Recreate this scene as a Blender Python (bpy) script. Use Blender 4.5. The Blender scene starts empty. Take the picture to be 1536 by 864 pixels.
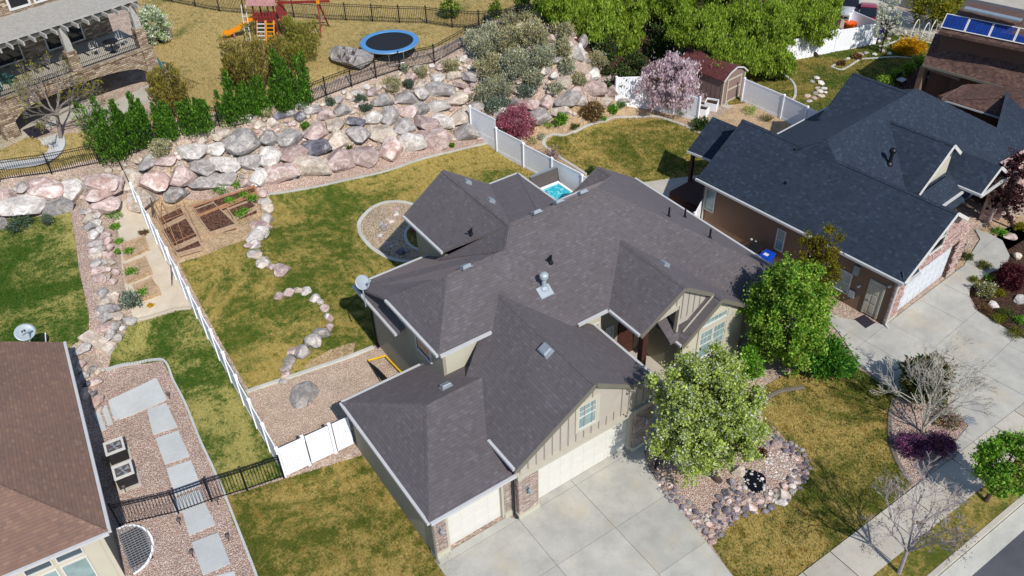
import bpy, bmesh, math, random
import numpy as np
from mathutils import Vector, Matrix, noise
SC = bpy.context.scene
COL = SC.collection
random.seed(7)
RNG = np.random.default_rng(7)
# ------------------------------------------------------------------ camera
CAM_H = 29.93
ROT = (math.radians(51.07236914), math.radians(1.60386369), math.radians(-34.50857715))
FPX = 1266.19
cd = bpy.data.cameras.new('camera'); cam = bpy.data.objects.new('camera', cd); COL.objects.link(cam)
cam.location = (0, 0, CAM_H); cam.rotation_euler = ROT
cd.sensor_width = 36; cd.lens = FPX/1536*36; cd.clip_start = 0.5; cd.clip_end = 1500
SC.camera = cam
# ------------------------------------------------------------------ world, sun, exposure
SUNV = Vector((-.11, -.97, 1.0)).normalized()      # towards the sun
W = bpy.data.worlds.new('World'); SC.world = W; W.use_nodes = True
nt = W.node_tree; bg = nt.nodes['Background']
sky = nt.nodes.new('ShaderNodeTexSky'); sky.sky_type = 'NISHITA'; sky.sun_disc = False
sky.sun_elevation = math.asin(SUNV.z); sky.sun_rotation = math.atan2(SUNV.x, SUNV.y)
sky.altitude = 1400; sky.air_density = 1.0; sky.dust_density = .6; sky.ozone_density = 1.2
nt.links.new(sky.outputs[0], bg.inputs[0]); bg.inputs[1].default_value = .145
sl = bpy.data.lights.new('sun', 'SUN'); sl.energy = 4.4; sl.angle = math.radians(.53); sl.color = (1, .955, .89)
so = bpy.data.objects.new('sun', sl); COL.objects.link(so)
so.rotation_euler = SUNV.to_track_quat('Z', 'Y').to_euler(); so.location = (0, -20, 60)
SC.view_settings.view_transform = 'Standard'; SC.view_settings.look = 'None'
SC.view_settings.exposure = 0.1; SC.view_settings.gamma = 1.0
# ------------------------------------------------------------------ survey: where the photo's points lie in the place
_R = np.array(cam.rotation_euler.to_matrix()); _C = np.array([0, 0, CAM_H])
def _ray(px, py): return _R @ np.array([px-768.0, -(py-432.0), -FPX])
def P(px, py, x=None, y=None, z=None):
    d = _ray(px, py)
    if x is not None: t = (x-_C[0])/d[0]
    elif y is not None: t = (y-_C[1])/d[1]
    else: t = (z-_C[2])/d[2]
    return _C+t*d
def PN(px, py, p0, n):                      # on the plane through p0 with normal n
    d = _ray(px, py); n = np.array(n, float); t = (n@(np.array(p0)-_C))/(n@d)
    return _C+t*d
# ------------------------------------------------------------------ mesh collector
class MB:
    def __init__(s): s.v = []; s.f = []
    def poly(s, pts):
        i = len(s.v); s.v += [tuple(map(float, p)) for p in pts]; s.f.append(tuple(range(i, i+len(pts)))); return s
    def slab(s, pts, d):                    # closed slab: pts is the upper face, d the vector down to the lower one
        n = len(pts); i = len(s.v); a = [Vector(p) for p in pts]; d = Vector(d)
        nn = Vector((0, 0, 0))
        for k in range(n): nn += a[k].cross(a[(k+1) % n])
        if nn.dot(d) > 0: a.reverse()
        s.v += [tuple(p) for p in a]+[tuple(p+d) for p in a]
        s.f.append(tuple(range(i, i+n))); s.f.append(tuple(range(i+2*n-1, i+n-1, -1)))
        for k in range(n):
            j = (k+1) % n; s.f.append((i+k, i+n+k, i+n+j, i+j))
        return s
    def hexa(s, b, t):                      # bottom ring, top ring (4 points each, ccw from above)
        i = len(s.v); s.v += [tuple(map(float, p)) for p in b]+[tuple(map(float, p)) for p in t]; n = len(b)
        s.f.append(tuple(range(i+n-1, i-1, -1))); s.f.append(tuple(range(i+n, i+2*n)))
        for k in range(n):
            j = (k+1) % n; s.f.append((i+k, i+j, i+n+j, i+n+k))
        return s
    def box(s, x0, y0, z0, x1, y1, z1, fr=None):
        b = [(x0, y0, z0), (x1, y0, z0), (x1, y1, z0), (x0, y1, z0)]; t = [(x, y, z1) for x, y, _ in b]
        if fr: b = [fr(*p) for p in b]; t = [fr(*p) for p in t]
        return s.hexa(b, t)
    def bar(s, p0, p1, w, h, up=(0, 0, 1)):
        p0 = Vector(p0); p1 = Vector(p1); d = (p1-p0).normalized(); u = Vector(up)
        r = d.cross(u)
        if r.length < 1e-3: r = d.cross(Vector((1, 0, 0)))
        r.normalize(); u = r.cross(d).normalized()
        q = [(-w/2, -h/2), (w/2, -h/2), (w/2, h/2), (-w/2, h/2)]
        return s.hexa([p0+r*a+u*b for a, b in q], [p1+r*a+u*b for a, b in q])
    def tube(s, pts, rs, n=6, cap=True):
        pts = [Vector(p) for p in pts]; i = len(s.v); m = len(pts)
        if not isinstance(rs, (list, tuple)): rs = [rs]*m
        u = None
        for k in range(m):
            d = (pts[min(k+1, m-1)]-pts[max(k-1, 0)])
            if d.length < 1e-6: d = Vector((0, 0, 1))
            d.normalize()
            if u is None: u = d.orthogonal().normalized()
            else:
                u = u-d*u.dot(d); u = u.normalized() if u.length > 1e-4 else d.orthogonal().normalized()
            w = d.cross(u)
            for j in range(n):
                a = 2*math.pi*j/n; s.v.append(tuple(pts[k]+(u*math.cos(a)+w*math.sin(a))*rs[k]))
        for k in range(m-1):
            for j in range(n):
                jj = (j+1) % n; s.f.append((i+k*n+j, i+k*n+jj, i+(k+1)*n+jj, i+(k+1)*n+j))
        if cap:
            s.f.append(tuple(i+n-1-j for j in range(n))); s.f.append(tuple(i+(m-1)*n+j for j in range(n)))
        return s
    def lathe(s, c, prof, n=16, cap=True):            # prof: list of (r, z) upwards
        i = len(s.v); m = len(prof)
        for r, z in prof:
            for j in range(n):
                a = 2*math.pi*j/n; s.v.append((c[0]+r*math.cos(a), c[1]+r*math.sin(a), c[2]+z))
        for k in range(m-1):
            for j in range(n):
                jj = (j+1) % n; s.f.append((i+k*n+j, i+k*n+jj, i+(k+1)*n+jj, i+(k+1)*n+j))
        if cap: s.f.append(tuple(i+n-1-j for j in range(n))); s.f.append(tuple(i+(m-1)*n+j for j in range(n)))
        return s
    def mesh(s, name, mat, off=(0, 0, 0), smooth=False):
        me = bpy.data.meshes.new(name)
        o = Vector(off); me.from_pydata([(x-o[0], y-o[1], z-o[2]) for x, y, z in s.v], [], s.f)
        me.update(); autouv(me, o)
        if mat: me.materials.append(mat)
        if smooth: me.polygons.foreach_set('use_smooth', [True]*len(me.polygons))
        return me
def autouv(me, off=(0, 0, 0)):
    uv = me.uv_layers.new(name='UVMap'); up = Vector((0, 0, 1)); off = Vector(off)
    for p in me.polygons:
        n = p.normal
        if abs(n.z) > .9995: a = Vector((1, 0, 0)); b = Vector((0, 1, 0))
        else: a = up.cross(n).normalized(); b = n.cross(a)
        for li in p.loop_indices:
            co = me.vertices[me.loops[li].vertex_index].co+off
            uv.data[li].uv = (co.dot(a), co.dot(b))
def root(o):
    while o.parent: o = o.parent
    return o
def tag(o, label=None, cat=None, group=None, kind=None):
    if label: o['label'] = label
    if cat: o['category'] = cat
    if group: o['group'] = group
    if kind: o['kind'] = kind
    return o
def thing(name, label, cat, loc, group=None):
    o = bpy.data.objects.new(name, None); COL.objects.link(o); o.location = tuple(map(float, loc)); o.empty_display_size = .2
    return tag(o, label, cat, group)
def part(name, mb, mat, parent=None, smooth=False, **k):
    off = root(parent).location if parent else (0, 0, 0)
    o = bpy.data.objects.new(name, mb.mesh(name, mat, off, smooth)); COL.objects.link(o); o.parent = parent
    return tag(o, **k) if k else o
def solo(name, mb, mat, label, cat, loc, group=None, smooth=False):     # a thing that is one mesh
    o = bpy.data.objects.new(name, mb.mesh(name, mat, loc, smooth)); COL.objects.link(o); o.location = tuple(map(float, loc))
    return tag(o, label, cat, group)
def struct(name, mb, mat, parent=None, smooth=False):
    return part(name, mb, mat, parent, smooth, kind=None if parent else 'structure')
def inst(name, me, loc, rot=(0, 0, 0), sc=(1, 1, 1), parent=None):      # shares mesh data; loc in world
    o = bpy.data.objects.new(name, me); COL.objects.link(o); o.parent = parent
    off = root(parent).location if parent else Vector((0, 0, 0))
    o.location = Vector(tuple(map(float, loc)))-off; o.rotation_euler = rot; o.scale = sc
    return o
def copy_tree(o, parent=None):
    c = o.copy(); COL.objects.link(c); c.parent = parent
    for ch in list(o.children): copy_tree(ch, c)
    return c
def inpoly(x, y, poly):
    r = False; n = len(poly)
    for i in range(n):
        x0, y0 = poly[i]; x1, y1 = poly[(i+1) % n]
        if (y0 > y) != (y1 > y) and x < (x1-x0)*(y-y0)/(y1-y0)+x0: r = not r
    return r
def spline(pts, k=6, closed=False):         # Catmull-Rom through 2-D or 3-D points
    pts = [np.array(p, float) for p in pts]; n = len(pts); out = []
    for i in range(n if closed else n-1):
        a = pts[(i-1) % n] if closed or i > 0 else pts[0]; b = pts[i]; c = pts[(i+1) % n]
        d = pts[(i+2) % n] if closed or i+2 < n else pts[-1]
        for t in np.linspace(0, 1, k, endpoint=False):
            out.append(.5*((2*b)+(-a+c)*t+(2*a-5*b+4*c-d)*t*t+(-a+3*b-3*c+d)*t**3))
    if not closed: out.append(pts[-1])
    return out
# ------------------------------------------------------------------ materials
def S(c):                                   # sRGB hex to linear
    c = c.lstrip('#'); v = [int(c[i:i+2], 16)/255 for i in (0, 2, 4)]
    return tuple(x/12.92 if x <= .04045 else ((x+.055)/1.055)**2.4 for x in v)+(1,)
class NT:
    def __init__(s, name, rough=.85, metal=0, spec=.3):
        s.m = bpy.data.materials.new(name); s.m.use_nodes = True; s.t = s.m.node_tree; s.b = s.t.nodes['Principled BSDF']
        s.b.inputs['Roughness'].default_value = rough; s.b.inputs['Metallic'].default_value = metal
        s.b.inputs['Specular IOR Level'].default_value = spec
        s.tc = s.t.nodes.new('ShaderNodeTexCoord')
    def n(s, typ, **k):
        o = s.t.nodes.new('ShaderNode'+typ)
        for a, b in k.items():
            if a.startswith('i_'): o.inputs[a[2:].replace('_', ' ')].default_value = b
            else: setattr(o, a, b)
        return o
    def l(s, a, b): s.t.links.new(a, b)
    def noise(s, scale, detail=4, rough=.6, co='Object', sc=None, dist=0, seed=0):
        o = s.n('TexNoise', i_Scale=scale, i_Detail=detail, i_Roughness=rough, i_Distortion=dist)
        src = s.tc.outputs[co] if isinstance(co, str) else co
        if sc or seed:
            mp = s.n('Mapping'); s.l(src, mp.inputs[0]); mp.inputs['Scale'].default_value = sc or (1, 1, 1)
            mp.inputs['Location'].default_value = (seed*7.3, seed*3.1, seed*1.7); src = mp.outputs[0]
        s.l(src, o.inputs['Vector']); return o.outputs['Fac']
    def pos(s):
        g = s.n('NewGeometry'); return g.outputs['Position']
    def ramp(s, fac, stops, interp='LINEAR'):
        r = s.n('ValToRGB'); r.color_ramp.interpolation = interp; e = r.color_ramp.elements
        while len(e) < len(stops): e.new(.5)
        for i, (p, c) in enumerate(stops):
            e[i].position = p; e[i].color = S(c) if isinstance(c, str) else (c if isinstance(c, tuple) else (c, c, c, 1))
        s.l(fac, r.inputs[0]); return r.outputs[0]
    def mix(s, fac, a, b, mode='MIX'):
        m = s.n('Mix', data_type='RGBA', blend_type=mode)
        for v, i in ((fac, 0), (a, 6), (b, 7)):
            if hasattr(v, 'links') or hasattr(v, 'is_linked'): s.l(v, m.inputs[i])
            elif isinstance(v, str): m.inputs[i].default_value = S(v)
            else: m.inputs[i].default_value = v
        return m.outputs[2]
    def col(s, c):
        if isinstance(c, str): s.b.inputs['Base Color'].default_value = S(c)
        elif isinstance(c, tuple): s.b.inputs['Base Color'].default_value = c
        else: s.l(c, s.b.inputs['Base Color'])
        return s
    def bump(s, h, strength=.5, dist=.02):
        b = s.n('Bump'); b.inputs['Strength'].default_value = strength; b.inputs['Distance'].default_value = dist
        s.l(h, b.inputs['Height']); s.l(b.outputs[0], s.b.inputs['Normal']); return s
def plain(name, c, rough=.7, metal=0, var=.12, scale=3, spec=.3, bump=.15):
    t = NT(name, rough, metal, spec); n = t.noise(scale, 5, co=t.pos())
    r = t.ramp(n, [(.3, (1-var,)*3+(1,)), (.7, (1+var,)*3+(1,))])
    t.col(t.mix(1.0, c, r, 'MULTIPLY'))
    if bump: t.bump(t.noise(scale*18, 3, co=t.pos()), bump, .01)
    return t.m
def shingles(name, c1, c2, c3, cm, tint='#b4a4a6', sheen=.22):
    t = NT(name, .92, 0, .2); uv = t.tc.outputs['UV']
    wb = t.noise(1.2, 2, co='UV'); 
    b = t.n('TexBrick', offset=.5, squash=1.0); b.inputs['Scale'].default_value = 1; b.inputs['Mortar Size'].default_value = .009
    b.inputs['Mortar Smooth'].default_value = .3; b.inputs['Brick Width'].default_value = .31; b.inputs['Row Height'].default_value = .142
    b.inputs['Color1'].default_value = (0, 0, 0, 1); b.inputs['Color2'].default_value = (1, 1, 1, 1); b.inputs['Mortar'].default_value = (.5, .5, .5, 1); b.inputs['Bias'].default_value = 0
    t.l(uv, b.inputs['Vector'])
    # a tone of its own per tab
    sp = t.n('SeparateXYZ'); t.l(uv, sp.inputs[0])
    ry = t.n('Math', operation='DIVIDE'); t.l(sp.outputs[1], ry.inputs[0]); ry.inputs[1].default_value = .142
    fy = t.n('Math', operation='FLOOR'); t.l(ry.outputs[0], fy.inputs[0])
    sh = t.n('Math', operation='MULTIPLY'); t.l(fy.outputs[0], sh.inputs[0]); sh.inputs[1].default_value = .37
    ax = t.n('Math', operation='DIVIDE'); t.l(sp.outputs[0], ax.inputs[0]); ax.inputs[1].default_value = .19
    ad = t.n('Math', operation='ADD'); t.l(ax.outputs[0], ad.inputs[0]); t.l(sh.outputs[0], ad.inputs[1])
    fx = t.n('Math', operation='FLOOR'); t.l(ad.outputs[0], fx.inputs[0])
    cb = t.n('CombineXYZ'); t.l(fx.outputs[0], cb.inputs[0]); t.l(fy.outputs[0], cb.inputs[1])
    wn = t.n('TexWhiteNoise', noise_dimensions='2D'); t.l(cb.outputs[0], wn.inputs['Vector'])
    c = t.ramp(wn.outputs['Value'], [(0, c1), (.45, c2), (.8, c2), (1, c3)])
    # shadow line at each course's butt edge, painted as a darker band
    fr = t.n('Math', operation='FRACT'); t.l(ry.outputs[0], fr.inputs[0])
    edge = t.ramp(fr.outputs[0], [(0, .0), (.10, .55), (.22, 1.0)])
    c = t.mix(edge, cm, c)
    big = t.ramp(t.noise(.35, 5, co='UV', seed=3), [(.3, .93), (.7, 1.07)]); c = t.mix(1, c, big, 'MULTIPLY')
    gr = t.ramp(t.noise(55, 2, co='UV'), [(.3, .78), (.7, 1.22)]); c = t.mix(1, c, gr, 'MULTIPLY')
    t.col(c)
    h = t.mix(.5, edge, wn.outputs['Color']); t.bump(h, .3, .008); t.b.inputs['Sheen Weight'].default_value = sheen; t.b.inputs['Sheen Roughness'].default_value = .45; t.b.inputs['Sheen Tint'].default_value = S(tint)
    return t.m
def lawn(name, gold, straw, green, dark, amt=.5, seed=1):
    t = NT(name, .95, 0, .1); p = t.pos()
    a = t.noise(.2, 7, .72, co=p, seed=seed, dist=.8); b = t.noise(2.2, 7, .78, co=p, seed=seed+2); f = t.noise(9, 5, .8, co=p); ff = t.noise(38, 3, .85, co=p)
    st = t.noise(1.0, 5, .7, co=p, sc=(2.6, .28, 1), seed=seed+3)            # faint mower lines
    base = t.ramp(t.mix(.45, b, st), [(.36, gold), (.5, straw), (.62, gold)])
    m1 = t.mix(.36, a, b); m1 = t.mix(.16, m1, f)
    gm = t.ramp(m1, [(amt-.035, 0.0), (amt+.045, 1.0)])
    c = t.mix(gm, base, green)
    dk = t.ramp(t.mix(.5, m1, f), [(amt+.01, 0.0), (amt+.075, 1.0)])
    c = t.mix(dk, c, dark)
    c = t.mix(1, c, t.ramp(f, [(.25, .68), (.5, 1.0), (.75, 1.34)]), 'MULTIPLY')
    c = t.mix(1, c, t.ramp(ff, [(.25, .5), (.5, 1.0), (.75, 1.5)]), 'MULTIPLY')
    t.col(c); t.bump(t.mix(.6, f, ff), 1.0, .07)
    return t.m
def gravel(name, cols, scale=16, mortar='#6b5a50', bump=1.0, patch=.15):
    t = NT(name, .9, 0, .2); p = t.pos()
    v = t.n('TexVoronoi', i_Scale=scale); t.l(p, v.inputs['Vector'])
    sp = t.n('SeparateColor'); t.l(v.outputs['Color'], sp.inputs[0])
    n = len(cols); c = t.ramp(sp.outputs[0], [(i/(n-1) if n > 1 else 0, k) for i, k in enumerate(cols)])
    e = t.ramp(v.outputs['Distance'], [(.35, 1.0), (.8, 0.0)])
    c = t.mix(e, mortar, c)
    c = t.mix(1, c, t.ramp(t.noise(1.1, 5, co=p), [(.3, 1-patch), (.7, 1+patch)]), 'MULTIPLY')
    t.col(c); t.bump(e, bump, .03); return t.m
def concrete(name, c1, c2, stain='#b3a68c', sa=.25):
    t = NT(name, .88, 0, .25); p = t.pos()
    c = t.mix(t.ramp(t.noise(.8, 7, .65, co=p), [(.35, 0.0), (.65, 1.0)]), c1, c2)
    st = t.ramp(t.noise(.45, 6, .7, co=p, seed=4), [(.52, 0.0), (.75, 1.0)])
    ml = t.n('Math', operation='MULTIPLY'); t.l(st, ml.inputs[0]); ml.inputs[1].default_value = sa
    c = t.mix(ml.outputs[0], c, stain)
    c = t.mix(1, c, t.ramp(t.noise(40, 3, co=p), [(.3, .9), (.7, 1.08)]), 'MULTIPLY')
    cr = t.ramp(t.noise(1.6, 8, .55, co=p, seed=9, dist=2.0), [(.485, 0.0), (.5, 1.0), (.515, 0.0)])      # hairline soiling
    m2 = t.n('Math', operation='MULTIPLY'); t.l(cr, m2.inputs[0]); m2.inputs[1].default_value = .16; c = t.mix(m2.outputs[0], c, '#6a655c')
    sp = t.ramp(t.noise(2.6, 3, .5, co=p, seed=14), [(.70, 0.0), (.78, .22)]); c = t.mix(sp, c, '#5a564e')
    oi = t.n('ObjectInfo'); c = t.mix(1, c, t.ramp(oi.outputs['Random'], [(0, .91), (1, 1.05)]), 'MULTIPLY')
    t.col(c); t.bump(t.noise(30, 4, co=p), .2, .01); return t.m
def rock(name, a, b, c, seed):
    t = NT(name, .9, 0, .2); o = t.pos()
    n1 = t.noise(1.8, 7, .65, co=o, seed=seed, dist=.8); n2 = t.noise(9, 5, .75, co=o, seed=seed+1)
    k = t.ramp(n1, [(.3, a), (.48, b), (.62, c)]); k = t.mix(t.ramp(t.noise(1.1, 6, .7, co=o, seed=seed+3), [(.56, 0.0), (.66, .75)]), k, '#d6cfc6')
    k = t.mix(1, k, t.ramp(n2, [(.25, .62), (.5, 1.0), (.75, 1.3)]), 'MULTIPLY')
    oi = t.n('ObjectInfo'); k = t.mix(1, k, t.ramp(oi.outputs['Random'], [(0, .8), (1, 1.12)]), 'MULTIPLY')
    t.col(k); t.bump(t.mix(.5, n1, n2), .8, .10); return t.m
def leaf(name, cols, rough=.6, trans=.42):
    t = NT(name, rough, 0, .25); g = t.n('NewGeometry'); n = len(cols)
    c = t.ramp(g.outputs['Random Per Island'], [(i/(n-1), k) for i, k in enumerate(cols)])
    c = t.mix(1, c, t.ramp(t.noise(1.5, 3, co=t.pos()), [(.3, .75), (.7, 1.25)]), 'MULTIPLY')
    t.col(c)
    if trans:
        tr = t.n('BsdfTranslucent'); t.l(c, tr.inputs[0]); mx = t.n('MixShader'); mx.inputs[0].default_value = trans
        t.l(t.b.outputs[0], mx.inputs[1]); t.l(tr.outputs[0], mx.inputs[2]); t.l(mx.outputs[0], t.t.nodes['Material Output'].inputs[0])
    return t.m
def veneer(name, cols, mort, bw=.42, rh=.13):
    t = NT(name, .9, 0, .2); b = t.n('TexBrick', offset=.37, offset_frequency=2); b.inputs['Scale'].default_value = 1
    b.inputs['Brick Width'].default_value = bw; b.inputs['Row Height'].default_value = rh; b.inputs['Mortar Size'].default_value = .012
    b.inputs['Color1'].default_value = (0, 0, 0, 1); b.inputs['Color2'].default_value = (1, 1, 1, 1); b.inputs['Mortar'].default_value = (.5,)*3+(1,)
    mp = t.n('Mapping'); t.l(t.tc.outputs['UV'], mp.inputs[0]); mp.inputs['Location'].default_value = (.13, .02, 0); t.l(mp.outputs[0], b.inputs[0])
    n = len(cols); c = t.ramp(b.outputs['Color'], [(i/(n-1), k) for i, k in enumerate(cols)])
    c = t.mix(b.outputs['Fac'], c, mort)
    c = t.mix(1, c, t.ramp(t.noise(9, 5, co='UV'), [(.3, .7), (.7, 1.25)]), 'MULTIPLY')
    iv = t.n('Invert'); t.l(b.outputs['Fac'], iv.inputs[1]); t.col(c); t.bump(iv.outputs[0], .8, .03); return t.m
M = {}
M['roof'] = shingles('shingles_brown_grey', '#555052', '#5b5658', '#645e61', '#4b4648')
M['roof_blue'] = shingles('shingles_slate_blue', '#252d38', '#2b3441', '#34404e', '#1f262f', '#5a6a80', .10)
M['roof_brown'] = shingles('shingles_brown', '#463532', '#5c463f', '#6d5549', '#362a28', '#8c7468', .1)
M['roof_tan'] = shingles('shingles_tan', '#705a50', '#7a6054', '#846a5a', '#5c4a42', '#b09080', .15)
M['roof_red'] = shingles('shingles_red', '#4d2a2a', '#5c3232', '#6b3d3b', '#3a2020')
M['lawn_gold'] = lawn('lawn_gold', '#85692c', '#b6a05e', '#66682a', '#48561e', .498, 1)
M['lawn_back'] = lawn('lawn_back', '#867030', '#b29e5c', '#5c6828', '#365018', .515, 4)
M['lawn_green'] = lawn('lawn_green', '#8a8444', '#b2a866', '#56692a', '#305015', .482, 9)
M['lawn_upper'] = lawn('lawn_upper', '#98844f', '#b5a06b', '#6f6d3a', '#52622c', .545, 13)
M['lawn_right'] = lawn('lawn_right', '#7c6f34', '#9a884a', '#58642a', '#3c5018', .49, 17)
M['grav_pink'] = gravel('gravel_pink', ['#a08474', '#c4a898', '#d8c6b8', '#b89484', '#e2d6ca'], 19, '#927a6c')
M['grav_tan'] = gravel('gravel_tan', ['#b09580', '#cdb39c', '#ddc9b4', '#b89c88', '#e8dccd'], 21, '#ab937e')
M['grav_grey'] = gravel('gravel_grey', ['#7a6a64', '#a08e86', '#b9a79b', '#8f7b74', '#cfc4ba'], 15, '#584b46')
M['soil'] = gravel('rocky_soil', ['#a08c7c', '#b5a08f', '#c0ae9e', '#a89484', '#cbbbaa'], 12, '#937f70', .7, .25)
M['dirt'] = gravel('sandy_dirt', ['#a38a6c', '#b39a7b', '#bda588', '#a78e72'], 9, '#98805f', .4, .2)
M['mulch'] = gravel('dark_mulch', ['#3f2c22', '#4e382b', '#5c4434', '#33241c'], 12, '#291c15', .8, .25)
M['bed_soil'] = gravel('bed_soil', ['#5a3f32', '#6e4e3e', '#7d5c4a', '#4c352a'], 9, '#3e2a20', .8, .25)
M['conc'] = concrete('concrete_drive', '#a19f98', '#b6b3a9', '#b8a684', .6)
M['conc_walk'] = concrete('concrete_walk', '#a9a295', '#b8b1a4', '#9a8d78', .3)
M['conc_pad'] = concrete('concrete_pad', '#b1b4b3', '#bec0bd', '#a8a498', .2)
M['conc_sand'] = concrete('sandy_concrete', '#b3a793', '#c0b5a3', '#9c8a70', .35)
M['curb'] = concrete('concrete_curb', '#aeaca2', '#c1bfb5', '#8a8476', .3)
M['curb_dark'] = concrete('curb_weathered', '#6b625a', '#7d736a', '#544b42', .4)
M['curb_joint'] = concrete('joint_grit', '#858076', '#948e82', '#6f695e', .3)
M['asphalt'] = concrete('asphalt', '#4a4a50', '#55555b', '#44444a', .3)
M['stucco'] = plain('stucco_greige', '#938d7a', .92, var=.06, scale=.7)
M['stucco_cream'] = plain('stucco_cream', '#b7b2a0', .92, var=.04, scale=1)
M['siding'] = plain('siding_greige', '#aca499', .8, var=.05, scale=2)
M['trim_cream'] = plain('trim_cream', '#b0aa9b', .7, var=.04)
M['batten'] = plain('batten_greige', '#8b8378', .8, var=.05)
M['trim_taupe'] = plain('trim_taupe', '#6f6b60', .6, var=.05)
M['fascia'] = plain('fascia_white', '#b9b9b8', .45, .0, var=.05)
M['garage_door'] = plain('garage_door_ivory', '#cdcac2', .6, var=.03)
M['door_white'] = plain('garage_door_white', '#c6c8cc', .6, var=.03)
M['white'] = plain('white_vinyl', '#eceef2', .5, var=.04, scale=.8, bump=.05)
M['white_paint'] = plain('white_paint', '#c8c6c0', .6, var=.06)
M['black'] = plain('black_metal', '#1d1e24', .45, .3, var=.1)
M['dark'] = plain('dark_interior', '#1a1614', .9)
M['metal'] = plain('galvanised_metal', '#a3a9ae', .4, .6, var=.1)
M['vent'] = plain('vent_grey_metal', '#8f979e', .5, .3, var=.1)
M['dish'] = plain('dish_grey', '#9fa9ae', .4, .1, var=.05)
M['wood'] = plain('raw_wood', '#a57c5c', .85, var=.25, scale=5, bump=.5)
M['wood_pale'] = plain('pale_wood', '#ab927a', .85, var=.2, scale=5, bump=.5)
M['wood_dark'] = plain('dark_stained_wood', '#43261f', .7, var=.2, scale=5)
M['wood_grey'] = plain('weathered_grey_wood', '#a39f98', .85, var=.2, scale=6, bump=.5)
M['brown_stucco'] = plain('stucco_brown', '#7d6554', .92, var=.06, scale=.8)
M['brown_stucco2'] = plain('stucco_dark_brown', '#5c453a', .92, var=.06, scale=.8)
M['tan_stucco'] = plain('stucco_tan', '#8f8876', .92, var=.05)
M['veneer'] = veneer('stacked_stone', ['#8f8078', '#b09e94', '#c8b8ac', '#9e8c82', '#bca69a'], '#786a62', .36, .085)
M['brick_pink'] = veneer('rustic_brick', ['#8f6c66', '#b08e86', '#cbaea4', '#a07c75', '#dcc6bc'], '#b09f97', .30, .10)
M['ledge'] = veneer('ledge_stone', ['#6b5748', '#8f7b68', '#b09e86', '#7e6a58', '#c2b298'], '#6b5d50', .38, .12)
M['yellow'] = plain('yellow_plastic', '#d98a10', .4, var=.05)
M['yellow_hose'] = plain('yellow_hose', '#d9b000', .4)
M['red_wood'] = plain('red_stained_wood', '#7c2a24', .6, var=.2, scale=5)
M['red_wood_pale'] = plain('faded_red_boards', '#a07370', .7, var=.25, scale=5)
M['blue_pad'] = plain('blue_vinyl_pad', '#4c86b8', .5, var=.1)
M['tramp'] = plain('trampoline_mat', '#1b1e24', .8)
M['blue_bin'] = plain('blue_plastic', '#0c3fae', .4, var=.05)
M['black_bin'] = plain('black_plastic', '#1c1e20', .45, var=.1)
M['red_car'] = plain('red_car_paint', '#8c1029', .25, .1, var=.03, spec=.6, bump=0)
M['white_car'] = plain('silver_car_paint', '#b9bcc0', .3, .2, var=.03, spec=.6, bump=0)
M['orange'] = plain('orange_plastic', '#e05a08', .45, var=.04)
M['purple'] = plain('purple_plastic', '#3a2f8c', .45, var=.04)
M['teal'] = plain('teal_paint', '#2c5f5c', .5, var=.08)
M['green_cloth'] = plain('green_awning', '#6f9c7d', .8)
M['cover_grey'] = plain('vinyl_cover_grey', '#57504d', .6, var=.08)
M['mat_dark'] = plain('dark_mat', '#2b2730', .95, var=.2, scale=6)
M['maroon_pave'] = veneer('maroon_paving', ['#4a2a33', '#6b3f48', '#5a333d'], '#3a2228', .3, .15)
def glassy(name, c, rough=.08):
    t = NT(name, rough, 0, .8); t.col(t.mix(t.ramp(t.noise(1.3, 2, co=t.pos()), [(.4, 0.0), (.6, 1.0)]), c, tuple(min(1, x*1.35) for x in S(c)[:3])+(1,))); return t.m
M['glass'] = glassy('window_glass', '#35474f')
M['glass_pale'] = glassy('window_glass_blind', '#768c8c', .25)
M['glass_dark'] = glassy('window_glass_dark', '#15181c')
M['solar'] = glassy('solar_cell', '#0d2d74', .25)
def watermat():
    t = NT('pool_water', .08, 0, .5); p = t.pos(); n = t.noise(3.2, 5, .7, co=p, dist=1.5)
    t.col(t.ramp(n, [(.3, '#168a9e'), (.52, '#2fb6c4'), (.68, '#b9e6e6')])); t.bump(t.noise(9, 4, co=p), .5, .04); return t.m
M['water'] = watermat()
def pondmat():
    t = NT('pond_water', .1, 0, .5); t.col('#0e0a08'); return t.m
M['pond'] = pondmat()
ROCK = {
 'w': rock('rock_white', '#a0978f', '#c6beb6', '#e2dcd5', 1), 'g': rock('rock_grey', '#7a7472', '#9a9490', '#bcb5ae', 2),
 'd': rock('rock_dark', '#4c4a52', '#63616a', '#807d84', 3), 'p': rock('rock_pink', '#8c7671', '#ae9891', '#cdbab2', 4),
 'r': rock('rock_red', '#9a7a70', '#bda298', '#dccdc5', 5), 'q': rock('rock_slate', '#55505a', '#746c72', '#958b8c', 8), 't': rock('rock_tan', '#9a8a7a', '#b9aa9a', '#d4c8b9', 6)}
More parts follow.
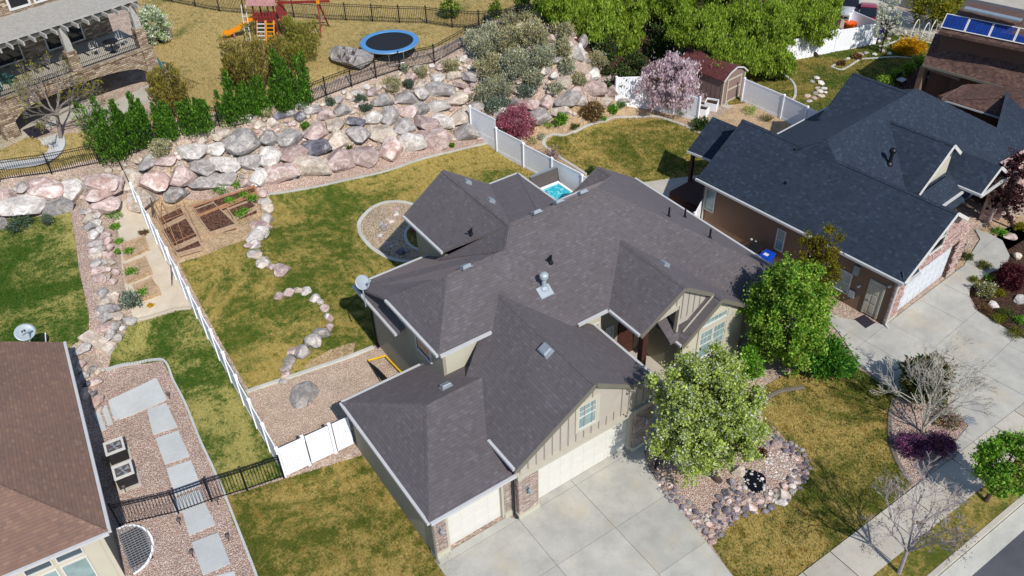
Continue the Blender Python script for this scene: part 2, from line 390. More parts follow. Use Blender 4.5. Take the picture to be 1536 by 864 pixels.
LEAF = {
 'lime': leaf('leaf_lime', ['#5c7420', '#7d9630', '#9ab244', '#b2c65c']),
 'pear': leaf('leaf_pear', ['#74862e', '#93a640', '#b2c45c', '#c8d480']),
 'green': leaf('leaf_green', ['#3f6a1a', '#5c9024', '#78aa34', '#98c44c']),
 'ever': leaf('leaf_evergreen', ['#24400e', '#345614', '#46701c', '#628a2e'], trans=.2),
 'blossom_w': leaf('blossom_white', ['#a0a684', '#c3c8a8', '#dddfcc', '#e8e8dc']),
 'blossom_p': leaf('blossom_pink', ['#a8858e', '#cbb0b6', '#e4d2d5', '#efe4e5']),
 'redpink': leaf('leaf_redpink', ['#7c3448', '#a8566c', '#c98296', '#8a5a52']),
 'willow': leaf('leaf_willow', ['#5c741c', '#7b9628', '#9ab43a', '#b8cc58']),
 'twig': leaf('bud_olive', ['#5c5a22', '#7e7a30', '#98903c', '#74582f'], trans=.1),
 'sage': leaf('leaf_sage', ['#6e7666', '#8e9682', '#aeb49c', '#c2c4a6'], trans=.1),
 'sage_y': leaf('leaf_sage_straw', ['#6f6a44', '#938a5c', '#b5aa78', '#c9be90'], trans=.1),
 'grey': leaf('leaf_greyblue', ['#3f4d44', '#586a5c', '#718270'], trans=.1),
 'olive': leaf('leaf_olive', ['#34421a', '#4c5a22', '#68702e']),
 'brown': leaf('leaf_brown', ['#4a3422', '#68492c', '#7c5c38', '#5c5026'], trans=.1),
 'yellow': leaf('blossom_yellow', ['#a87c08', '#d0a010', '#e6b818']),
 'maroon': leaf('leaf_maroon', ['#2c0c12', '#45141c', '#5c1e28'], trans=.1),
 'maroon_d': leaf('leaf_maroon_dark', ['#1c0c10', '#331319', '#4a1c24'], trans=.1),
 'purple': leaf('leaf_purple', ['#3c1c34', '#5a2c4c', '#74406a', '#8a5478'], trans=.1),
 'ylime': leaf('leaf_yellowgreen', ['#5a5c0c', '#7c7a10', '#9c9620', '#6c5c14']),
 'conif': leaf('leaf_conifer', ['#1c3012', '#2a4418', '#3c5420', '#54602c'], trans=.05),
 'jun': leaf('leaf_juniper', ['#1a4410', '#2a6018', '#3f7820'], trans=.05),
}
BARK = {k: plain('bark_'+k, c, .9, var=.25, scale=8, bump=.5) for k, c in dict(grey='#7d746c', pale='#aaa498', brown='#4a3c32', dark='#2c221e', mauve='#938b8b').items()}
# ------------------------------------------------------------------ terrain
CP = [ # (px, py, height) surveyed points
 (0,864,0),(200,864,0),(400,864,0),(655,838,0),(945,678,0),(1200,864,0),(1400,864,0),(1536,860,0),(1536,600,0),(1327,488,0),(1425,420,0),(1000,744,0),(1250,650,0),(1536,480,0),
 (205,600,.1),(300,760,0),(430,720,0),(517,640,0),(380,640,.05),(565,520,.1),(470,580,.1),(600,330,.3),(540,380,.3),(700,250,.55),(600,242,.9),(500,275,1.1),(400,292,1.3),(730,212,.6),
 (800,262,.25),(870,300,0),(330,480,.9),(460,400,.7),(250,385,1.6),(395,350,1.2),(300,330,1.8),(220,300,2.2),(200,275,2.5),(350,300,1.6),
 (165,330,2.35),(200,380,1.8),(225,430,1.3),(200,475,1.0),(285,455,1.0),(180,520,.5),(160,555,.3),(240,560,.2),
 (110,330,2.8),(122,400,2.35),(138,470,1.9),(130,530,1.5),(60,400,2.5),(10,450,2.3),(10,350,2.9),(90,500,1.8),(10,540,1.8),
 (0,325,2.9),(110,300,2.8),(200,287,2.6),(0,282,4.2),(150,258,4.3),(230,235,4.3),(290,215,4.4),(330,190,4.5),(410,165,4.5),(490,140,4.5),(600,95,4.6),(700,62,4.8),(300,285,1.8),
 (100,215,4.6),(240,125,4.6),(50,150,4.6),(0,200,4.6),(200,60,4.6),(0,20,4.6),(420,100,4.6),(585,66,4.6),(250,150,4.6),(450,30,4.6),(700,20,4.6),(620,10,4.6),(560,110,4.6),
 (760,55,5.6),(820,45,6.2),(860,70,5.2),(780,110,3.8),(700,110,3.6),(900,110,2.6),(925,135,1.0),(760,150,2.2),(840,140,2.6),(700,165,1.7),(830,185,.6),(900,170,.6),(770,190,.7),(640,150,2.6),(500,200,2.7),(600,190,2.2),(400,220,3.2),(300,250,3.0),
 (880,30,3.0),(950,60,1.5),(1000,100,.7),(950,10,2.0),
 (850,210,.2),(930,200,.2),(1000,185,.3),(1000,260,0),(960,290,0),(1095,150,.4),(1160,170,.4),(1230,180,.4),(1180,100,.5),(1300,100,.4),(1300,60,.3),(1420,60,.2),(1300,20,0),(1420,10,0),(1200,30,.3),(1080,50,.6),(1536,160,.2),(1450,210,.2),(1100,300,0),(1250,300,0),
]
cx = []; cz = []
for a, b, h in CP:
    q = P(a, b, z=h); cx.append((q[0], q[1])); cz.append(h)
for q in ((-60, -10, 0), (20, -30, 0), (110, -10, 0), (120, 60, 0), (130, 140, 0), (60, 170, 1), (0, 150, 5.2), (-70, 120, 5.2), (-60, 60, 4.6), (-40, 25, .8), (30, 110, 3), (80, 110, .3), (18, 2, 0), (34, 2, 0), (50, 20, 0), (60, 40, .1)): cx.append(q[:2]); cz.append(q[2])
cx = np.array(cx); cz = np.array(cz); nn = len(cx)
def _U(r2): return np.where(r2 < 1e-9, 0, r2*np.log(np.maximum(r2, 1e-9)))
_K = _U(((cx[:, None]-cx[None])**2).sum(2))+np.eye(nn)*2.0
_Pm = np.c_[np.ones(nn), cx]; _A = np.zeros((nn+3, nn+3)); _A[:nn, :nn] = _K; _A[:nn, nn:] = _Pm; _A[nn:, :nn] = _Pm.T
_w = np.linalg.solve(_A, np.r_[cz, 0, 0, 0])
GX0, GX1, GY0, GY1, GS = -70, 140, -30, 190, 1.0
gx = np.arange(GX0, GX1+.1, GS); gy = np.arange(GY0, GY1+.1, GS)
XX, YY = np.meshgrid(gx, gy); flat = np.c_[XX.ravel(), YY.ravel()]
ZZ = np.zeros(len(flat))
for k in range(nn): ZZ += _w[k]*_U((flat[:, 0]-cx[k, 0])**2+(flat[:, 1]-cx[k, 1])**2)
ZZ += _w[nn]+flat@_w[nn+1:]; ZZ = np.clip(ZZ, -.5, 7).reshape(XX.shape)
# building plots and the street side are level
ZZ = np.where((XX > 8) & (YY < 26) & (YY > -30), np.where(ZZ < 9, 0, ZZ), ZZ)
ZZ = np.where((YY <= 6.01), -.4, ZZ)
def T(x, y):
    fx = min(max((x-GX0)/GS, 0), len(gx)-1.001); fy = min(max((y-GY0)/GS, 0), len(gy)-1.001)
    i = int(fx); j = int(fy); a = fx-i; b = fy-j
    if a >= b: return float(ZZ[j, i]*(1-a)+ZZ[j, i+1]*(a-b)+ZZ[j+1, i+1]*b)
    return float(ZZ[j, i]*(1-b)+ZZ[j+1, i]*(b-a)+ZZ[j+1, i+1]*a)
def G(px, py, h=0.0):                       # ground point (raised by h) seen at a place of the photo
    d = _ray(px, py); lo = (7.5-_C[2])/d[2]; hi = (-.6+h-_C[2])/d[2]
    t = lo; prev = lo
    for k in range(61):
        t = lo+(hi-lo)*k/60; q = _C+t*d
        if q[2] <= T(q[0], q[1])+h: break
        prev = t
    a, b = prev, t
    for _ in range(14):
        m = (a+b)/2; q = _C+m*d
        if q[2] <= T(q[0], q[1])+h: b = m
        else: a = m
    q = _C+b*d; return (float(q[0]), float(q[1]), T(q[0], q[1])+h)
def mpp(px, py):                            # metres per photo pixel there
    q = np.array(G(px, py)); return float(np.linalg.norm(q-_C)/math.sqrt(FPX**2+(px-768)**2+(py-432)**2))
# ground sheet, reaching well beyond everything in view
g = MB(); nx = len(gx); ny = len(gy)
g.v = [(float(x), float(y), float(z)) for x, y, z in zip(XX.ravel(), YY.ravel(), ZZ.ravel())]
for j in range(ny-1):
    for i in range(nx-1):
        a = j*nx+i; g.f.append((a, a+1, a+nx+1)); g.f.append((a, a+nx+1, a+nx))
struct('ground', g, M['soil'], smooth=True)
far = MB(); fz = -.05
for (x0, y0, x1, y1) in ((-600, -400, 700, GY0), (-600, GY1, 700, 900), (-600, GY0, GX0, GY1), (GX1, GY0, 700, GY1)):
    far.poly([(x0, y0, fz), (x1, y0, fz), (x1, y1, fz), (x0, y1, fz)])
struct('outer_ground', far, M['lawn_upper'])
def drape(name, poly, mat, lift, parent=None, world=False, step=1.0, kind='structure', edge=.05):
    """a sheet following the terrain; poly in photo points (or world x,y)"""
    pts = [tuple(p[:2]) for p in poly] if world else [G(*p)[:2] for p in poly]
    bm = bmesh.new(); vs = [bm.verts.new((x, y, 0)) for x, y in pts]
    f = bm.faces.new(vs); bmesh.ops.triangulate(bm, faces=[f])
    xs = [p[0] for p in pts]; ys = [p[1] for p in pts]
    def cut(co, no):
        bmesh.ops.bisect_plane(bm, geom=bm.verts[:]+bm.edges[:]+bm.faces[:], plane_co=co, plane_no=no, dist=1e-5)
    for x in range(math.ceil(min(xs)), math.floor(max(xs))+1): cut((x, 0, 0), (1, 0, 0))
    for y in range(math.ceil(min(ys)), math.floor(max(ys))+1): cut((0, y, 0), (0, 1, 0))
    for dd in range(math.floor(min(xs)-max(ys)), math.ceil(max(xs)-min(ys))+1): cut((dd, 0, 0), (1, -1, 0))
    for v in bm.verts: v.co.z = T(v.co.x, v.co.y)+lift
    for f in bm.faces:
        f.normal_update()
        if f.normal.z < 0: f.normal_flip()
    if edge:                                # its rim goes down into the ground
        be = [e for e in bm.edges if len(e.link_faces) == 1]
        r = bmesh.ops.extrude_edge_only(bm, edges=be)
        for v in r['geom']:
            if isinstance(v, bmesh.types.BMVert): v.co.z -= lift+edge
    off = root(parent).location if parent else Vector((0, 0, 0))
    for v in bm.verts: v.co -= off
    me = bpy.data.meshes.new(name); bm.to_mesh(me); bm.free(); autouv(me, off); me.materials.append(mat)
    o = bpy.data.objects.new(name, me); COL.objects.link(o); o.parent = parent
    if not parent: o['kind'] = kind
    return o
def ribbon(name, pts, w, h, mat, parent=None, closed=False, world=False, kind='structure', lift=.02):
    """a low kerb along a line of photo points"""
    q = [tuple(p[:2]) for p in pts] if world else [G(*p)[:2] for p in pts]
    q = spline(q, 8, closed); m = MB(); n = len(q); ring = []
    for i in range(n):
        a = q[(i-1) % n] if closed or i else q[0]; b = q[(i+1) % n] if closed or i < n-1 else q[-1]
        d = b-a; d /= max(1e-6, np.linalg.norm(d)); r = np.array([d[1], -d[0]])*w/2
        z = T(*q[i]); c = .22*w
        ring.append([(q[i][0]+r[0]*k, q[i][1]+r[1]*k, z+hh) for k, hh in ((1, -.05), (1, h*.7), (.7, h), (-.7, h), (-1, h*.7), (-1, -.05))])
    m.v = [p for rr in ring for p in rr]
    for i in range(n if closed else n-1):
        for k in range(6): a = i*6+k; b = i*6+(k+1) % 6; c2 = ((i+1) % n)*6; m.f.append((a, c2+k, c2+(k+1) % 6, b))
    if not closed: m.f.append(tuple(range(6))); m.f.append(tuple(range(6*n-1, 6*n-7, -1)))
    return part(name, m, mat, parent, kind=None if parent else kind)
# ---- lawns, beds, paving (layers 15 mm apart)
drape('lawn', [(205,-30),(200,60),(262,108),(300,125),(245,170),(150,190),(150,237),(300,172),(480,128),(600,82),(720,38),(830,12),(900,-30)], M['lawn_upper'], .02)
drape('lawn', [(-40,270),(0,268),(75,255),(150,236),(160,190),(110,200),(60,210),(-40,195)], M['lawn_upper'], .02)
drape('lawn', [(268,395),(300,386),(372,360),(398,350),(407,310),(400,294),(440,285),(520,269),(570,258),(620,241),(680,226),(738,214),(800,255),(900,320),(760,480),(600,480),(562,519),(470,552),(374,586),(330,510)], M['lawn_back'], .02)
drape('gravel_yard', [(374,588),(470,554),(562,522),(650,640),(548,642),(500,655),(432,672),(412,676)], M['grav_tan'], .02)
drape('lawn', [(385,864),(345,772),(338,746),(430,718),(548,682),(575,690),(700,860),(700,900),(395,910)], M['lawn_gold'], .02)
drape('lawn', [(163,553),(168,525),(200,478),(288,461),(333,525),(372,595),(412,680),(423,715),(338,744),(300,660),(262,575),(243,541),(190,546)], M['lawn_green'], .02)
drape('lawn', [(-60,345),(0,332),(60,325),(106,318),(118,400),(134,470),(136,500),(100,525),(80,600),(-60,640)], M['lawn_green'], .02)
drape('gravel_strip', [(107,316),(124,314),(134,380),(146,470),(158,510),(138,530),(134,500),(134,470),(118,400)], M['grav_pink'], .035)
drape('gravel_path', [(158,556),(190,548),(243,541),(262,575),(300,660),(338,744),(345,772),(385,864),(398,920),(150,930),(110,600)], M['grav_pink'], .02)
drape('sandy_patio', [(170,325),(198,290),(212,318),(245,385),(288,458),(240,468),(200,478),(190,440),(183,400),(178,350)], M['conc_sand'], .02)
drape('garden_soil', [(214,300),(262,300),(385,270),(402,290),(408,318),(397,345),(370,360),(300,386),(266,393),(240,350)], M['dirt'], .035)
drape('gravel_bed', [(200,300),(262,296),(390,292),(440,286),(520,270),(570,259),(620,242),(680,227),(738,214),(735,206),(640,222),(560,240),(470,262),(400,276),(300,284),(215,290)], M['grav_pink'], .05)
drape('lawn', [(815,216),(825,203),(860,197),(900,182),(930,176),(975,175),(1005,180),(1050,200),(1110,240),(1060,262),(1000,268),(960,275),(930,262),(880,262),(845,240),(828,228)], M['lawn_gold'], .02)
drape('sand_yard', [(1035,175),(1060,190),(1110,150),(1160,165),(1200,182),(1236,172),(1260,200),(1180,240),(1090,215)], M['dirt'], .02)
drape('bed_soil', [(930,150),(1030,165),(1055,200),(1010,183),(975,178),(930,178),(900,185),(862,199),(828,205),(818,216),(822,228),(846,242),(870,262),(810,230),(770,205),(730,180),(800,178),(900,160)], M['dirt'], .035)
drape('lawn', [(1080,160),(1110,110),(1170,90),(1300,62),(1330,45),(1420,55),(1400,140),(1290,160),(1236,172),(1160,150)], M['lawn_right'], .02)
drape('patio', [(955,275),(1055,262),(1120,320),(1060,352),(1015,330)], M['conc_walk'], .035)
drape('patio', [(155,160),(262,108),(272,128),(172,178),(130,172),(0,225),(-50,215),(-50,120),(100,100)], M['conc_walk'], .035)
ribbon('path', [(-30,248),(20,243),(60,237),(78,222),(76,205)], 1.5, .05, M['conc_pad'])
drape('lawn', [(1135,585),(1180,562),(1275,545),(1345,592),(1333,640),(1344,690),(1368,727),(1208,866),(1195,900),(1110,900),(1092,855),(1065,812),(1110,772),(1215,718),(1200,680),(1150,650)], M['lawn_gold'], .02)
drape('gravel_bed', [(975,672),(1060,640),(1160,640),(1216,700),(1190,745),(1110,772),(1075,812),(1040,790),(1000,750),(980,715)], M['grav_pink'], .035)
drape('gravel_bed', [(1338,598),(1400,592),(1460,640),(1368,727),(1346,690),(1334,645)], M['grav_pink'], .035)
drape('shrub_bed', [(1452,440),(1475,395),(1500,345),(1536,335),(1620,420),(1600,560),(1536,508),(1470,470)], M['mulch'], .02)
drape('shrub_bed', [(1432,402),(1452,372),(1470,385),(1440,415)], M['dirt'], .02)
drape('dirt_bed', [(1462,352),(1490,330),(1560,320),(1620,420),(1536,360),(1512,375),(1500,362)], M['dirt'], .02)
drape('tree_shade_floor', [(862,60),(905,105),(935,135),(985,128),(1045,110),(1075,120),(1110,104),(1180,86),(1250,70),(1262,30),(1235,-10),(1100,-30),(900,-30),(850,0)], M['mulch'], .02)  # shade under the lime trees, put in as a dark ground sheet
# the street and its kerb run along x; heights stepped 4 mm or more
def sheet(name, x0, y0, x1, y1, z0, z1, mat, parent=None): m = MB(); m.box(x0, y0, z0, x1, y1, z1); return struct(name, m, mat, parent)
sw = struct('sidewalk', MB().box(-60, 7.84, -.1, 120, 9.46, .03), M['curb_dark'])
swp = None
x = -60.0
while x < 120:
    m = MB(); m.box(.02, .0, 0, 1.60, 1.66, .05)
    if swp is None: swp = m.mesh('sidewalk_slab', M['conc_walk'])
    if 10 < x < 46: inst('sidewalk_slab', swp, (x, 7.82, .03), parent=sw)
    elif swp: inst('sidewalk_slab', swp, (x, 7.82, .03), parent=sw) if -20 < x < 80 else None
    x += 1.62
struct('verge', MB().box(-60, 6.6, -.35, 120, 7.82, .035), M['lawn_gold'])
kb = MB(); kb.hexa([(-60, 6.35, -.3), (120, 6.35, -.3), (120, 6.6, -.3), (-60, 6.6, -.3)], [(-60, 6.4, .06), (120, 6.4, .06), (120, 6.6, .062), (-60, 6.6, .062)])
struct('kerb', kb, M['conc_walk'])
struct('gutter', MB().box(-60, 5.62, -.3, 120, 6.35, -.06), M['curb'])
# ------------------------------------------------------------------ building helpers
def roof_slabs(name, planes, mat, parent, th=.14):
    o = None
    for k, pl in enumerate(planes):
        m = MB(); m.slab(pl, (0, 0, -th)); o2 = part(name, m, mat, parent)
        o = o or o2
    return o
def edge_board(name, segs, mat, parent, w=.13, h=.17, out=None, dz=-.09):
    """eave gutters / rake boards: a bar along each edge"""
    for a, b in segs:
        a = Vector(a)+Vector((0, 0, dz)); b = Vector(b)+Vector((0, 0, dz))
        part(name, MB().bar(a, b, w, h), mat, parent)
def ridge_caps(segs, mat, parent):
    for a, b in segs:
        a = Vector(a); b = Vector(b); m = MB(); d = (b-a).normalized(); r = d.cross(Vector((0, 0, 1))).normalized()
        n = max(2, int((b-a).length/.28))
        for k in range(n):
            p = a.lerp(b, k/n); q = a.lerp(b, (k+1.08)/n); u = Vector((0, 0, 1))
            lift = .018+.012*(k % 2)
            m.slab([p+u*lift, q+u*lift, q+r*.14-u*.055, p+r*.14-u*.055], (0, 0, -.02)); m.slab([q+u*lift, p+u*lift, p-r*.14-u*.055, q-r*.14-u*.055], (0, 0, -.02))
        part('ridge_cap', m, mat, parent)
def frame_from(o, ax):                       # local frame: origin, x axis angle
    c, s = math.cos(ax), math.sin(ax)
    return lambda u, v, z: (o[0]+c*u-s*v, o[1]+s*u+c*v, z)
def window(parent, fr, u0, u1, z0, z1, mat_f, mat_g, n_out=-1, depth=.05, grid=None, axis='u', v=0.0, sash=False, trim=.07, name='window', half=False):
    """a framed window on a wall plane; axis 'u': the wall runs along u at v, facing n_out*v; axis 'v': along v at u=v, facing n_out*u"""
    def B(a0, b0, z0_, a1, b1, z1_, m):
        if axis == 'u': m.box(a0, min(v+n_out*b0, v+n_out*b1), z0_, a1, max(v+n_out*b0, v+n_out*b1), z1_, fr)
        else: m.box(min(v+n_out*b0, v+n_out*b1), a0, z0_, max(v+n_out*b0, v+n_out*b1), a1, z1_, fr)
        return m
    m = MB(); t = trim
    B(u0, -.01, z0, u0+t, depth, z1, m); B(u1-t, -.01, z0, u1, depth, z1, m); B(u0+t, -.01, z1-t, u1-t, depth, z1, m); B(u0+t, -.01, z0, u1-t, depth+.02, z0+t, m)
    if sash: B(u0+t, -.01, (z0+z1)/2-.025, u1-t, depth-.008, (z0+z1)/2+.025, m)
    if grid:
        nx_, nz_ = grid
        for i in range(1, nx_): a = u0+t+(u1-u0-2*t)*i/nx_; B(a-.01, .0, (z0+z1)/2 if half else z0+t, a+.01, .022, z1-t, m)
        for i in range(nz_//2+1 if half else 1, nz_): a = z0+t+(z1-z0-2*t)*i/nz_; B(u0+t, .0, a-.012, u1-t, .024, a+.012, m)
    w = part(name, m, mat_f, parent)
    part('pane', B(u0+t*.9, -.01, z0+t*.9, u1-t*.9, .012, z1-t*.9, MB()), mat_g, w)
    return w
def turtle_vent(parent, p, n, ang, s=.38, mat=None):
    """a low louvre vent on a roof plane with normal n"""
    n = Vector(n).normalized(); d = Vector((math.cos(ang), math.sin(ang), 0)); d = (d-n*d.dot(n)).normalized(); e = n.cross(d); p = Vector(p)
    w, h, t = s*.55, s*.42, s*.32; m = MB()
    q = [(-w*1.25, -h*1.2), (w*1.25, -h*1.2), (w*1.25, h*1.2), (-w*1.25, h*1.2)]
    m.hexa([p+d*a+e*b-n*.01 for a, b in q], [p+d*a+e*b+n*.02 for a, b in q])
    q2 = [(-w, -h), (w, -h), (w, h), (-w, h)]; q3 = [(-w*.7, -h*.9), (w*.75, -h*.9), (w*.75, h*.7), (-w*.7, h*.7)]
    m.hexa([p+d*a+e*b+n*.02 for a, b in q2], [p+d*a+e*b+n*t for a, b in q2])
    m.hexa([p+d*a+e*b+n*t for a, b in q2], [p+d*a+e*b+n*(t*1.3) for a, b in q3])
    return part('roof_vent', m, mat or M['vent'], parent)
def pipe(parent, p, h, r, mat, prongs=0, cap=False):
    p = Vector(p); m = MB(); m.tube([p-Vector((0, 0, .1)), p+Vector((0, 0, h))], r, 8)
    m.lathe(p, [(r*2.2, -.04), (r*2.0, .05), (r*1.1, .14)], 10)
    for k in range(prongs):
        a = k*2.3+.8; m.tube([p+Vector((0, 0, .1)), p+Vector((.13*math.cos(a), .13*math.sin(a), .22)), p+Vector((.16*math.cos(a), .16*math.sin(a), h*.9))], r*.9, 6)
    o = part('vent_pipe', m, mat, parent)
    if cap: part('pipe_cap', MB().lathe(p+Vector((0, 0, h)), [(r*1.1, -.05), (r*1.9, .0), (r*1.9, .16), (r*1.2, .24), (.02, .27)], 16), mat, o)
    return o
# ------------------------------------------------------------------ the grey-roofed house in the middle
H = thing('grey_house', 'large grey-roofed stucco house with hips and gables behind the wide driveway', 'house', (15, 22, 0))
sl_ = .635
A = (17.84, 27.24, 7.5); B = (23.1, 27.24, 7.5); K = (16.93, 26.32, 6.92); Hh = (13.82, 26.32, 6.90); Cr = (30.15, 20.15, 3.0)
def Fz(y): return 3+.635*(y-20.15)
lw_f = (11.67, 23.7, Fz(23.7)); lw_b = (11.62, 28.35, Fz(23.7))
main = [A, K, Hh, lw_f, (14.6, 23.7, Fz(23.7)), (18.3, 22.48, Fz(22.48)), (20.03, 22.48, Fz(22.48)), (22.0, 22.48, Fz(22.48)), (23.2, 20.15, 3.0), Cr, B]
main = [A, K, Hh, lw_f, (16.55, 23.7, Fz(23.7)), (17.9, 22.48, Fz(22.48)), (21.9, 22.48, Fz(22.48)), (21.9, 20.15, 3.0), Cr, B]
roof_slabs('roof', [main], M['roof'], H)
R_ = [
 [B, Cr, (30.15, 32.2, 3.0), (27.3, 32.2, 4.78), (23.9, 31.6, 6.2)],                       # right plane
 [lw_f, Hh, lw_b],                                                                          # left hip
 [Hh, (17.9, 26.32, 6.90), (17.9, 31.86, 3.82), (11.52, 31.86, 3.82), (11.52, 31.84, 3.83), lw_b],           # left wing, back plane
]
R_[0] = [B, Cr, (30.15, 32.2, 3.0), (27.3, 32.2, 4.80), (27.4, 30.9, 4.76)]
E1 = 4.35
R_ += [
 [(17.84, 33.3, 7.5), (15.33, 33.3, 5.72), (15.33, 29.45, 5.72), (17.84, 27.24, 7.5)], [A, K, (15.2, 29.7, 5.12)],  # rear gable, left
 [(17.84, 27.24, 7.5), (20.5, 29.0, 5.62), (20.55, 33.27, 5.62), (17.84, 33.3, 7.5)],       # rear gable, right
 [(19.55, 27.26, 7.48), (17.9, 27.28, 7.45), (20.0, 33.28, 5.62), (22.42, 33.28, 5.62)],    # patio roof, back
 [(19.55, 27.26, 7.48), (22.42, 33.28, 5.62), (22.42, 29.6, 5.62), (21.0, 27.5, 7.2)],      # patio roof, right
 [A, B, (27.4, 30.9, 4.76), (25.4, 32.18, 3.80), (24.3, 29.85, 5.54), (17.9, 29.85, 5.54)],                                              # main back plane
]
g3 = P(863, 287, y=32.2)
R_ += [[(27.3, 32.2, 4.80), (27.3, 30.7, 4.80), (24.9, 31.5, 3.46), (24.9, 32.2, 3.46)]]
roof_slabs('roof', R_, M['roof'], H)
# low side roof below the left wing's eave
roof_slabs('roof', [[(11.5, 31.86, 3.84), (11.5, 27.45, 3.84), (12.3, 27.45, 4.30), (12.3, 31.2, 4.30)]], M['roof'], H)
# single garage
sg = dict(x0=7.79, y0=18.23, y1=25.9, z=2.85)
S1 = (10.16, 22.3, 4.3); S2 = (13.6, 22.3, 4.3)
roof_slabs('roof', [[(7.79, 18.23, 2.85), (12.2, 18.23, 2.85), (13.6, 18.23, 2.85), S2, S1], [(7.79, 25.9, 2.85), (7.79, 18.23, 2.85), S1], [(12.3, 25.9, 2.85), (7.79, 25.9, 2.85), S1, S2, (13.6, 25.9, 2.85)]], M['roof'], H)
# double garage gable
GY = 17.93
roof_slabs('roof', [[(15.55, GY, 5.97), (15.55, 25.1, 5.97), (11.63, 22.4, 3.5), (11.63, GY, 3.5)], [(15.55, 25.1, 5.97), (15.55, GY, 5.97), (19.45, GY, 3.5), (19.45, 22.85, 3.5)]], M['roof'], H)
# entry gable and the front wing in line with it
roof_slabs('roof', [[(22.6, 20.28, 5.94), (22.6, 24.85, 5.94), (20.03, 22.5, 4.48), (20.03, 20.2, 4.48)],
  [(22.6, 24.85, 5.94), (22.6, 20.28, 5.94), (24.6, 20.28, 4.64), (24.6, 19.75, 4.64), (27.06, 19.8, 2.93), (27.06, 20.1, 2.93)],
  [(24.6, 19.75, 4.64), (24.6, 21.6, 4.64), (22.33, 21.6, 2.9), (22.33, 19.75, 2.9)]], M['roof'], H)
ridge_caps([(A, B), (K, Hh), (B, Cr), (Hh, lw_f), (Hh, lw_b), ((17.84, 33.3, 7.5), (17.84, 27.3, 7.5)), ((19.6, 27.4, 7.45), (22.42, 33.28, 5.62)), (S1, (12.9, 22.3, 4.3)), (S1, (7.79, 18.23, 2.85)), (S1, (7.79, 25.9, 2.85)),
  ((15.55, GY, 5.97), (15.55, 24.8, 5.97)), ((22.6, 20.28, 5.94), (22.6, 24.75, 5.94)), ((24.6, 19.75, 4.64), (24.6, 20.28, 4.64)), ((27.3, 32.2, 4.8), (27.3, 31.0, 4.8)), (A, K), (B, (27.35, 31.0, 4.78))], M['roof'], H)
# gutters and rake boards
edge_board('gutter', [((7.73, 18.2, 2.85), (7.73, 25.95, 2.85)), ((7.8, 25.98, 2.85), (11.95, 25.98, 2.85)), ((7.8, 18.15, 2.85), (11.75, 18.15, 2.85)),
  ((11.44, 27.45, 3.84), (11.44, 31.9, 3.84)), ((11.5, 31.94, 3.82), (16.9, 31.94, 3.82)), ((11.6, 23.7, 5.26), (11.56, 28.35, 5.26)), ((11.7, 23.62, 5.26), (14.3, 23.62, 5.26)),
  ((15.27, 29.4, 5.72), (15.27, 33.3, 5.72)), ((20.6, 33.34, 5.62), (22.45, 33.34, 5.62)), ((22.48, 29.7, 5.62), (22.48, 33.3, 5.62)), ((22.5, 29.9, 5.54), (24.2, 29.9, 5.54)),
  ((30.21, 20.15, 3.0), (30.21, 32.2, 3.0)), ((18.2, 22.42, 4.48), (20.0, 22.42, 4.48)), ((19.97, 20.25, 4.48), (19.97, 22.45, 4.48)), ((19.51, 18.0, 3.5), (19.51, 22.8, 3.5)), ((11.57, 18.0, 3.5), (11.57, 19.85, 3.5)),
  ((22.27, 19.8, 2.9), (22.27, 20.9, 2.9)), ((27.2, 20.1, 3.0), (30.15, 20.1, 3.0))], M['fascia'], H, .12, .13, dz=-.06)
edge_board('rake_board', [((15.55, GY-.03, 5.97), (11.6, GY-.03, 3.48)), ((15.55, GY-.03, 5.97), (19.5, GY-.03, 3.47)), ((22.6, 20.25, 5.94), (20.0, 20.17, 4.46)), ((22.6, 20.25, 5.94), (24.6, 20.25, 4.62)),
  ((24.6, 19.72, 4.64), (22.3, 19.72, 2.88)), ((24.6, 19.72, 4.64), (27.1, 19.76, 2.9)), ((17.84, 33.33, 7.5), (15.3, 33.33, 5.7)), ((17.84, 33.33, 7.5), (20.6, 33.33, 5.6)), ((27.3, 32.23, 4.8), (30.15, 32.23, 3.0)), ((27.3, 32.23, 4.8), (24.9, 32.23, 3.46))], M['trim_taupe'], H, .05, .2, dz=-.11)
part('roof_closure', MB().slab([K, A, (17.84, 27.24, 6.35), (16.93, 26.32, 6.75)], (.06, -.06, 0)), M['roof'], H)
# walls
def wall(name, x0, y0, x1, y1, z0, z1, mat, parent=None, t=.15): return part(name, MB().box(x0, y0, z0, x1, y1, z1), mat, parent or H)
def gable_wall(name, pts, t, mat, parent): return part(name, MB().slab(pts, t), mat, parent)
wall('wall', 7.96, 18.45, 8.12, 25.55, 0, 2.78, M['stucco'])                   # single garage, left
wall('wall', 8.12, 25.4, 11.95, 25.55, 0, 2.78, M['stucco'])
wall('wall', 11.95, 23.95, 12.1, 28.1, -.1, 5.14, M['stucco']); wall('wall', 11.95, 28.1, 12.1, 31.3, -.1, 3.72, M['stucco'])                 # left wing
part('wall', MB().slab([(12.1, 23.95, 5.14), (12.1, 23.95, 2.0), (18.5, 23.95, 2.0), (18.5, 23.95, 5.14)], (0, .15, 0)), M['stucco_cream'], H)
wall('wall', 11.95, 31.3, 17.5, 31.45, -.1, 3.72, M['stucco'])
wall('wall', 15.7, 29.9, 15.85, 32.9, -.1, 5.6, M['stucco'])                    # rear wing
gable_wall('wall', [(15.85, 32.9, -.1), (20.3, 32.9, -.1), (20.3, 32.9, 5.5), (17.84, 32.9, 7.2), (15.85, 32.9, 5.75)], (0, -.15, 0), M['stucco'], H)
wall('wall', 20.3, 32.6, 22.0, 32.75, -.1, 5.45, M['stucco']); wall('wall', 21.9, 29.4, 22.05, 32.6, -.1, 5.45, M['stucco'])
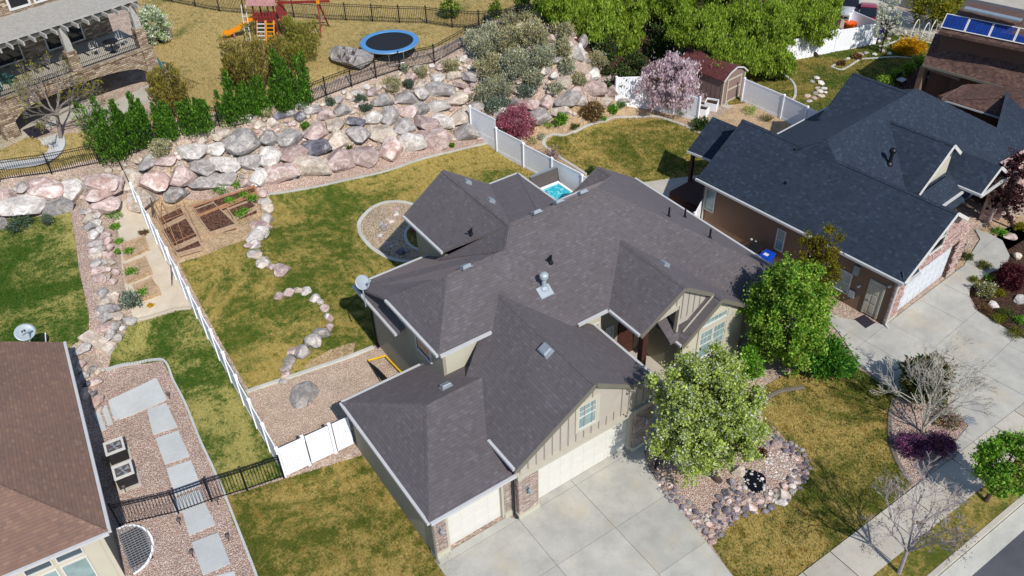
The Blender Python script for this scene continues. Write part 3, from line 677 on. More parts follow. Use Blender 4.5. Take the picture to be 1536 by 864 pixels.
wall('wall', 22.05, 29.4, 24.9, 29.55, -.1, 5.3, M['stucco'])
wall('wall', 24.9, 29.55, 25.05, 31.75, -.1, 3.2, M['stucco'])
gable_wall('wall', [(24.9, 31.9, -.1), (29.7, 31.9, -.1), (29.7, 31.9, 3.0), (27.3, 31.9, 4.55), (24.9, 31.9, 3.2)], (0, -.15, 0), M['stucco'], H)
wall('wall', 29.55, 20.6, 29.7, 31.75, -.1, 2.9, M['stucco'])
wall('wall', 26.7, 20.5, 29.55, 20.65, -.1, 2.9, M['stucco'])
# single garage front: stone piers, door
def stone_pier(x0, y0, x1, y1, z0, z1, parent=H):
    p_ = part('stone_pier', MB().box(x0+.02, y0+.02, z0, x1-.02, y1, z1), M['veneer'], parent)
    m = MB(); rr = random.Random(int(x0*100)); z = z0+.02
    while z < z1-.05:
        h = rr.uniform(.07, .11); x = x0
        while x < x1-.02:
            w = min(rr.uniform(.16, .42), x1-x); d = rr.uniform(-.012, .02)
            m.box(x+.004, y0-d, z+.004, x+w-.004, y0+.03, min(z+h, z1)-.004); x += w
        y = y0+.03
        while y < y1-.02:
            w = min(rr.uniform(.16, .42), y1-y); d = rr.uniform(-.012, .02)
            m.box(x0-d, y+.004, z+.004, x0+.03, y+w-.004, min(z+h, z1)-.004)
            m.box(x1-.03, y+.004, z+.004, x1+d, y+w-.004, min(z+h, z1)-.004); y += w
        z += h
    part('stacked_stone', m, M['veneer'], p_, kind='stuff'); return p_
def sectional_door(x0, x1, z0, z1, y, mat, parent, n=4, mats=None):
    d = part('garage_door', MB().box(x0, y+.03, z0, x1, y+.07, z1), mat, parent)
    h = (z1-z0)/n; nc = round((x1-x0)/.6); w = (x1-x0)/nc
    for i in range(n):
        m = MB(); m.box(x0, y+.012, z0+i*h+.006, x1, y+.03, z0+(i+1)*h-.006)
        for j in range(nc):                 # long raised fields with grain ribs
            m.box(x0+j*w+.05, y+.0, z0+i*h+.07, x0+(j+1)*w-.05, y+.012, z0+(i+1)*h-.07)
        part('door_panel', m, mat, d)
    return d
stone_pier(7.97, 18.44, 8.55, 18.75, .32, 2.62); stone_pier(11.32, 18.44, 11.72, 18.75, .32, 2.7)
wall('footing', 7.9, 18.38, 8.6, 18.75, -.1, .32, M['stucco_cream']); wall('footing', 11.3, 18.38, 11.72, 18.75, -.1, .32, M['stucco_cream'])
wall('door_trim', 8.55, 18.46, 8.66, 18.8, 0, 2.45, M['trim_cream']); wall('door_trim', 11.21, 18.46, 11.32, 18.8, 0, 2.45, M['trim_cream']); wall('door_trim', 8.55, 18.45, 11.32, 18.82, 2.45, 2.74, M['trim_cream'])
sectional_door(8.66, 11.21, .03, 2.45, 18.62, M['garage_door'], H)
# double garage front
stone_pier(11.78, 18.05, 12.75, 18.5, .3, 2.55); stone_pier(18.0, 18.05, 19.05, 18.5, .3, 2.55)
wall('footing', 11.74, 18.0, 12.82, 18.5, -.1, .3, M['stucco_cream']); wall('footing', 17.93, 18.0, 19.1, 18.5, -.1, .3, M['stucco_cream'])
wall('door_trim', 12.75, 18.2, 12.9, 18.55, 0, 2.5, M['trim_cream']); wall('door_trim', 17.85, 18.2, 18.0, 18.55, 0, 2.5, M['trim_cream'])
wall('belly_board', 11.76, 18.03, 19.08, 18.3, 2.55, 2.78, M['trim_cream'])
sectional_door(12.9, 17.85, .03, 2.55, 18.4, M['garage_door'], H)
wall('wall', 11.75, 18.3, 11.9, 22.2, 0, 3.4, M['stucco']); wall('wall', 18.92, 18.5, 19.07, 23.4, 0, 3.35, M['stucco'])
gyw = 18.17
gable_wall('gable_wall', [(11.76, gyw, 2.78), (19.06, gyw, 2.78), (19.06, gyw, 3.52), (15.55, gyw, 5.72), (11.76, gyw, 3.38)], (0, .12, 0), M['siding'], H)
x = 11.95
while x < 19:                                # one batten every 0.4 m
    top = 5.72-.63*abs(x-15.55)
    if not (15.6 < x < 16.95 and True): part('batten', MB().box(x-.02, gyw-.03, 2.79, x+.02, gyw+.0, top), M['batten'], H)
    else: part('batten', MB().box(x-.02, gyw-.03, 2.79, x+.02, gyw+.0, 3.3), M['batten'], H)
    x += .405
WF = lambda u, v, z: (u, v, z)
wq0 = P(868, 632, y=gyw-.03); wq1 = P(893, 580, y=gyw-.03)
wx0, wz0 = P(865, 634, y=gyw)[0], P(865, 634, y=gyw)[2]; wx1, wz1 = P(897, 582, y=gyw)[0], P(897, 572, y=gyw)[2]
wc = (wx0+wx1)/2
part('window_trim', MB().box(wc-.62, gyw-.06, 3.32, wc-.47, gyw, 4.95).box(wc+.47, gyw-.06, 3.32, wc+.62, gyw, 4.95).box(wc-.47, gyw-.06, 4.8, wc+.47, gyw, 4.95).box(wc-.47, gyw-.07, 3.32, wc+.47, gyw, 3.44), M['stucco_cream'], H)
window(H, WF, wc-.47, wc+.47, 3.44, 4.8, M['white_paint'], M['glass_pale'], -1, .04, grid=(3, 4), v=gyw, sash=True, trim=.045, half=True)
# lanterns by the doors
def lantern(parent, x, y, z, side=-1):
    m = MB(); m.box(x-.06, y, z, x+.06, y+.03, z+.2); m.bar((x, y+.01, z+.16), (x, y-.16, z+.24), .025, .025); m.lathe((x, y-.17, z-.12), [(.04, 0), (.06, .05), (.075, .22), (.09, .24), (.02, .34)], 6)
    return part('wall_lantern', m, M['vent'], parent)
lantern(H, 8.24, 18.41, 1.75); lantern(H, 12.2, 18.02, 1.75); lantern(H, 18.55, 18.02, 1.8)
# downpipes
for x, y, z in ((7.9, 18.3, 2.7), (11.68, 18.25, 3.3), (11.88, 31.2, 3.7), (22.52, 19.98, 2.8)):
    part('downpipe', MB().tube([(x, y, z), (x, y, .25), (x, y-.2, .12)], .045, 6), M['black' if x > 11 else 'trim_taupe'], H)
# window on the left wing
window(H, WF, 25.0, 26.4, 3.55, 4.5, M['white_paint'], M['glass_dark'], -1, .05, axis='v', v=11.95, trim=.06)
# entry court
wall('wall', 19.07, 22.95, 20.0, 23.1, 0, 4.35, M['stucco_cream']); wall('wall', 20.0, 22.97, 22.75, 23.1, 0, 4.4, M['stucco'])
window(H, WF, 19.25, 19.9, 2.0, 3.4, M['white_paint'], M['glass_pale'], -1, .04, v=22.95, trim=.07, grid=(2, 3))
window(H, WF, 20.35, 20.85, .9, 2.7, M['white_paint'], M['glass_pale'], -1, .04, v=22.97, trim=.1, grid=(2, 3))
dr = part('front_door', MB().box(21.15, 22.9, .3, 22.2, 22.97, 2.6), M['wood_dark'], H)
for k in range(3): part('door_panel', MB().box(21.28, 22.88, .5+k*.7, 22.07, 22.9, 1.05+k*.7), M['wood_dark'], dr)
wall('porch_floor', 19.1, 19.2, 22.6, 22.95, -.1, .28, M['conc_walk'])
wall('wall', 22.6, 20.15, 22.75, 22.97, -.1, 2.85, M['stucco'])
part('wall', MB().slab([(22.6, 22.9, 2.85), (22.6, 20.6, 2.85), (22.6, 20.6, 5.6), (22.6, 22.9, 5.6)], (.15, 0, 0)), M['stucco'], H)
# front wing with tall windows
gable_wall('wall', [(22.6, 20.05, -.1), (26.75, 20.05, -.1), (26.75, 20.05, 2.95), (24.6, 20.05, 4.35), (22.6, 20.05, 2.85)], (0, .14, 0), M['stucco_cream'], H)
def pxwin(pts, y, mat_f, mat_g, grid, **k):
    q = [P(a, b, y=y) for a, b in pts]; x0 = min(p_[0] for p_ in q); x1 = max(p_[0] for p_ in q); z0 = min(p_[2] for p_ in q); z1 = max(p_[2] for p_ in q)
    return window(H, WF, x0, x1, z0, z1, mat_f, mat_g, -1, .05, v=y, grid=grid, **k)
u0 = P(1057, 494, y=20.05); u1 = P(1089, 478, y=20.05)
window(H, WF, 23.75, 25.45, 3.0, 3.45, M['white_paint'], M['glass_pale'], -1, .05, v=20.05, grid=(6, 1), trim=.06)
window(H, WF, 23.75, 24.6, .9, 2.72, M['white_paint'], M['glass_pale'], -1, .05, v=20.05, grid=(3, 4), trim=.06, sash=True, half=True)
window(H, WF, 24.62, 25.45, .9, 2.72, M['white_paint'], M['glass_pale'], -1, .05, v=20.05, grid=(3, 4), trim=.06)
part('window_trim', MB().box(23.6, 19.98, .75, 23.74, 20.05, 3.55).box(25.46, 19.98, .75, 25.6, 20.05, 3.55).box(23.74, 19.98, 3.46, 25.46, 20.05, 3.55).box(23.74, 19.98, 2.73, 25.46, 20.05, 2.99), M['stucco_cream'], H)
# entry gable boards over the opening
yg = 20.45
a1 = P(993, 471, y=yg); a2 = P(1018, 459, y=yg); a3 = P(1013, 490, y=yg)
gable_wall('gable_wall', [tuple(a1), tuple(a2), tuple(a3), (24.6, yg, 3.6), (24.55, yg, 4.62), (22.6, yg, 5.78)], (0, .1, 0), M['siding'], H)
part('beam', MB().bar(tuple(a1+np.array([-.4, -.03, -.18])), tuple(a2+np.array([.0, -.03, .0])), .1, .22), M['trim_cream'], H)
part('beam', MB().bar(tuple(a2+np.array([0, -.03, .1])), tuple(a3+np.array([0, -.03, -.25])), .1, .2, up=(0, 1, 0)), M['trim_cream'], H)
x = 21.95
while x < 24.6:
    zt = 5.76-.6*abs(x-22.6); zb = a1[2]+(x-a1[0])*(a2[2]-a1[2])/(a2[0]-a1[0])+.08 if x < a2[0] else 3.9
    if zt > zb: part('batten', MB().box(x-.02, yg-.03, zb, x+.02, yg, zt), M['batten'], H)
    x += .38
part('rafter_board', MB().bar((24.55, 20.2, 4.55), (22.75, 20.2, 3.2), .06, .16), M['trim_cream'], H)
part('porch_post', MB().box(20.28, 20.3, .28, 20.58, 20.6, 4.3), M['wood_dark'], H)
part('stone_plinth', MB().box(20.2, 20.22, .1, 20.66, 20.68, 1.1), M['veneer'], H)
m = MB()
for k in range(2): m.bar((21.3, 19.35, .75+.3*k), (22.6, 19.35, .75+.3*k), .05, .06)
part('porch_rail', m, M['black'], H)
# vents and pipes on the roof
nF = (0, -.635, 1)
def onF(px, py): return PN(px, py, (18, 20.15, 3.0), nF)
pipe(H, onF(826, 394), .35, .06, M['black'], 2)
bp = onF(817, 437); ch = pipe(H, onF(816, 432), .62, .11, M['dish'], 0, True)
m = MB(); q = Vector(bp); m.slab([q+Vector((-.35, -.25, .05-.16)), q+Vector((.35, -.25, .05-.16)), q+Vector((.35, .2, .18)), q+Vector((-.35, .2, .18))], (0, 0, -.04)); part('flashing', m, M['dish'], ch)
nR = (sl_, 0, 1)
for a, b in ((1003, 325), (1027, 326), (1064.5, 357)): pipe(H, PN(a, b, (30.15, 20, 3), nR), .55, .05, M['black'])
nG = (.70, 0, 1)
for a, b in ((701, 274), (736, 302)): turtle_vent(H, PN(a, b, (17.84, 30, 7.5), nG), nG, 1.2)
for a, b in ((805, 320), (838, 304), (874, 290)): turtle_vent(H, Vector(PN(a, b, (20, 27.3, 7.52), (0, .3, 1))), (0, .75, 1), 0.05)
turtle_vent(H, Vector(PN(699, 401.5, (14, 26.4, 6.9), (0, .3, 1))), (0, .55, 1), 0.05)
pipe(H, PN(707, 352, (17.84, 30, 7.5), (-.71, 0, 1)), .32, .05, M['black'], 2)
pp = PN(819, 526, (15.55, 20, 5.97), (-.63, 0, 1)); turtle_vent(H, pp, (-.63, 0, 1), 1.57, .5)
turtle_vent(H, PN(669, 580, (12, 22.3, 4.3), (0, .4, 1)), (0, .4, 1), 0.0, .4)
turtle_vent(H, PN(996, 397, (22.6, 22, 5.94), (.66, 0, 1)), (.66, 0, 1), 1.3, .4)
# satellite dish
def sat_dish(name, label, base, top, face, r, mat_marks=True):
    t = thing(name, label, 'satellite dish', base); b = Vector(base); c = Vector(top); n = Vector(face).normalized()
    u = Vector((0, 0, 1)).cross(n).normalized(); v = n.cross(u); m = MB(); R = 5; K_ = 28; rings = []
    for k in range(R+1):
        rr = r*k/R; rings.append([c+u*(rr*math.cos(2*math.pi*j/K_))+v*(rr*.88*math.sin(2*math.pi*j/K_))+n*(.16*(rr/r)**2*r) for j in range(K_)])
    m.v.append(tuple(c))
    for k in range(1, R+1): m.v += [tuple(p_) for p_ in rings[k]]
    i = lambda k, j: 1+(k-1)*K_+j % K_
    for j in range(K_): m.f.append((0, i(1, j), i(1, j+1)))
    for k in range(1, R):
        for j in range(K_): m.f.append((i(k, j), i(k+1, j), i(k+1, j+1), i(k, j+1)))
    nv = len(m.v); m.v += [tuple(Vector(p_)-n*.02) for p_ in m.v]; m.f += [tuple(x_+nv for x_ in reversed(f)) for f in m.f]
    for j in range(K_): m.f.append((i(R, j), i(R, j)+nv, i(R, j+1)+nv, i(R, j+1)))
    d_ = part('reflector', m, M['dish'], t, True)
    part('mast', MB().tube([b, b+Vector((0, 0, .25)), c-n*.05-Vector((0, 0, .1))], .035, 8), M['vent'], t)
    arm0 = c-v*r*.85; foc = c+n*r*1.15-v*r*.35
    part('arm', MB().tube([arm0-n*.03, foc], .022, 6), M['vent'], t)
    part('receiver', MB().tube([foc-u*.11, foc+u*.11], .05, 8).tube([foc, foc-n*.14], .045, 8), M['dish'], t)
    return t, d_, c, u, v, n, r
sat_dish('satellite_dish', 'pale grey satellite dish on the left roof corner of the grey-roofed house', P(549, 460, z=4.05), P(543, 424, z=4.9), (.35, -.75, .75), .42)
# ------------------------------------------------------------------ the slate-blue roofed neighbour
BO = (34.3, 16.79); BA = math.radians(5.2); BF = frame_from(BO, BA)
_c, _s = math.cos(BA), math.sin(BA)
def L(u, v, z): return BF(u, v, z)
def toL(q): dx = q[0]-BO[0]; dy = q[1]-BO[1]; return (_c*dx+_s*dy, -_s*dx+_c*dy, q[2])
def Lz(px, py, z): return tuple(P(px, py, z=z))
BH = thing('blue_roof_house', 'house with slate-blue roof, brown stucco side and pink brick garage front', 'house', (BO[0]+6, BO[1]+6, 0))
def BP(*pl): return [L(*p) for p in pl]
RZ, EZ = 5.8, 3.3
r0 = L(3.35, -.35, RZ); r1 = L(3.35, 12.95, RZ)
roof_slabs('roof', [BP((3.35, -.4, RZ), (3.35, 12.95, RZ), (-.4, 12.9, EZ), (-.4, -.4, EZ)), BP((3.35, 12.95, RZ), (3.35, -.4, RZ), (5.0, -.4, 4.75), (7.4, 1.5, 3.1), (7.4, 12.95, 3.1)),
  # small roof return at the foot of the gable
  BP((-.4, -.4, EZ), (1.0, -.4, EZ), (1.3, -.02, EZ+.32), (-.1, -.02, EZ+.32))], M['roof_blue'], BH)
MZ = 6.5; mv = 7.58; mu0, mu1 = 3.68, 13.0; e1 = 2.75; dv = 5.85
roof_slabs('roof', [
  BP((mu0, mv, MZ), (mu1, mv, MZ), (16.74, 3.72, 4.0), (15.2, 1.73, 2.7), (3.2, 1.73, 2.7), (3.2, 6.4, 5.73)),
  BP((mu1, mv, MZ), (mu0, mv, MZ), (2.9, 8.9, 5.7), (6.2, 12.95, 3.3), (16.0, 12.95, 3.3)),
  BP((mu0, mv, MZ), (3.2, 6.4, 5.72), (2.9, 8.9, 5.5)),
  BP((mu1, mv, MZ), (16.0, 12.95, 3.3), (19.5, 9, 3.0), (16.74, 3.72, 4.0)),
  BP((16.74, 3.72, 4.0), (21.5, 5.5, 4.2), (21.5, 1.2, 3.0), (15.2, 1.73, 2.7)),
  BP((12.2, 11.44, 6.5), (12.2, 7.6, 6.5), (9.2, 7.6, 4.35), (9.2, 11.44, 4.35)),
  BP((12.2, 7.6, 6.5), (12.2, 11.44, 6.5), (15.2, 11.44, 4.35), (15.2, 7.6, 4.35)),
  ], M['roof_blue'], BH)
gv = 2.95; ga = (9.1, gv, 6.05)
roof_slabs('roof', [BP((9.1, gv, 6.05), (9.05, 7.1, 6.05), (6.3, 3.75, 3.95), (6.55, gv, 3.95)),
  BP((9.05, 7.1, 6.05), (9.1, gv, 6.05), (10.3, gv, 5.15), (10.6, 5.2, 4.95))], M['roof_blue'], BH, .12)
# the lower porch gable and the pent roof between
roof_slabs('roof', [BP((11.5, 1.0, 4.55), (11.5, 4.7, 4.55), (9.85, 3.9, 3.42), (9.85, 1.0, 3.42)), BP((11.5, 4.7, 4.55), (11.5, 1.0, 4.55), (13.2, 1.0, 3.35), (13.2, 3.2, 3.35)),
  BP((6.6, 2.0, 3.2), (9.8, 2.0, 3.2), (9.8, 2.95, 3.9), (6.4, 2.95, 3.9))], M['roof_blue'], BH, .1)
ridge_caps([(L(3.35, -.4, RZ), L(3.35, 12.95, RZ)), (L(mu0, mv, MZ), L(mu1, mv, MZ)), (L(mu1, mv, MZ), L(16.74, 3.72, 4.0)), (L(9.1, gv, 6.05), L(9.05, 6.9, 6.05)), (L(12.2, 11.44, 6.5), L(12.2, 7.8, 6.5))], M['roof_blue'], BH)
edge_board('gutter', [(L(-.46, -.4, EZ), L(-.46, 12.95, EZ)), (L(7.2, 13.0, 3.3), L(13, 13.0, 3.3)), (L(9.8, .95, 3.42), L(9.8, 3.9, 3.42)), (L(9.8, .95, 3.35), L(13.2, .95, 3.3)), (L(6.6, 1.94, 3.2), L(9.8, 1.94, 3.2)), (L(-.4, -.46, EZ), L(1.0, -.46, EZ))], M['fascia'], BH, .12, .13, dz=-.06)
edge_board('rake_board', [(L(3.35, -.43, RZ), L(-.35, -.43, EZ+.02)), (L(3.35, -.43, RZ), L(5.0, -.43, 4.72)), (L(9.1, gv-.03, 6.05), L(6.5, gv-.03, 3.95)), (L(9.1, gv-.03, 6.05), L(10.3, gv-.03, 5.12)), (L(11.5, .97, 4.55), L(9.9, .97, 3.42)), (L(11.5, .97, 4.55), L(12.6, .97, 3.8))], M['white_paint'], BH, .05, .18, dz=-.07)
part('gable_wall', MB().slab(BP((6.9, 3.3, 3.5), (10.1, 3.3, 3.5), (10.1, 3.3, 5.0), (9.1, 3.3, 5.8), (6.9, 3.3, 4.0)), tuple(Vector(L(0, .1, 0))-Vector(L(0, 0, 0)))), M['stucco_cream'], BH)
part('gable_wall', MB().slab(BP((10.2, 1.4, 3.3), (12.9, 1.4, 3.3), (11.5, 1.4, 4.3)), tuple(Vector(L(0, .1, 0))-Vector(L(0, 0, 0)))), M['brown_stucco'], BH)
def Bbox(name, u0, v0, z0, u1, v1, z1, mat, parent=None, **k): return part(name, MB().box(u0, v0, z0, u1, v1, z1, BF), mat, parent or BH, **k)
Bbox('wall', 0, .15, -.1, .15, 12.6, 3.2, M['brown_stucco'])
Bbox('wall', .15, 12.45, -.1, 6.9, 12.6, 3.2, M['brown_stucco'])
part('wall', MB().slab(BP((.15, 12.6, 3.2), (3.35, 12.6, 5.6), (6.5, 12.6, 3.4)), (0, -.1, 0)), M['brown_stucco'], BH)
# garage front of brick
Bbox('brick_front', 0, 0, .25, .95, .15, 3.15, M['brick_pink']); Bbox('brick_front', 6.05, 0, .25, 7.0, .15, 3.0, M['brick_pink'])
Bbox('brick_front', .95, 0, 2.5, 6.05, .15, 3.15, M['brick_pink'])
part('brick_gable', MB().slab(BP((0.1, 0, 3.15), (7.0, 0, 3.0), (6.9, 0, 3.3), (3.4, 0, 5.6)), tuple(Vector(L(0, .14, 0))-Vector(L(0, 0, 0)))), M['brick_pink'], BH)
Bbox('footing', -.02, -.03, -.1, .95, .15, .25, M['conc_walk']); Bbox('footing', 6.05, -.03, -.1, 7.03, .15, .25, M['conc_walk'])
Bbox('wall', 6.85, .15, -.1, 7.0, 7.5, 3.0, M['brown_stucco'])
# relief bricks that stand proud of the front
m = MB(); rr = random.Random(5); z = .28
while z < 5.4:
    u = 0.0
    while u < 7:
        w = rr.uniform(.2, .34)
        lim = 5.5-.66*abs(u+w/2-3.35) if z > 3.1 else 9
        if z+.1 < lim and not (.9 < u+w/2 < 6.1 and z < 2.52) and not (2.35 < u+w/2 < 4.0 and 3.2 < z < 4.8) and rr.random() < .6: m.box(u+.005, -.03-rr.uniform(-.01, .02), z+.005, u+w-.005, .02, z+.09, BF)
        u += w
    z += .1
part('brickwork', m, M['brick_pink'], BH, kind='stuff')
d = Bbox('garage_door', .95, .22, .02, 6.05, .26, 2.5, M['door_white'])
for k in range(4):
    mm = MB(); mm.box(.95, .2, .03+k*.62, 6.05, .22, .62+k*.62, BF)
    for j in range(8): mm.box(1.03+j*.635, .185, .12+k*.62, 1.55+j*.635, .2, .54+k*.62, BF)
    part('door_panel', mm, M['door_white'], d)
Bbox('door_post', 6.05, -.02, 0, 6.25, .2, 2.5, M['brown_stucco2'])
window(BH, BF, 2.5, 3.9, 3.3, 4.7, M['white_paint'], M['glass_dark'], -1, .05, v=0, sash=True)
def bw(pxs, axis_u=0.0):
    q = [toL(PN(a, b, L(axis_u, 0, 0), (_c, _s, 0))) for a, b in pxs]; return min(p[1] for p in q), max(p[1] for p in q), min(p[2] for p in q), max(p[2] for p in q)
for pts, sash in ((((1056, 312), (1075, 288)), False), (((1161, 372), (1180, 348)), True), (((1246, 428), (1280, 412)), True)):
    v0, v1, z0, z1 = bw(pts); window(BH, BF, v0, v1, z0, z1, M['white_paint'], M['glass_pale'], -1, .05, axis='v', v=0, sash=sash, trim=.06)
v0, v1, z0, z1 = bw(((1290, 478), (1326, 442)))
dv_ = Bbox('side_door', -.03, v0+.12, .12, .02, v1-.05, 2.2, M['trim_cream'])
for k in range(3):
    for j in range(2): part('door_panel', MB().box(-.05, v0+.27+j*.36, .3+k*.62, -.03, v0+.52+j*.36, .8+k*.62, BF), M['trim_cream'], dv_)
part('door_handle', MB().box(-.1, v1-.2, 1.05, -.05, v1-.1, 1.12, BF), M['vent'], dv_)
Bbox('door_trim', -.06, v0, .1, .0, v0+.1, 2.32, M['trim_cream']); Bbox('door_trim', -.06, v1-.04, .1, .0, v1+.06, 2.32, M['trim_cream']); Bbox('door_trim', -.06, v0+.1, 2.22, .0, v1-.04, 2.32, M['trim_cream'])
part('downpipe', MB().tube([L(-.08, -.05, 3.2), L(-.08, -.05, .2), L(-.2, -.3, .08)], .05, 6), M['fascia'], BH); part('downpipe', MB().tube([L(-.08, 12.4, 3.2), L(-.08, 12.4, .2)], .05, 6), M['fascia'], BH)
for a, b, hh in ((1287, 402, .4), (1279, 438, .3)):
    q = toL(PN(a, b, L(0, 0, 0), (_c, _s, 0))); Bbox('meter_box', -.14, q[1]-.16, q[2]-hh, .0, q[1]+.16, q[2]+hh*.4, M['vent'])
for a, b in ((1129, 358), (1135, 362), (1290, 429), (1336, 429)):
    q = PN(a, b, L(0, 0, 0), (_c, _s, 0)); part('wall_fitting', MB().tube([q, q-np.array([.16, 0, 0])], .07, 8), M['white_paint'], BH)
pipe(BH, PN(1177, 282, L(0, 0, EZ), Vector((-.66*_c, -.66*_s, 1))), .4, .06, M['black'], 1)
nfr = Vector((_s*.65, -_c*.65, 1)); bq = PN(1334, 246, L(mu0, mv, MZ), nfr)
pipe(BH, bq, .75, .1, M['black'], 0, True)
for a, b in ((1260, 147), (1326, 142)): pipe(BH, PN(a, b, L(0, 10, 4.8), (0, 0, 1)), .3, .05, M['black'])
# back-porch roof
pz = 3.0
pq = [Lz(1031, 226, pz), Lz(1067, 240, pz), Lz(1105, 190, 4.7), Lz(1069, 175, 4.7)]
roof_slabs('roof', [[pq[0], pq[1], pq[2], pq[3]]], M['roof_blue'], BH)
edge_board('gutter', [(pq[0], pq[1])], M['fascia'], BH, .12, .13, dz=-.06)
b0 = Vector(pq[0])+Vector((.35, -.2, 0))
part('porch_post', MB().box(b0.x-.1, b0.y-.1, 0, b0.x+.1, b0.y+.1, pz-.1), M['wood_dark'], BH)
dk = L(.6, 12.8, 0)
part('porch_deck', MB().box(.3, 12.7, .0, 4.5, 15.4, .9, BF), M['wood_dark'], BH)
for k in range(5): part('stair_tread', MB().box(.3-.3*(5-k), 12.8, .15*k, .3-.3*(4-k), 14.0, .15*k+.14, BF), M['wood_dark'], BH)
# stone pillars and wall of the entry
for (a, b) in ((1478, 330), (1496, 326)):
    q = G(a, b); part('stone_pillar', MB().box(q[0]-.28, q[1]-.28, 0, q[0]+.28, q[1]+.28, 3.1), M['brick_pink'], BH)
q = G(1500, 330)
part('brick_front', MB().box(q[0]+.6, q[1]+1.2, 0, q[0]+7, q[1]+1.5, 3.1), M['brick_pink'], BH)
q = G(1450, 320); part('entry_wall', MB().box(q[0]-1.5, q[1]+1.8, 0, q[0]+4.2, q[1]+2.0, 3.0), M['brown_stucco2'], BH)
part('entry_wall', MB().box(7.1, 3.4, 0, 16.5, 3.6, 3.1, BF), M['brown_stucco2'], BH)
# bay window box and light-well beside the garage
q = [G(1447, 352), G(1485, 318)]
part('bay_box', MB().box(7.05, .9, 0, 8.4, 1.6, .5, BF), M['conc_walk'], BH)
part('bay_glass', MB().slab(BP((7.02, .3, .95), (8.5, .3, .95), (8.5, 1.5, 1.25), (7.02, 1.5, 1.25)), (0, 0, -.05)), M['glass'], BH)
m = MB(); gq = G(1493, 318)
for k in range(6): m.bar((gq[0]-.5, gq[1]-.5+.2*k, .4), (gq[0]+.7, gq[1]-.5+.2*k, .4), .03, .03); m.bar((gq[0]-.5+.24*k, gq[1]-.5, .4), (gq[0]-.5+.24*k, gq[1]+.5, .4), .03, .03)
part('light_well_grate', m, M['vent'], BH)
wq = G(1527, 320); window(BH, WF, wq[0]-.2, wq[0]+1.3, .3, 1.9, M['white_paint'], M['glass_pale'], -1, .05, v=wq[1]+1.2, grid=(4, 3))
# ------------------------------------------------------------------ the tan-roofed house, lower left
TO = (-2.62, 24.9); TA = math.atan2(-.083, .9965); TF = frame_from(TO, TA)
TH = thing('tan_roof_house', 'house with reddish tan shingle roof at the lower left beside the gravel path', 'house', (-8, 28, 0))
ez = 3.3
ec = Vector(P(162, 797, z=ez)); eb = Vector(P(95, 513, z=ez)); dd = (eb-ec).normalized(); ll = Vector((-dd.y, dd.x, 0)); hs = 5.6; rz = ez+hs*.5
hip = ec+ll*hs+dd*hs; hip.z = rz; rb = eb+ll*hs; rb.z = rz
roof_slabs('roof', [[tuple(ec), tuple(eb), tuple(rb), tuple(hip)], [tuple(ec), tuple(hip), tuple(ec+ll*hs*2)], [tuple(ec+ll*hs*2), tuple(hip), tuple(rb), tuple(eb+ll*hs*2)]], M['roof_tan'], TH)
ridge_caps([(ec, hip), (rb, hip)], M['roof_tan'], TH)
edge_board('gutter', [(tuple(ec-ll*.05), tuple(eb-ll*.05)), (tuple(ec-dd*.05), tuple(ec+ll*10-dd*.05))], M['fascia'], TH, .12, .13, dz=-.06)
wi = ll*.34; c0 = ec+wi+dd*.4; c1 = eb+wi-dd*.35
def wallseg(a, b, z0, z1, t, mat, parent, name='wall'):
    a = Vector((a[0], a[1], z1)); b = Vector((b[0], b[1], z1)); z = Vector((0, 0, z0-z1)); return part(name, MB().slab([tuple(a), tuple(b), tuple(b+z), tuple(a+z)], t), mat, parent)
wallseg(c0, c1, -.5, 3.2, tuple(ll*.15), M['tan_stucco'], TH)
wallseg(c0, c0+ll*10, -.5, 3.2, tuple(dd*.15), M['stucco_cream'], TH)
wallseg(c1, c1+ll*10, -.5, 3.2, tuple(-dd*.15), M['tan_stucco'], TH)
# front windows below the eave
TF2 = lambda u, v, z: tuple(Vector((c0.x, c0.y, z))+ll*u+(-dd)*(-v))
for (a, b, c, dpx) in ((232//2.6675, 0, 0, 0),): pass
def tw(pxs):
    n = tuple(dd); q = [PN(a, b, tuple(c0), n) for a, b in pxs]; us = [(Vector(p)-c0).dot(ll) for p in q]; return min(us), max(us), min(p[2] for p in q), max(p[2] for p in q)
for pts, gl in ((((87, 846), (127, 828)), 'glass'), (((38, 864), (82, 848)), 'glass')):
    u0, u1, z0, z1 = tw(pts); window(TH, TF2, u0, u1, 2.3, 2.75, M['white_paint'], M[gl], -1, .05, v=0, trim=.05)
    window(TH, TF2, u0, u1, .7, 2.1, M['white_paint'], M['glass_pale'], -1, .05, v=0, trim=.06)
part('corner_board', MB().box(c0.x-.12, c0.y-.1, -.5, c0.x+.04, c0.y+.06, 3.2), M['stucco_cream'], TH)
# window well with white grate
wc_ = Vector(G(208, 818)); m = MB(); mg = MB()
ring = []
for k in range(13):
    a = -math.pi/2+math.pi*k/12; ring.append(Vector((wc_.x-.45+math.cos(a)*1.05, wc_.y+math.sin(a)*1.3, .12)))
for k in range(12): m.hexa([ring[k]-Vector((0, 0, .3)), ring[k+1]-Vector((0, 0, .3)), ring[k+1]*1.0-Vector((.09, 0, .3)), ring[k]-Vector((.09, 0, .3))], [ring[k], ring[k+1], ring[k+1]-Vector((.09, 0, 0)), ring[k]-Vector((.09, 0, 0))])
for k in range(1, 20):
    y = wc_.y-1.3+k*.13; h = math.sqrt(max(.02, 1-((y-wc_.y)/1.3)**2))*1.05; mg.bar((wc_.x-.6, y, .1), (wc_.x-.45+h, y, .1), .03, .03)
for k in range(8): x = wc_.x-.5+k*.14; h = 1.3*math.sqrt(max(.02, 1-(max(0, x-wc_.x+.45)/1.05)**2)); mg.bar((x, wc_.y-h, .125), (x, wc_.y+h, .125), .02, .02)
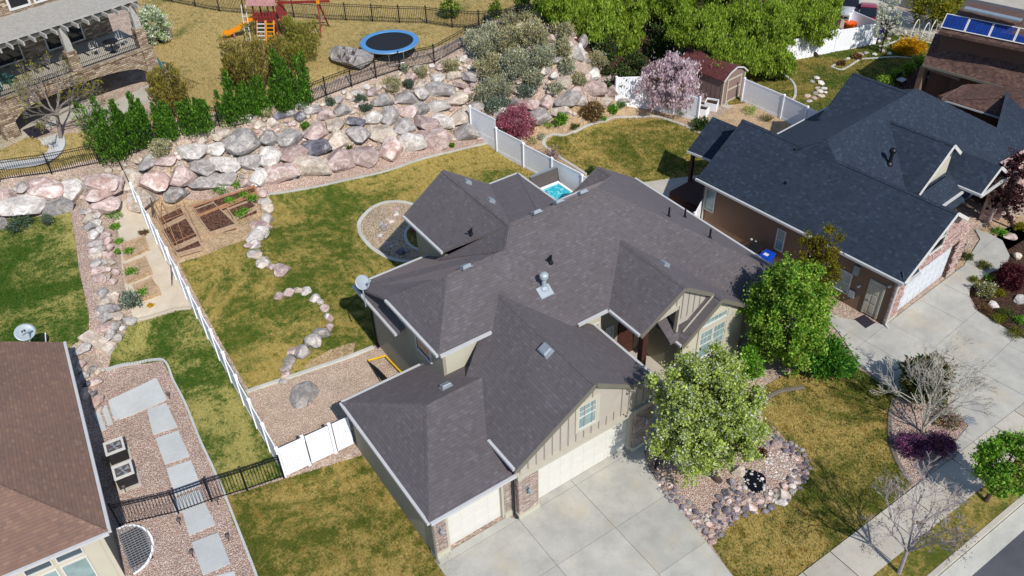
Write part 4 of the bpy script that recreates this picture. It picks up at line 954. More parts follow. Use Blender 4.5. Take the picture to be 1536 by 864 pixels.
t = thing('window_well', 'white half-round window well with grate beside the tan-roofed house wall', 'window well', (wc_.x, wc_.y, 0))
part('rim', m, M['white'], t); part('grate', mg, M['vent'], t); part('well_floor', MB().box(wc_.x-.55, wc_.y-1.0, .0, wc_.x+.35, wc_.y+1.0, .035), M['mulch'], t)
t_, d_, c, u, v, n, r = sat_dish('satellite_dish', 'pale satellite dish with dark emblem beyond the tan roof corner', P(50, 522, z=3.5), P(37, 499, z=4.2), (.30, -.68, .95), .47)
# printed mark on the reflector
for pts in ([(-.09, .14), (.02, .14), (-.09, .02)], [(.0, .10), (.09, .16), (.09, .0), (.03, .0)]):
    part('emblem', MB().slab([tuple(c+u*a+v*b+n*(.02+.16*r*((a*a+b*b)/r/r))) for a, b in pts], tuple(n*-.006)), M['black'], d_)
m = MB()
def txt(s, name, loc, rot, size, mat, parent, ext=.002):
    cu = bpy.data.curves.new(name, 'FONT'); cu.body = s; cu.size = size; cu.extrude = ext; cu.align_x = 'CENTER'; cu.align_y = 'CENTER'
    to = bpy.data.objects.new(name, cu); COL.objects.link(to); bpy.context.view_layer.update()
    dg = bpy.context.evaluated_depsgraph_get(); me = bpy.data.meshes.new_from_object(to.evaluated_get(dg)); bpy.data.objects.remove(to); me.materials.clear(); me.materials.append(mat)
    o = bpy.data.objects.new(name, me); COL.objects.link(o); o.parent = parent; off = root(parent).location if parent else Vector()
    o.location = Vector(loc)-off; o.rotation_euler = rot; return o
rot = Matrix((tuple(u), tuple(v), tuple(n))).transposed().to_euler()
txt('DIRECTV', 'lettering', c+n*.035-v*.06, rot, .085, M['black'], d_)
part('pole', MB().tube([P(69, 518, z=3.2), P(68, 500, z=4.2)], .03, 6), M['white'], t_)
# ------------------------------------------------------------------ two air conditioners
def aircon(px, py, label, group):
    g_ = G(px, py); t = thing('air_conditioner', label, 'air conditioner', (g_[0], g_[1], g_[2]), group)
    f = lambda a, b, z: (g_[0]+a*.996-b*.083*-1*0-b*-.083, g_[1]+b*.996-a*.083, g_[2]+z)
    m = MB(); m.box(-.38, -.38, .1, .38, .38, .78, f); part('body', m, M['cover_grey'], t)
    m = MB()
    for k in range(11):
        z = .14+k*.058
        m.box(-.395, -.395, z, .395, .395, z+.03, f)
    part('louvres', m, M['black'], t)
    m = MB(); m.box(-.42, -.42, .78, .42, -.32, .86, f).box(-.42, .32, .78, .42, .42, .86, f).box(-.42, -.32, .78, -.32, .32, .86, f).box(.32, -.32, .78, .42, .32, .86, f); part('top_frame', m, M['white_paint'], t)
    m = MB()
    for k in range(4):
        a = k*math.pi/2+.4; m.slab([f(.04*math.cos(a), .04*math.sin(a), .8), f(.29*math.cos(a-.35), .29*math.sin(a-.35), .78), f(.3*math.cos(a+.3), .3*math.sin(a+.3), .83)], (0, 0, -.01))
    m.lathe(f(0, 0, .72), [(.06, 0), (.06, .1)], 10); part('fan', m, M['vent'], t)
    part('fan_well', MB().box(-.32, -.32, .6, .32, .32, .70, f), M['black'], t); part('pad', MB().box(-.5, -.5, -.02, .5, .5, .1, f), M['conc_walk'], t)
aircon(180, 687, 'grey air conditioner by the tan house wall, the one nearer the boulders and steps', 'air conditioners beside the house')
aircon(193, 723, 'grey air conditioner by the tan house wall, the one nearer the black fence', 'air conditioners beside the house')
# ------------------------------------------------------------------ the brown house with solar panels, upper right
RH = thing('solar_roof_house', 'brown house with a row of blue solar panels on its upper roof', 'house', Lz(1480, 170, 0))
def pz_(pts): return [Lz(*p) for p in pts]
# upper roof plane: eave line z 6.2, ridge 7.4
ue = pz_([(1408, 47, 6.0), (1600, 87, 6.0)]); ur = pz_([(1440, 14, 7.3), (1620, 52, 7.3)])
roof_slabs('roof', [[ue[0], ue[1], ur[1], ur[0]], [ur[0], ur[1], Lz(1640, 40, 6.2), Lz(1455, 2, 6.2)]], M['roof_brown'], RH, .2)
a = Vector(ue[0]); bx = (Vector(ue[1])-a).normalized(); up_ = (Vector(ur[0])-a); up_ = (up_-bx*up_.dot(bx)).normalized(); nn_ = bx.cross(up_)
if nn_.z < 0: nn_ = -nn_
s0 = (Vector(P(1411, 43, z=6.25))-a).dot(bx); pw = 1.62; 
org = a+bx*.05+nn_*.12+up_*.0
# panel width from the photo: 45 px at the left end
pA = PN(1411, 41, org, nn_); pB = PN(1446, 49, org, nn_); pC = PN(1430, 22, org, nn_)
pw = (Vector(pB)-Vector(pA)).dot(bx); ph = abs((Vector(pC)-Vector(pA)).dot(up_)); base = Vector(pA)
arr = thing('solar_array', 'row of blue solar panels with white frames on the brown upper roof', 'solar panels', pA)
for k in range(7):
    o_ = base+bx*(pw*k)
    fr_ = lambda u_, v_, z_, o_=o_: tuple(o_+bx*u_+up_*v_+nn_*z_)
    m = MB(); m.box(0, 0, -.03, pw*.985, .05, .04, fr_).box(0, ph-.05, -.03, pw*.985, ph, .04, fr_).box(0, .05, -.03, .05, ph-.05, .04, fr_).box(pw*.985-.05, .05, -.03, pw*.985, ph-.05, .04, fr_)
    pn = part('solar_panel', m, M['white_paint'], arr)
    m = MB(); nc, nr = 6, 8
    for i in range(nc):
        for j in range(nr):
            du = (pw*.985-.1)/nc; dv2 = (ph-.1)/nr; m.box(.05+i*du+.012, .05+j*dv2+.012, 0, .05+(i+1)*du-.012, .05+(j+1)*dv2-.012, .02, fr_)
    part('solar_cells', m, M['solar'], pn)
    part('backing', MB().box(.04, .04, -.02, pw*.985-.04, ph-.04, .0, fr_), M['glass_dark'], pn)
m = MB(); m.bar(Lz(1447, 12, 7.6), Lz(1532, 31, 7.6), .5, .12); solo('solar_water_heater', m, M['metal'], 'long pale solar heater rack lying along the brown upper ridge', 'solar heater', Lz(1447, 12, 7.6))
# walls and lower roofs
ud = Vector((0, 0, -1))
wallseg(Lz(1411, 61, 4.95), Lz(1600, 101, 4.95), 0, 6.0, (.1, .15, 0), M['brown_stucco2'], RH)
wallseg(Lz(1411, 61, 4.95), tuple(Vector(Lz(1411, 61, 4.95)).lerp(Vector(Lz(1462, 6, 5.9)), .8)), 0, 5.7, (.15, 0, 0), M['brown_stucco2'], RH)
le = pz_([(1384, 96, 3.3), (1484, 124, 3.3), (1560, 145, 3.3)]); lt = pz_([(1409, 60, 4.9), (1560, 92, 4.9)])
roof_slabs('roof', [[le[0], le[2], tuple(Vector(lt[1])+Vector((.3, .6, .25))), tuple(Vector(lt[0])+Vector((.3, .6, .25)))]], M['roof_brown'], RH)
edge_board('gutter', [(le[0], le[2])], M['trim_taupe'], RH)
ga_ = pz_([(1413, 148, 3.2), (1446, 127, 4.3), (1560, 127, 4.6), (1560, 196, 3.2)])
g0, g1, g2, g3_ = Lz(1413, 148, 3.1), Lz(1446, 127, 3.1), Lz(1600, 127, 4.6), Lz(1536+60, 205, 3.1)
rr0 = Lz(1440, 147, 3.6); rr1 = Lz(1600, 141, 4.9)
roof_slabs('roof', [[g0, g3_, rr1], [g0, rr1, Lz(1600, 120, 3.3), g1]], M['roof_brown'], RH)
ridge_caps([(g0, rr1)], M['roof_brown'], RH)
edge_board('gutter', [(g0, g3_), (g0, g1)], M['fascia'], RH, .1, .1)
i_ = Vector((.5, .5, 0))
wallseg(Vector(g0)+i_, Vector(g3_)+i_, 0, 3.0, (.0, .15, 0), M['brown_stucco2'], RH)
wallseg(Vector(g0)+i_, Vector(g1)+Vector((.5, 0, 0)), 0, 3.0, (.15, 0, 0), M['brown_stucco2'], RH)
# back porch: posts, beam, chairs, maroon paving
wallseg(Lz(1432, 112, 2.9), Lz(1560, 150, 2.9), 0, 3.2, (0, .15, 0), M['brown_stucco2'], RH)
pq_ = Vector(G(1378, 148)); 
bq0 = Vector(Lz(1386, 101, 3.0)); part('porch_post', MB().box(bq0.x-.0, bq0.y-.1, 0, bq0.x+.4, bq0.y+.3, 3.0), M['brown_stucco'], RH)
part('porch_beam', MB().bar(tuple(bq0+Vector((.2, .1, 0))), tuple(Vector(Lz(1440, 117, 3.0))), .2, .35), M['brown_stucco'], RH)
drape('patio', [(1335, 135), (1372, 100), (1460, 120), (1440, 165), (1380, 160)], M['maroon_pave'], .035)
# ------------------------------------------------------------------ paved areas cast in panels
def clip_rect(poly, x0, y0, x1, y1):
    out = list(poly)
    for ax, lim, sg in ((0, x0, 1), (0, x1, -1), (1, y0, 1), (1, y1, -1)):
        res = []; n = len(out)
        for i in range(n):
            a = out[i]; b = out[(i+1) % n]; ia = sg*(a[ax]-lim) >= 0; ib = sg*(b[ax]-lim) >= 0
            if ia: res.append(a)
            if ia != ib:
                t = (lim-a[ax])/(b[ax]-a[ax]); res.append((a[0]+t*(b[0]-a[0]), a[1]+t*(b[1]-a[1])))
        out = res
        if len(out) < 3: return []
    return out
def panels(name, poly, o, ang, us, vs, mat, gap=.008, top=.07, low=.03, base=None):
    c, s = math.cos(ang), math.sin(ang)
    to = lambda p: (c*(p[0]-o[0])+s*(p[1]-o[1]), -s*(p[0]-o[0])+c*(p[1]-o[1]))
    bk = lambda p: (o[0]+c*p[0]-s*p[1], o[1]+s*p[0]+c*p[1])
    L_ = [to(p) for p in poly]; m = MB()
    m.slab([(p[0], p[1], T(*p)+low) for p in poly], (0, 0, -.2))
    par = struct(name, m, base or M['curb_joint'])
    rr = random.Random(3)
    for i in range(len(us)-1):
        for j in range(len(vs)-1):
            q = clip_rect(L_, us[i]+gap, vs[j]+gap, us[i+1]-gap, vs[j+1]-gap)
            if len(q) < 3: continue
            ar = abs(sum(q[k][0]*q[(k+1) % len(q)][1]-q[(k+1) % len(q)][0]*q[k][1] for k in range(len(q))))/2
            if ar < .05: continue
            w = [bk(p) for p in q]; dz = rr.uniform(-.006, .006)
            m = MB(); m.slab([(x, y, T(x, y)+top+dz) for x, y in w], (0, 0, -.05)); part('concrete_panel', m, mat, par)
    return par
drv = [(7.85, 18.42), (8.6, 18.42), (11.4, 18.42), (11.74, 18.0), (12.8, 18.4), (17.9, 18.4), (19.1, 18.0), (19.3, 19.15), (21.0, 19.15), (21.0, 18.3), (18.4, 17.75), (17.95, 16.9), (17.75, 16.0), (17.35, 13.0), (17.05, 10.9), (17.4, 9.5), (6.6, 9.5), (7.75, 11.5)]
panels('driveway', drv, (8, 18.05), 0, [-3, 3.72, 6.75, 9.8, 14], [-9, -8, -5.35, -2.7, -.02, 3], M['conc'])
g_ = lambda *a: [G(*p)[:2] for p in a]
bd = g_((1222, 462), (1262, 478), (1327, 489), (1445, 400), (1470, 360), (1462, 345), (1480, 350), (1503, 362), (1514, 385), (1508, 400), (1480, 412), (1455, 432), (1453, 448), (1462, 466), (1495, 486), (1540, 512))
bd += [(33.4+3.6, 9.5), (27.3, 9.5)] + g_((1452, 640), (1432, 622), (1400, 604), (1362, 592), (1330, 580), (1290, 550), (1258, 500))
panels('neighbour_driveway', bd, BO, BA, [-12, -4.2, -1.9, .3, 3.2, 5.4, 8.2, 12, 20], [-14, -10, -7.3, -4.9, -2.6, -.05, 2.2, 6], M['conc'])
panels('side_path', g_((545, 640), (575, 640), (560, 690), (548, 678)), (8, 20), 0, [-5, 0, 5], [-3, 0, 8], M['conc']) if False else None
# slabs of the gravel side path
sp_ = thing('slab_path', 'path of pale concrete slabs set in pink gravel beside the tan house', 'slab path', G(260, 700))
for q in ([(163,602),(235,568),(251,600),(180,630)], [(221,616),(250,606),(267,641),(230,653)], [(234,659),(268,647),(285,685),(248,698)], [(250,704),(287,692),(302,729),(263,745)], [(258,751),(301,735),(309,756),(264,772)], [(273,765),(307,754),(324,788),(284,804)], [(288,815),(328,800),(346,846),(305,864)], [(312,868),(352,858),(362,890),(322,905)]):
    w = [G(*p) for p in q]; part('paving_slab', MB().slab([(x, y, z+.075) for x, y, z in w], (0, 0, -.2)), M['conc_pad'], sp_)
# steps down along the tan house wall
st = thing('concrete_steps', 'short flight of concrete steps going down beside the boulders and tan house wall', 'steps', G(158, 618))
for k in range(3):
    a = [(163-k*11, 604+k*8), (171-k*11, 600+k*8), (180-k*10, 628+k*8), (172-k*10, 632+k*8)]
    w = [G(*p) for p in a]; part('step', MB().slab([(x, y, z+.06-.0*k) for x, y, z in w], (0, 0, -.3)), M['conc_pad'], st)
# tan stone steps from the upper lawn
st = thing('stone_steps', 'three broad tan sandstone steps below the end of the stone row', 'steps', G(140, 515))
for k, q in enumerate(([(118,511),(136,499),(153,507),(135,522)], [(137,519),(153,508),(165,515),(148,528)], [(152,526),(166,516),(176,520),(163,535)])):
    w = [G(*p) for p in q]; part('step', MB().slab([(x, y, z+.22) for x, y, z in w], (0, 0, -.4)), ROCK['t'], st)
# kerbs between lawn and beds
ribbon('garden_kerb', [(395,293),(440,286),(480,279),(520,270),(570,259),(622,242),(680,227),(738,214)], .22, .07, M['curb'])
ribbon('garden_kerb', [(370,588),(420,571),(470,554),(520,537),(560,521)], .26, .08, M['curb'])
ribbon('garden_kerb', [(880,262),(845,240),(826,226),(815,214),(825,203),(860,198),(900,183),(925,176),(975,175),(1005,181),(1052,201)], .24, .08, M['curb'])
ribbon('garden_kerb', [(288,462),(260,465),(232,474),(203,481)], .26, .1, M['conc_sand'])
ribbon('garden_kerb', [(1063,105),(1090,102),(1135,104),(1170,110),(1190,125),(1192,145),(1180,155),(1165,165)], .2, .08, M['curb'])
ribbon('garden_kerb', [(1330,130),(1355,140),(1345,145),(1238,200)], .2, .08, M['curb']) if False else None
ribbon('garden_kerb', [(1247,101),(1262,105),(1275,99),(1290,90),(1310,88),(1345,86),(1370,88)], .2, .08, M['curb'])
ribbon('garden_kerb', [(1318,70),(1330,68),(1345,62),(1360,58),(1380,61),(1400,66)], .2, .08, M['curb'])
ribbon('garden_kerb', [(1247,101),(1258,94),(1275,88)], .2, .08, M['curb'])
ribbon('garden_kerb', [(1340,600),(1335,622),(1334,650),(1340,680),(1356,710),(1368,727)], .2, .08, M['curb_dark'])
ribbon('garden_kerb', [(1143,602),(1170,588),(1205,582)], .22, .12, M['curb_dark'])
# round gravel bed behind the house
cc = [G(*p)[:2] for p in ((562,310),(590,303),(620,308),(640,330),(650,360),(640,385),(615,393),(585,388),(560,374),(545,358),(539,345),(541,330))]
rp = spline(cc, 4, True)
drape('gravel_bed', [tuple(p) for p in rp], M['grav_tan'], .035, world=True)
ribbon('garden_kerb', [tuple(p) for p in cc], .25, .09, M['curb'], closed=True, world=True)
ic = [G(*p)[:2] for p in ((621,338),(612,343),(608,352),(611,364),(620,372),(632,376),(640,372),(640,345))]
drape('lawn', [tuple(p) for p in spline(ic, 4, True)], M['lawn_back'], .05, world=True)
ribbon('garden_kerb', [tuple(p) for p in ic], .2, .1, M['curb'], closed=True, world=True)
# sand patch of worn lawn
drape('bare_soil', [(455,552),(470,540),(495,525),(520,517),(533,514),(530,530),(500,541),(470,552)], M['dirt'], .035)
# scalloped edging of the gravel path
m = MB(); ed = spline([G(*p)[:2] for p in ((158,556),(190,548),(243,541),(262,575),(280,610),(300,660),(320,703),(338,744),(360,800),(385,864),(398,905))], 14)
acc = 0
for i in range(len(ed)-1):
    a, b = ed[i], ed[i+1]; L0 = np.linalg.norm(b-a); k = 0.0
    n_ = max(1, int(L0/.22))
    for q in range(n_):
        p = a+(b-a)*q/n_; e = a+(b-a)*(q+.85)/n_; z = T(*p)+.06; m.bar((p[0], p[1], z), (e[0], e[1], z), .1, .14)
part('edging_block', m, M['conc_pad'], None, kind='stuff')
# far streets
def quad(name, pts, mat, lift, st=True): return drape(name, pts, mat, lift)
drape('road', [(1240,-40),(1260,-5),(1310,0),(1400,22),(1600,70),(1600,-60)], M['asphalt'], .02)
drape('far_driveway', [(1262,5),(1300,-8),(1360,20),(1400,45),(1420,66),(1395,62),(1330,48),(1310,55),(1268,30)], M['conc_walk'], .035)
drape('far_sidewalk', [(1390,-40),(1440,-5),(1536,15),(1600,30),(1600,10),(1450,-40)], M['conc_walk'], .04)
struct('road', MB().box(-60, -30, -.3, 120, 5.62, -.075), M['asphalt'])
# ------------------------------------------------------------------ fences
def wx(q): return Vector((q[0], q[1], 0))
def vinyl_fence(label, pts, h=1.83, n=None, tops=None, loc=None, step=2.4, zs=None, lean=0):
    """pts: world (x,y) polyline; straight bays of about step metres, each bay level, stepped with the ground"""
    t = thing('vinyl_fence', label, 'fence', (pts[0][0], pts[0][1], T(*pts[0])))
    for k in range(len(pts)-1):
        a = Vector((pts[k][0], pts[k][1], 0)); b = Vector((pts[k+1][0], pts[k+1][1], 0)); L_ = (b-a).length; nb = max(1, round(L_/step)); d = (b-a)/nb
        for i in range(nb):
            p = a+d*i; q = p+d; zp, zq = T(p.x, p.y), T(q.x, q.y); z = max(zp, zq); zl = min(zp, zq); dn = d.normalized(); r = Vector((dn.y, -dn.x, 0))
            if i == 0 or True:
                m = MB(); c = p; m.box(c.x-.065, c.y-.065, zl-.1, c.x+.065, c.y+.065, z+h+.05)
                m.hexa([(c.x-.085, c.y-.085, z+h+.05), (c.x+.085, c.y-.085, z+h+.05), (c.x+.085, c.y+.085, z+h+.05), (c.x-.085, c.y+.085, z+h+.05)], [(c.x-.01, c.y-.01, z+h+.13), (c.x+.01, c.y-.01, z+h+.13), (c.x+.01, c.y+.01, z+h+.13), (c.x-.01, c.y+.01, z+h+.13)]); part('post', m, M['white'], t)
            f = lambda u, v, zz, p=p, dn=dn, r=r: tuple(p+dn*u+r*v+Vector((0, 0, zz)))
            L1 = d.length; part('rail', MB().box(.05, -.025, z+h-.12, L1-.05, .025, z+h, f), M['white'], t); part('rail', MB().box(.05, -.025, min(zl, z-.0)+.03, L1-.05, .025, z+.2, f), M['white'], t)
            m = MB(); nb_ = max(2, round((L1-.12)/.17)); w = (L1-.12)/nb_
            for j in range(nb_): m.box(.06+j*w+.004, -.014, z+.19, .06+(j+1)*w-.004, .014, z+h-.11, f)
            part('panel', m, M['white'], t)
    c = Vector((pts[-1][0], pts[-1][1], 0)); z = T(c.x, c.y); part('post', MB().box(c.x-.065, c.y-.065, z-.1, c.x+.065, c.y+.065, z+h+.12), M['white'], t)
    return t
# left boundary: follow the surveyed tops
tops = [(414.6,674),(388.7,623),(363.6,580.5),(341.6,537.5),(320.5,499),(298.7,463),(281,428),(266,397),(248,366),(232,339),(217,313),(207,295),(195.6,276)]
lf = []
for a, b in tops:
    q = G(a, b, 1.85); lf.append((q[0], q[1]))
x0_, y0_ = lf[0]; x1_, y1_ = lf[-1]
vinyl_fence('long white vinyl fence stepping uphill between the two left-hand gardens', [(x0_, y0_), (x1_, y1_)], 1.83, step=(y1_-y0_)/13)
# front return with gate
t = thing('vinyl_gate', 'white vinyl double gate and panel joining the grey house to the corner post', 'gate', (lf[0][0], lf[0][1], 0))
ya = 26.0; 
f0 = P(418, 676, z=1.9); f1 = P(451, 663, z=1.9); f2 = P(504, 645, z=1.9); f3 = P(533, 635, z=1.9)
A0 = Vector((x0_, y0_, 0)); A3 = Vector((7.96, y0_-.1, 0)); 
def vpanel(a, b, nm, z0=.05, h=1.83):
    d = (b-a); L1 = d.length; dn = d/L1; r = Vector((dn.y, -dn.x, 0)); f = lambda u, v, zz: tuple(a+dn*u+r*v+Vector((0, 0, zz))); m = MB()
    m.box(.03, -.03, h-.14, L1-.03, .03, h, f); m.box(.03, -.03, z0, L1-.03, .03, z0+.14, f); m.box(.03, -.03, z0+.14, .12, .03, h-.14, f); m.box(L1-.12, -.03, z0+.14, L1-.03, .03, h-.14, f)
    nb_ = round((L1-.24)/.17); w = (L1-.24)/nb_
    for j in range(nb_): m.box(.12+j*w+.004, -.014, z0+.14, .12+(j+1)*w-.004, .014, h-.14, f)
    return part(nm, m, M['white'], t)
for k, (u0, u1) in enumerate(((0, .34), (.355, .71), (.73, 1))):
    vpanel(A0.lerp(A3, u0)+Vector((.06, 0, 0)), A0.lerp(A3, u1)-Vector((.02, 0, 0)), 'gate_leaf' if k < 2 else 'panel')
for u_ in (0, .347, .72): c = A0.lerp(A3, u_); part('post', MB().box(c.x-.07, c.y-.07, -.1, c.x+.07, c.y+.07, 1.95), M['white'], t)
part('hinge_strap', MB().box(A0.lerp(A3, .347).x+.05, A0.y-.14, .3, A0.lerp(A3, .347).x+.08, A0.y-.09, 1.6), M['black'], t)
# right boundary of the back garden
rf = [P(707,170,z=0), P(880,275,z=0)]
ra = G(707, 195); rb_ = G(872, 300)
vinyl_fence('white vinyl fence between the boulder slope and the hot tub', [(ra[0], ra[1]), (rb_[0], rb_[1]), (rb_[0]+.6, 34.0)], step=2.4)
fa = G(923, 150); fb = G(975, 163); fc = G(1046, 182)
vinyl_fence('white vinyl fence half hidden behind the pink blossom tree', [fa[:2], fb[:2], fc[:2]], step=2.6)
f5 = [G(1112, 152), G(1170, 178), G(1240, 215)]
vinyl_fence('white vinyl fence running from the shed towards the blue-roofed house', [p[:2] for p in f5], step=2.5)
f6 = [G(1062, 118), G(1105, 110), G(1180, 93), G(1250, 78), G(1314, 66)]
vinyl_fence('long white vinyl fence behind the shed, mottled with tree shadow', [p[:2] for p in f6], step=2.5)
f7 = [G(1314, 66), G(1272, 48)]; f8 = [G(1272, 48), G(1267, 56)]
vinyl_fence('short white vinyl fence in front of the red car', [f7[0][:2], f7[1][:2], f8[1][:2]], step=2.3)
vinyl_fence('small white fence piece between the grey and the brown house walls', [P(1052, 330, z=0)[:2], (30.0, 27.5)], step=2.2)
vinyl_fence('small white fence piece glimpsed behind the leafy tree beside the brown house', [G(1180, 405)[:2], (30.3, 20.6)], step=2.2) if False else None
# ---- black metal picket fences
PIK = []
def picket_fence(label, pts, h=1.35, step=2.3, gap=.115, rings=True, single=False, gate=None):
    t = thing('picket_fence', label, 'fence', (pts[0][0], pts[0][1], T(*pts[0]))); m = MB(); cnt = 0
    for k in range(len(pts)-1):
        a = Vector((pts[k][0], pts[k][1], 0)); b = Vector((pts[k+1][0], pts[k+1][1], 0)); L_ = (b-a).length; nb = max(1, round(L_/step)); d = (b-a)/nb; dn = d.normalized()
        for i in range(nb+1):
            p = a+d*i; z = T(p.x, p.y)
            if i < nb or k == len(pts)-2: part('post', MB().box(p.x-.04, p.y-.04, z-.1, p.x+.04, p.y+.04, z+h+.1).hexa([(p.x-.05, p.y-.05, z+h+.1), (p.x+.05, p.y-.05, z+h+.1), (p.x+.05, p.y+.05, z+h+.1), (p.x-.05, p.y+.05, z+h+.1)], [(p.x-.01, p.y-.01, z+h+.15), (p.x+.01, p.y-.01, z+h+.15), (p.x+.01, p.y+.01, z+h+.15), (p.x-.01, p.y+.01, z+h+.15)]), M['black'], t)
            if i == nb: break
            q = p+d; zq = T(q.x, q.y)
            for hh in (h, h-.16, .15): part('rail', MB().bar((p.x, p.y, z+hh), (q.x, q.y, zq+hh), .032, .032), M['black'], t)
            n = int(d.length/gap)
            for j in range(1, n):
                w = p.lerp(q, j/n); zz = z+(zq-z)*j/n
                if single: part('picket', MB().box(w.x-.01, w.y-.01, zz+.06, w.x+.01, w.y+.01, zz+h), M['black'], t)
                else: m.box(w.x-.012, w.y-.012, zz+.06, w.x+.012, w.y+.012, zz+h)
    if not single: part('pickets', m, M['black'], t, kind='stuff')
    return t
picket_fence('black picket fence and gate crossing the gravel path to the tan house', [G(181, 790)[:2], G(268, 770)[:2], G(318, 752)[:2]], 1.45, 1.9, .13, single=True)
picket_fence('black picket fence on green grass next to the white corner post', [G(318, 752)[:2], G(371, 736)[:2], G(426, 717)[:2]], 1.45, 2.0, .13, single=True)
picket_fence('black picket fence above the boulders at the far left', [G(-25, 276)[:2], G(0, 272)[:2], G(150, 246)[:2], G(166, 238)[:2]], 1.35, 2.2)
picket_fence('black picket fence half hidden among the dark evergreens', [G(166, 238)[:2], G(240, 216)[:2], G(330, 190)[:2]], 1.35, 2.2)
picket_fence('black picket fence above the boulder slope, below the trampoline', [G(455, 160)[:2], G(490, 145)[:2], G(600, 106)[:2], G(700, 68)[:2], G(728, 56)[:2]], 1.35, 2.3)
picket_fence('black picket fence at the very top behind the swing set', [G(225, -2)[:2], G(330, 18)[:2], G(480, 30)[:2], G(640, 36)[:2], G(760, 42)[:2], G(828, 33)[:2]], 1.35, 2.3, .14)
picket_fence('short black picket fence at the rock beside the tall lime trees', [G(728, 56)[:2], G(826, 37)[:2], G(823, 10)[:2]], 1.6, 2.0)
picket_fence('short black handrail fence by the driveway under the blossom tree', [G(983, 703)[:2], G(1000, 690)[:2]], .95, 1.0, .13, single=True)
# dark rail continuing the white fence up the boulders
pz0 = np.array(P(195.6, 276, z=T(x1_, y1_)+1.8)); pe = G(176, 236, 1.0)
t = thing('rail_fence', 'narrow black fence climbing from the white fence up into the evergreens', 'fence', (x1_, y1_, T(x1_, y1_)))
e_ = Vector(pe); s_ = Vector((x1_, y1_, T(x1_, y1_)+1.5))
for hh in (0, -.5, -1.0): part('rail', MB().bar(tuple(s_+Vector((0, 0, hh))), tuple(e_+Vector((0, 0, hh))), .04, .05), M['black'], t)
for k in range(26):
    q = s_.lerp(e_, k/25); part('picket', MB().box(q.x-.013, q.y-.013, q.z-1.2, q.x+.013, q.y+.013, q.z), M['black'], t)
# ------------------------------------------------------------------ rocks
def rock_mesh(seed, sub, flat=.8):
    rr = random.Random(seed); bm = bmesh.new(); bmesh.ops.create_icosphere(bm, subdivisions=sub, radius=1)
    pl = []
    for k in range(12):
        n = Vector((rr.gauss(0, 1), rr.gauss(0, 1), rr.gauss(0, .8))).normalized(); pl.append((n, rr.uniform(.5, .82)))
    for v in bm.verts:
        p = v.co.copy()
        for n, d in pl:
            e = p.dot(n)-d
            if e > 0: p -= n*e*.97
        p *= 1+.07*noise.noise(p*1.7+Vector((seed, 0, 0)))+.035*noise.noise(p*5+Vector((0, seed, 0)))
        p.z = p.z*flat; v.co = p
    me = bpy.data.meshes.new('boulder'); bm.to_mesh(me); bm.free(); return me
_RB = [rock_mesh(s, 3, .85) for s in range(9)]; _RS = [rock_mesh(s+50, 2, .8) for s in range(9)]
_rc = {}
def rmesh(big, k, tone):
    key = (big, k, tone)
    if key not in _rc:
        me = (_RB if big else _RS)[k].copy(); me.materials.append(ROCK[tone]); _rc[key] = me
    return _rc[key]
RR = random.Random(11)
def put_rock(px, py, w, h, tone, parent, name='boulder', sink=.3, rise=.5, label=None, flat=1.0):
    """w,h: outline in photo points; the stone rests in the ground"""
    g = G(px, py, 0); s = mpp(px, py); rx = w*s/2; rz = max(h*s/2*.8, rx*.5); rz = min(rz, rx*1.0)
    g = G(px, py+h*.12, rz*rise*.6)
    me = rmesh(w > 17, RR.randrange(9), tone)
    d = _ray(px, py); a = math.atan2(d[1], d[0])-math.pi/2
    o = inst(name, me, (g[0], g[1], T(g[0], g[1])+rz*flat*(.55-sink*.3)), (RR.uniform(-.15, .15), RR.uniform(-.15, .15), a+RR.uniform(-.25, .25)), (rx*1.1, rx*RR.uniform(.85, 1.05), rz*1.18*flat), parent)
    return o
c2 = [(75,695,105,80,'w'),(180,680,110,75,'p'),(280,655,105,75,'d'),(375,620,95,65,'t'),(475,600,95,70,'g'),(580,590,110,70,'t'),(500,690,115,85,'p'),(615,655,100,90,'r'),(715,630,90,95,'w'),(125,765,130,80,'r'),(265,735,130,90,'t'),(390,710,115,90,'p'),(820,610,130,90,'p'),(950,590,110,65,'g'),(675,560,90,60,'g'),(770,545,95,70,'p'),(850,540,80,65,'w'),(925,520,100,60,'t'),(830,470,80,55,'w'),(750,480,70,60,'g'),(690,495,75,60,'p'),(605,510,85,70,'g'),(525,525,70,60,'w'),(460,540,70,50,'d'),(575,445,90,55,'g'),(680,435,95,50,'g'),(755,415,65,50,'g'),(845,395,100,55,'g'),(905,440,80,65,'t'),(820,345,60,30,'w'),(710,340,50,40,'p'),(745,375,40,30,'t'),(70,610,75,60,'g'),(170,605,110,60,'g'),(280,580,95,55,'p'),(370,550,85,50,'t'),(395,490,75,50,'g'),(320,510,80,50,'p'),(270,487,60,35,'g'),(210,515,50,40,'d'),(165,500,45,30,'g'),(120,515,45,30,'d'),(25,555,45,35,'t'),(385,440,40,30,'g'),(425,425,35,30,'t'),(465,412,50,30,'w'),(508,390,32,25,'w'),(555,385,35,25,'t'),(530,410,50,40,'p'),(30,785,80,70,'w'),(5,715,50,60,'g'),(640,345,34,26,'t'),(600,350,30,22,'p'),(925,375,45,35,'p'),(1000,470,60,40,'g')]
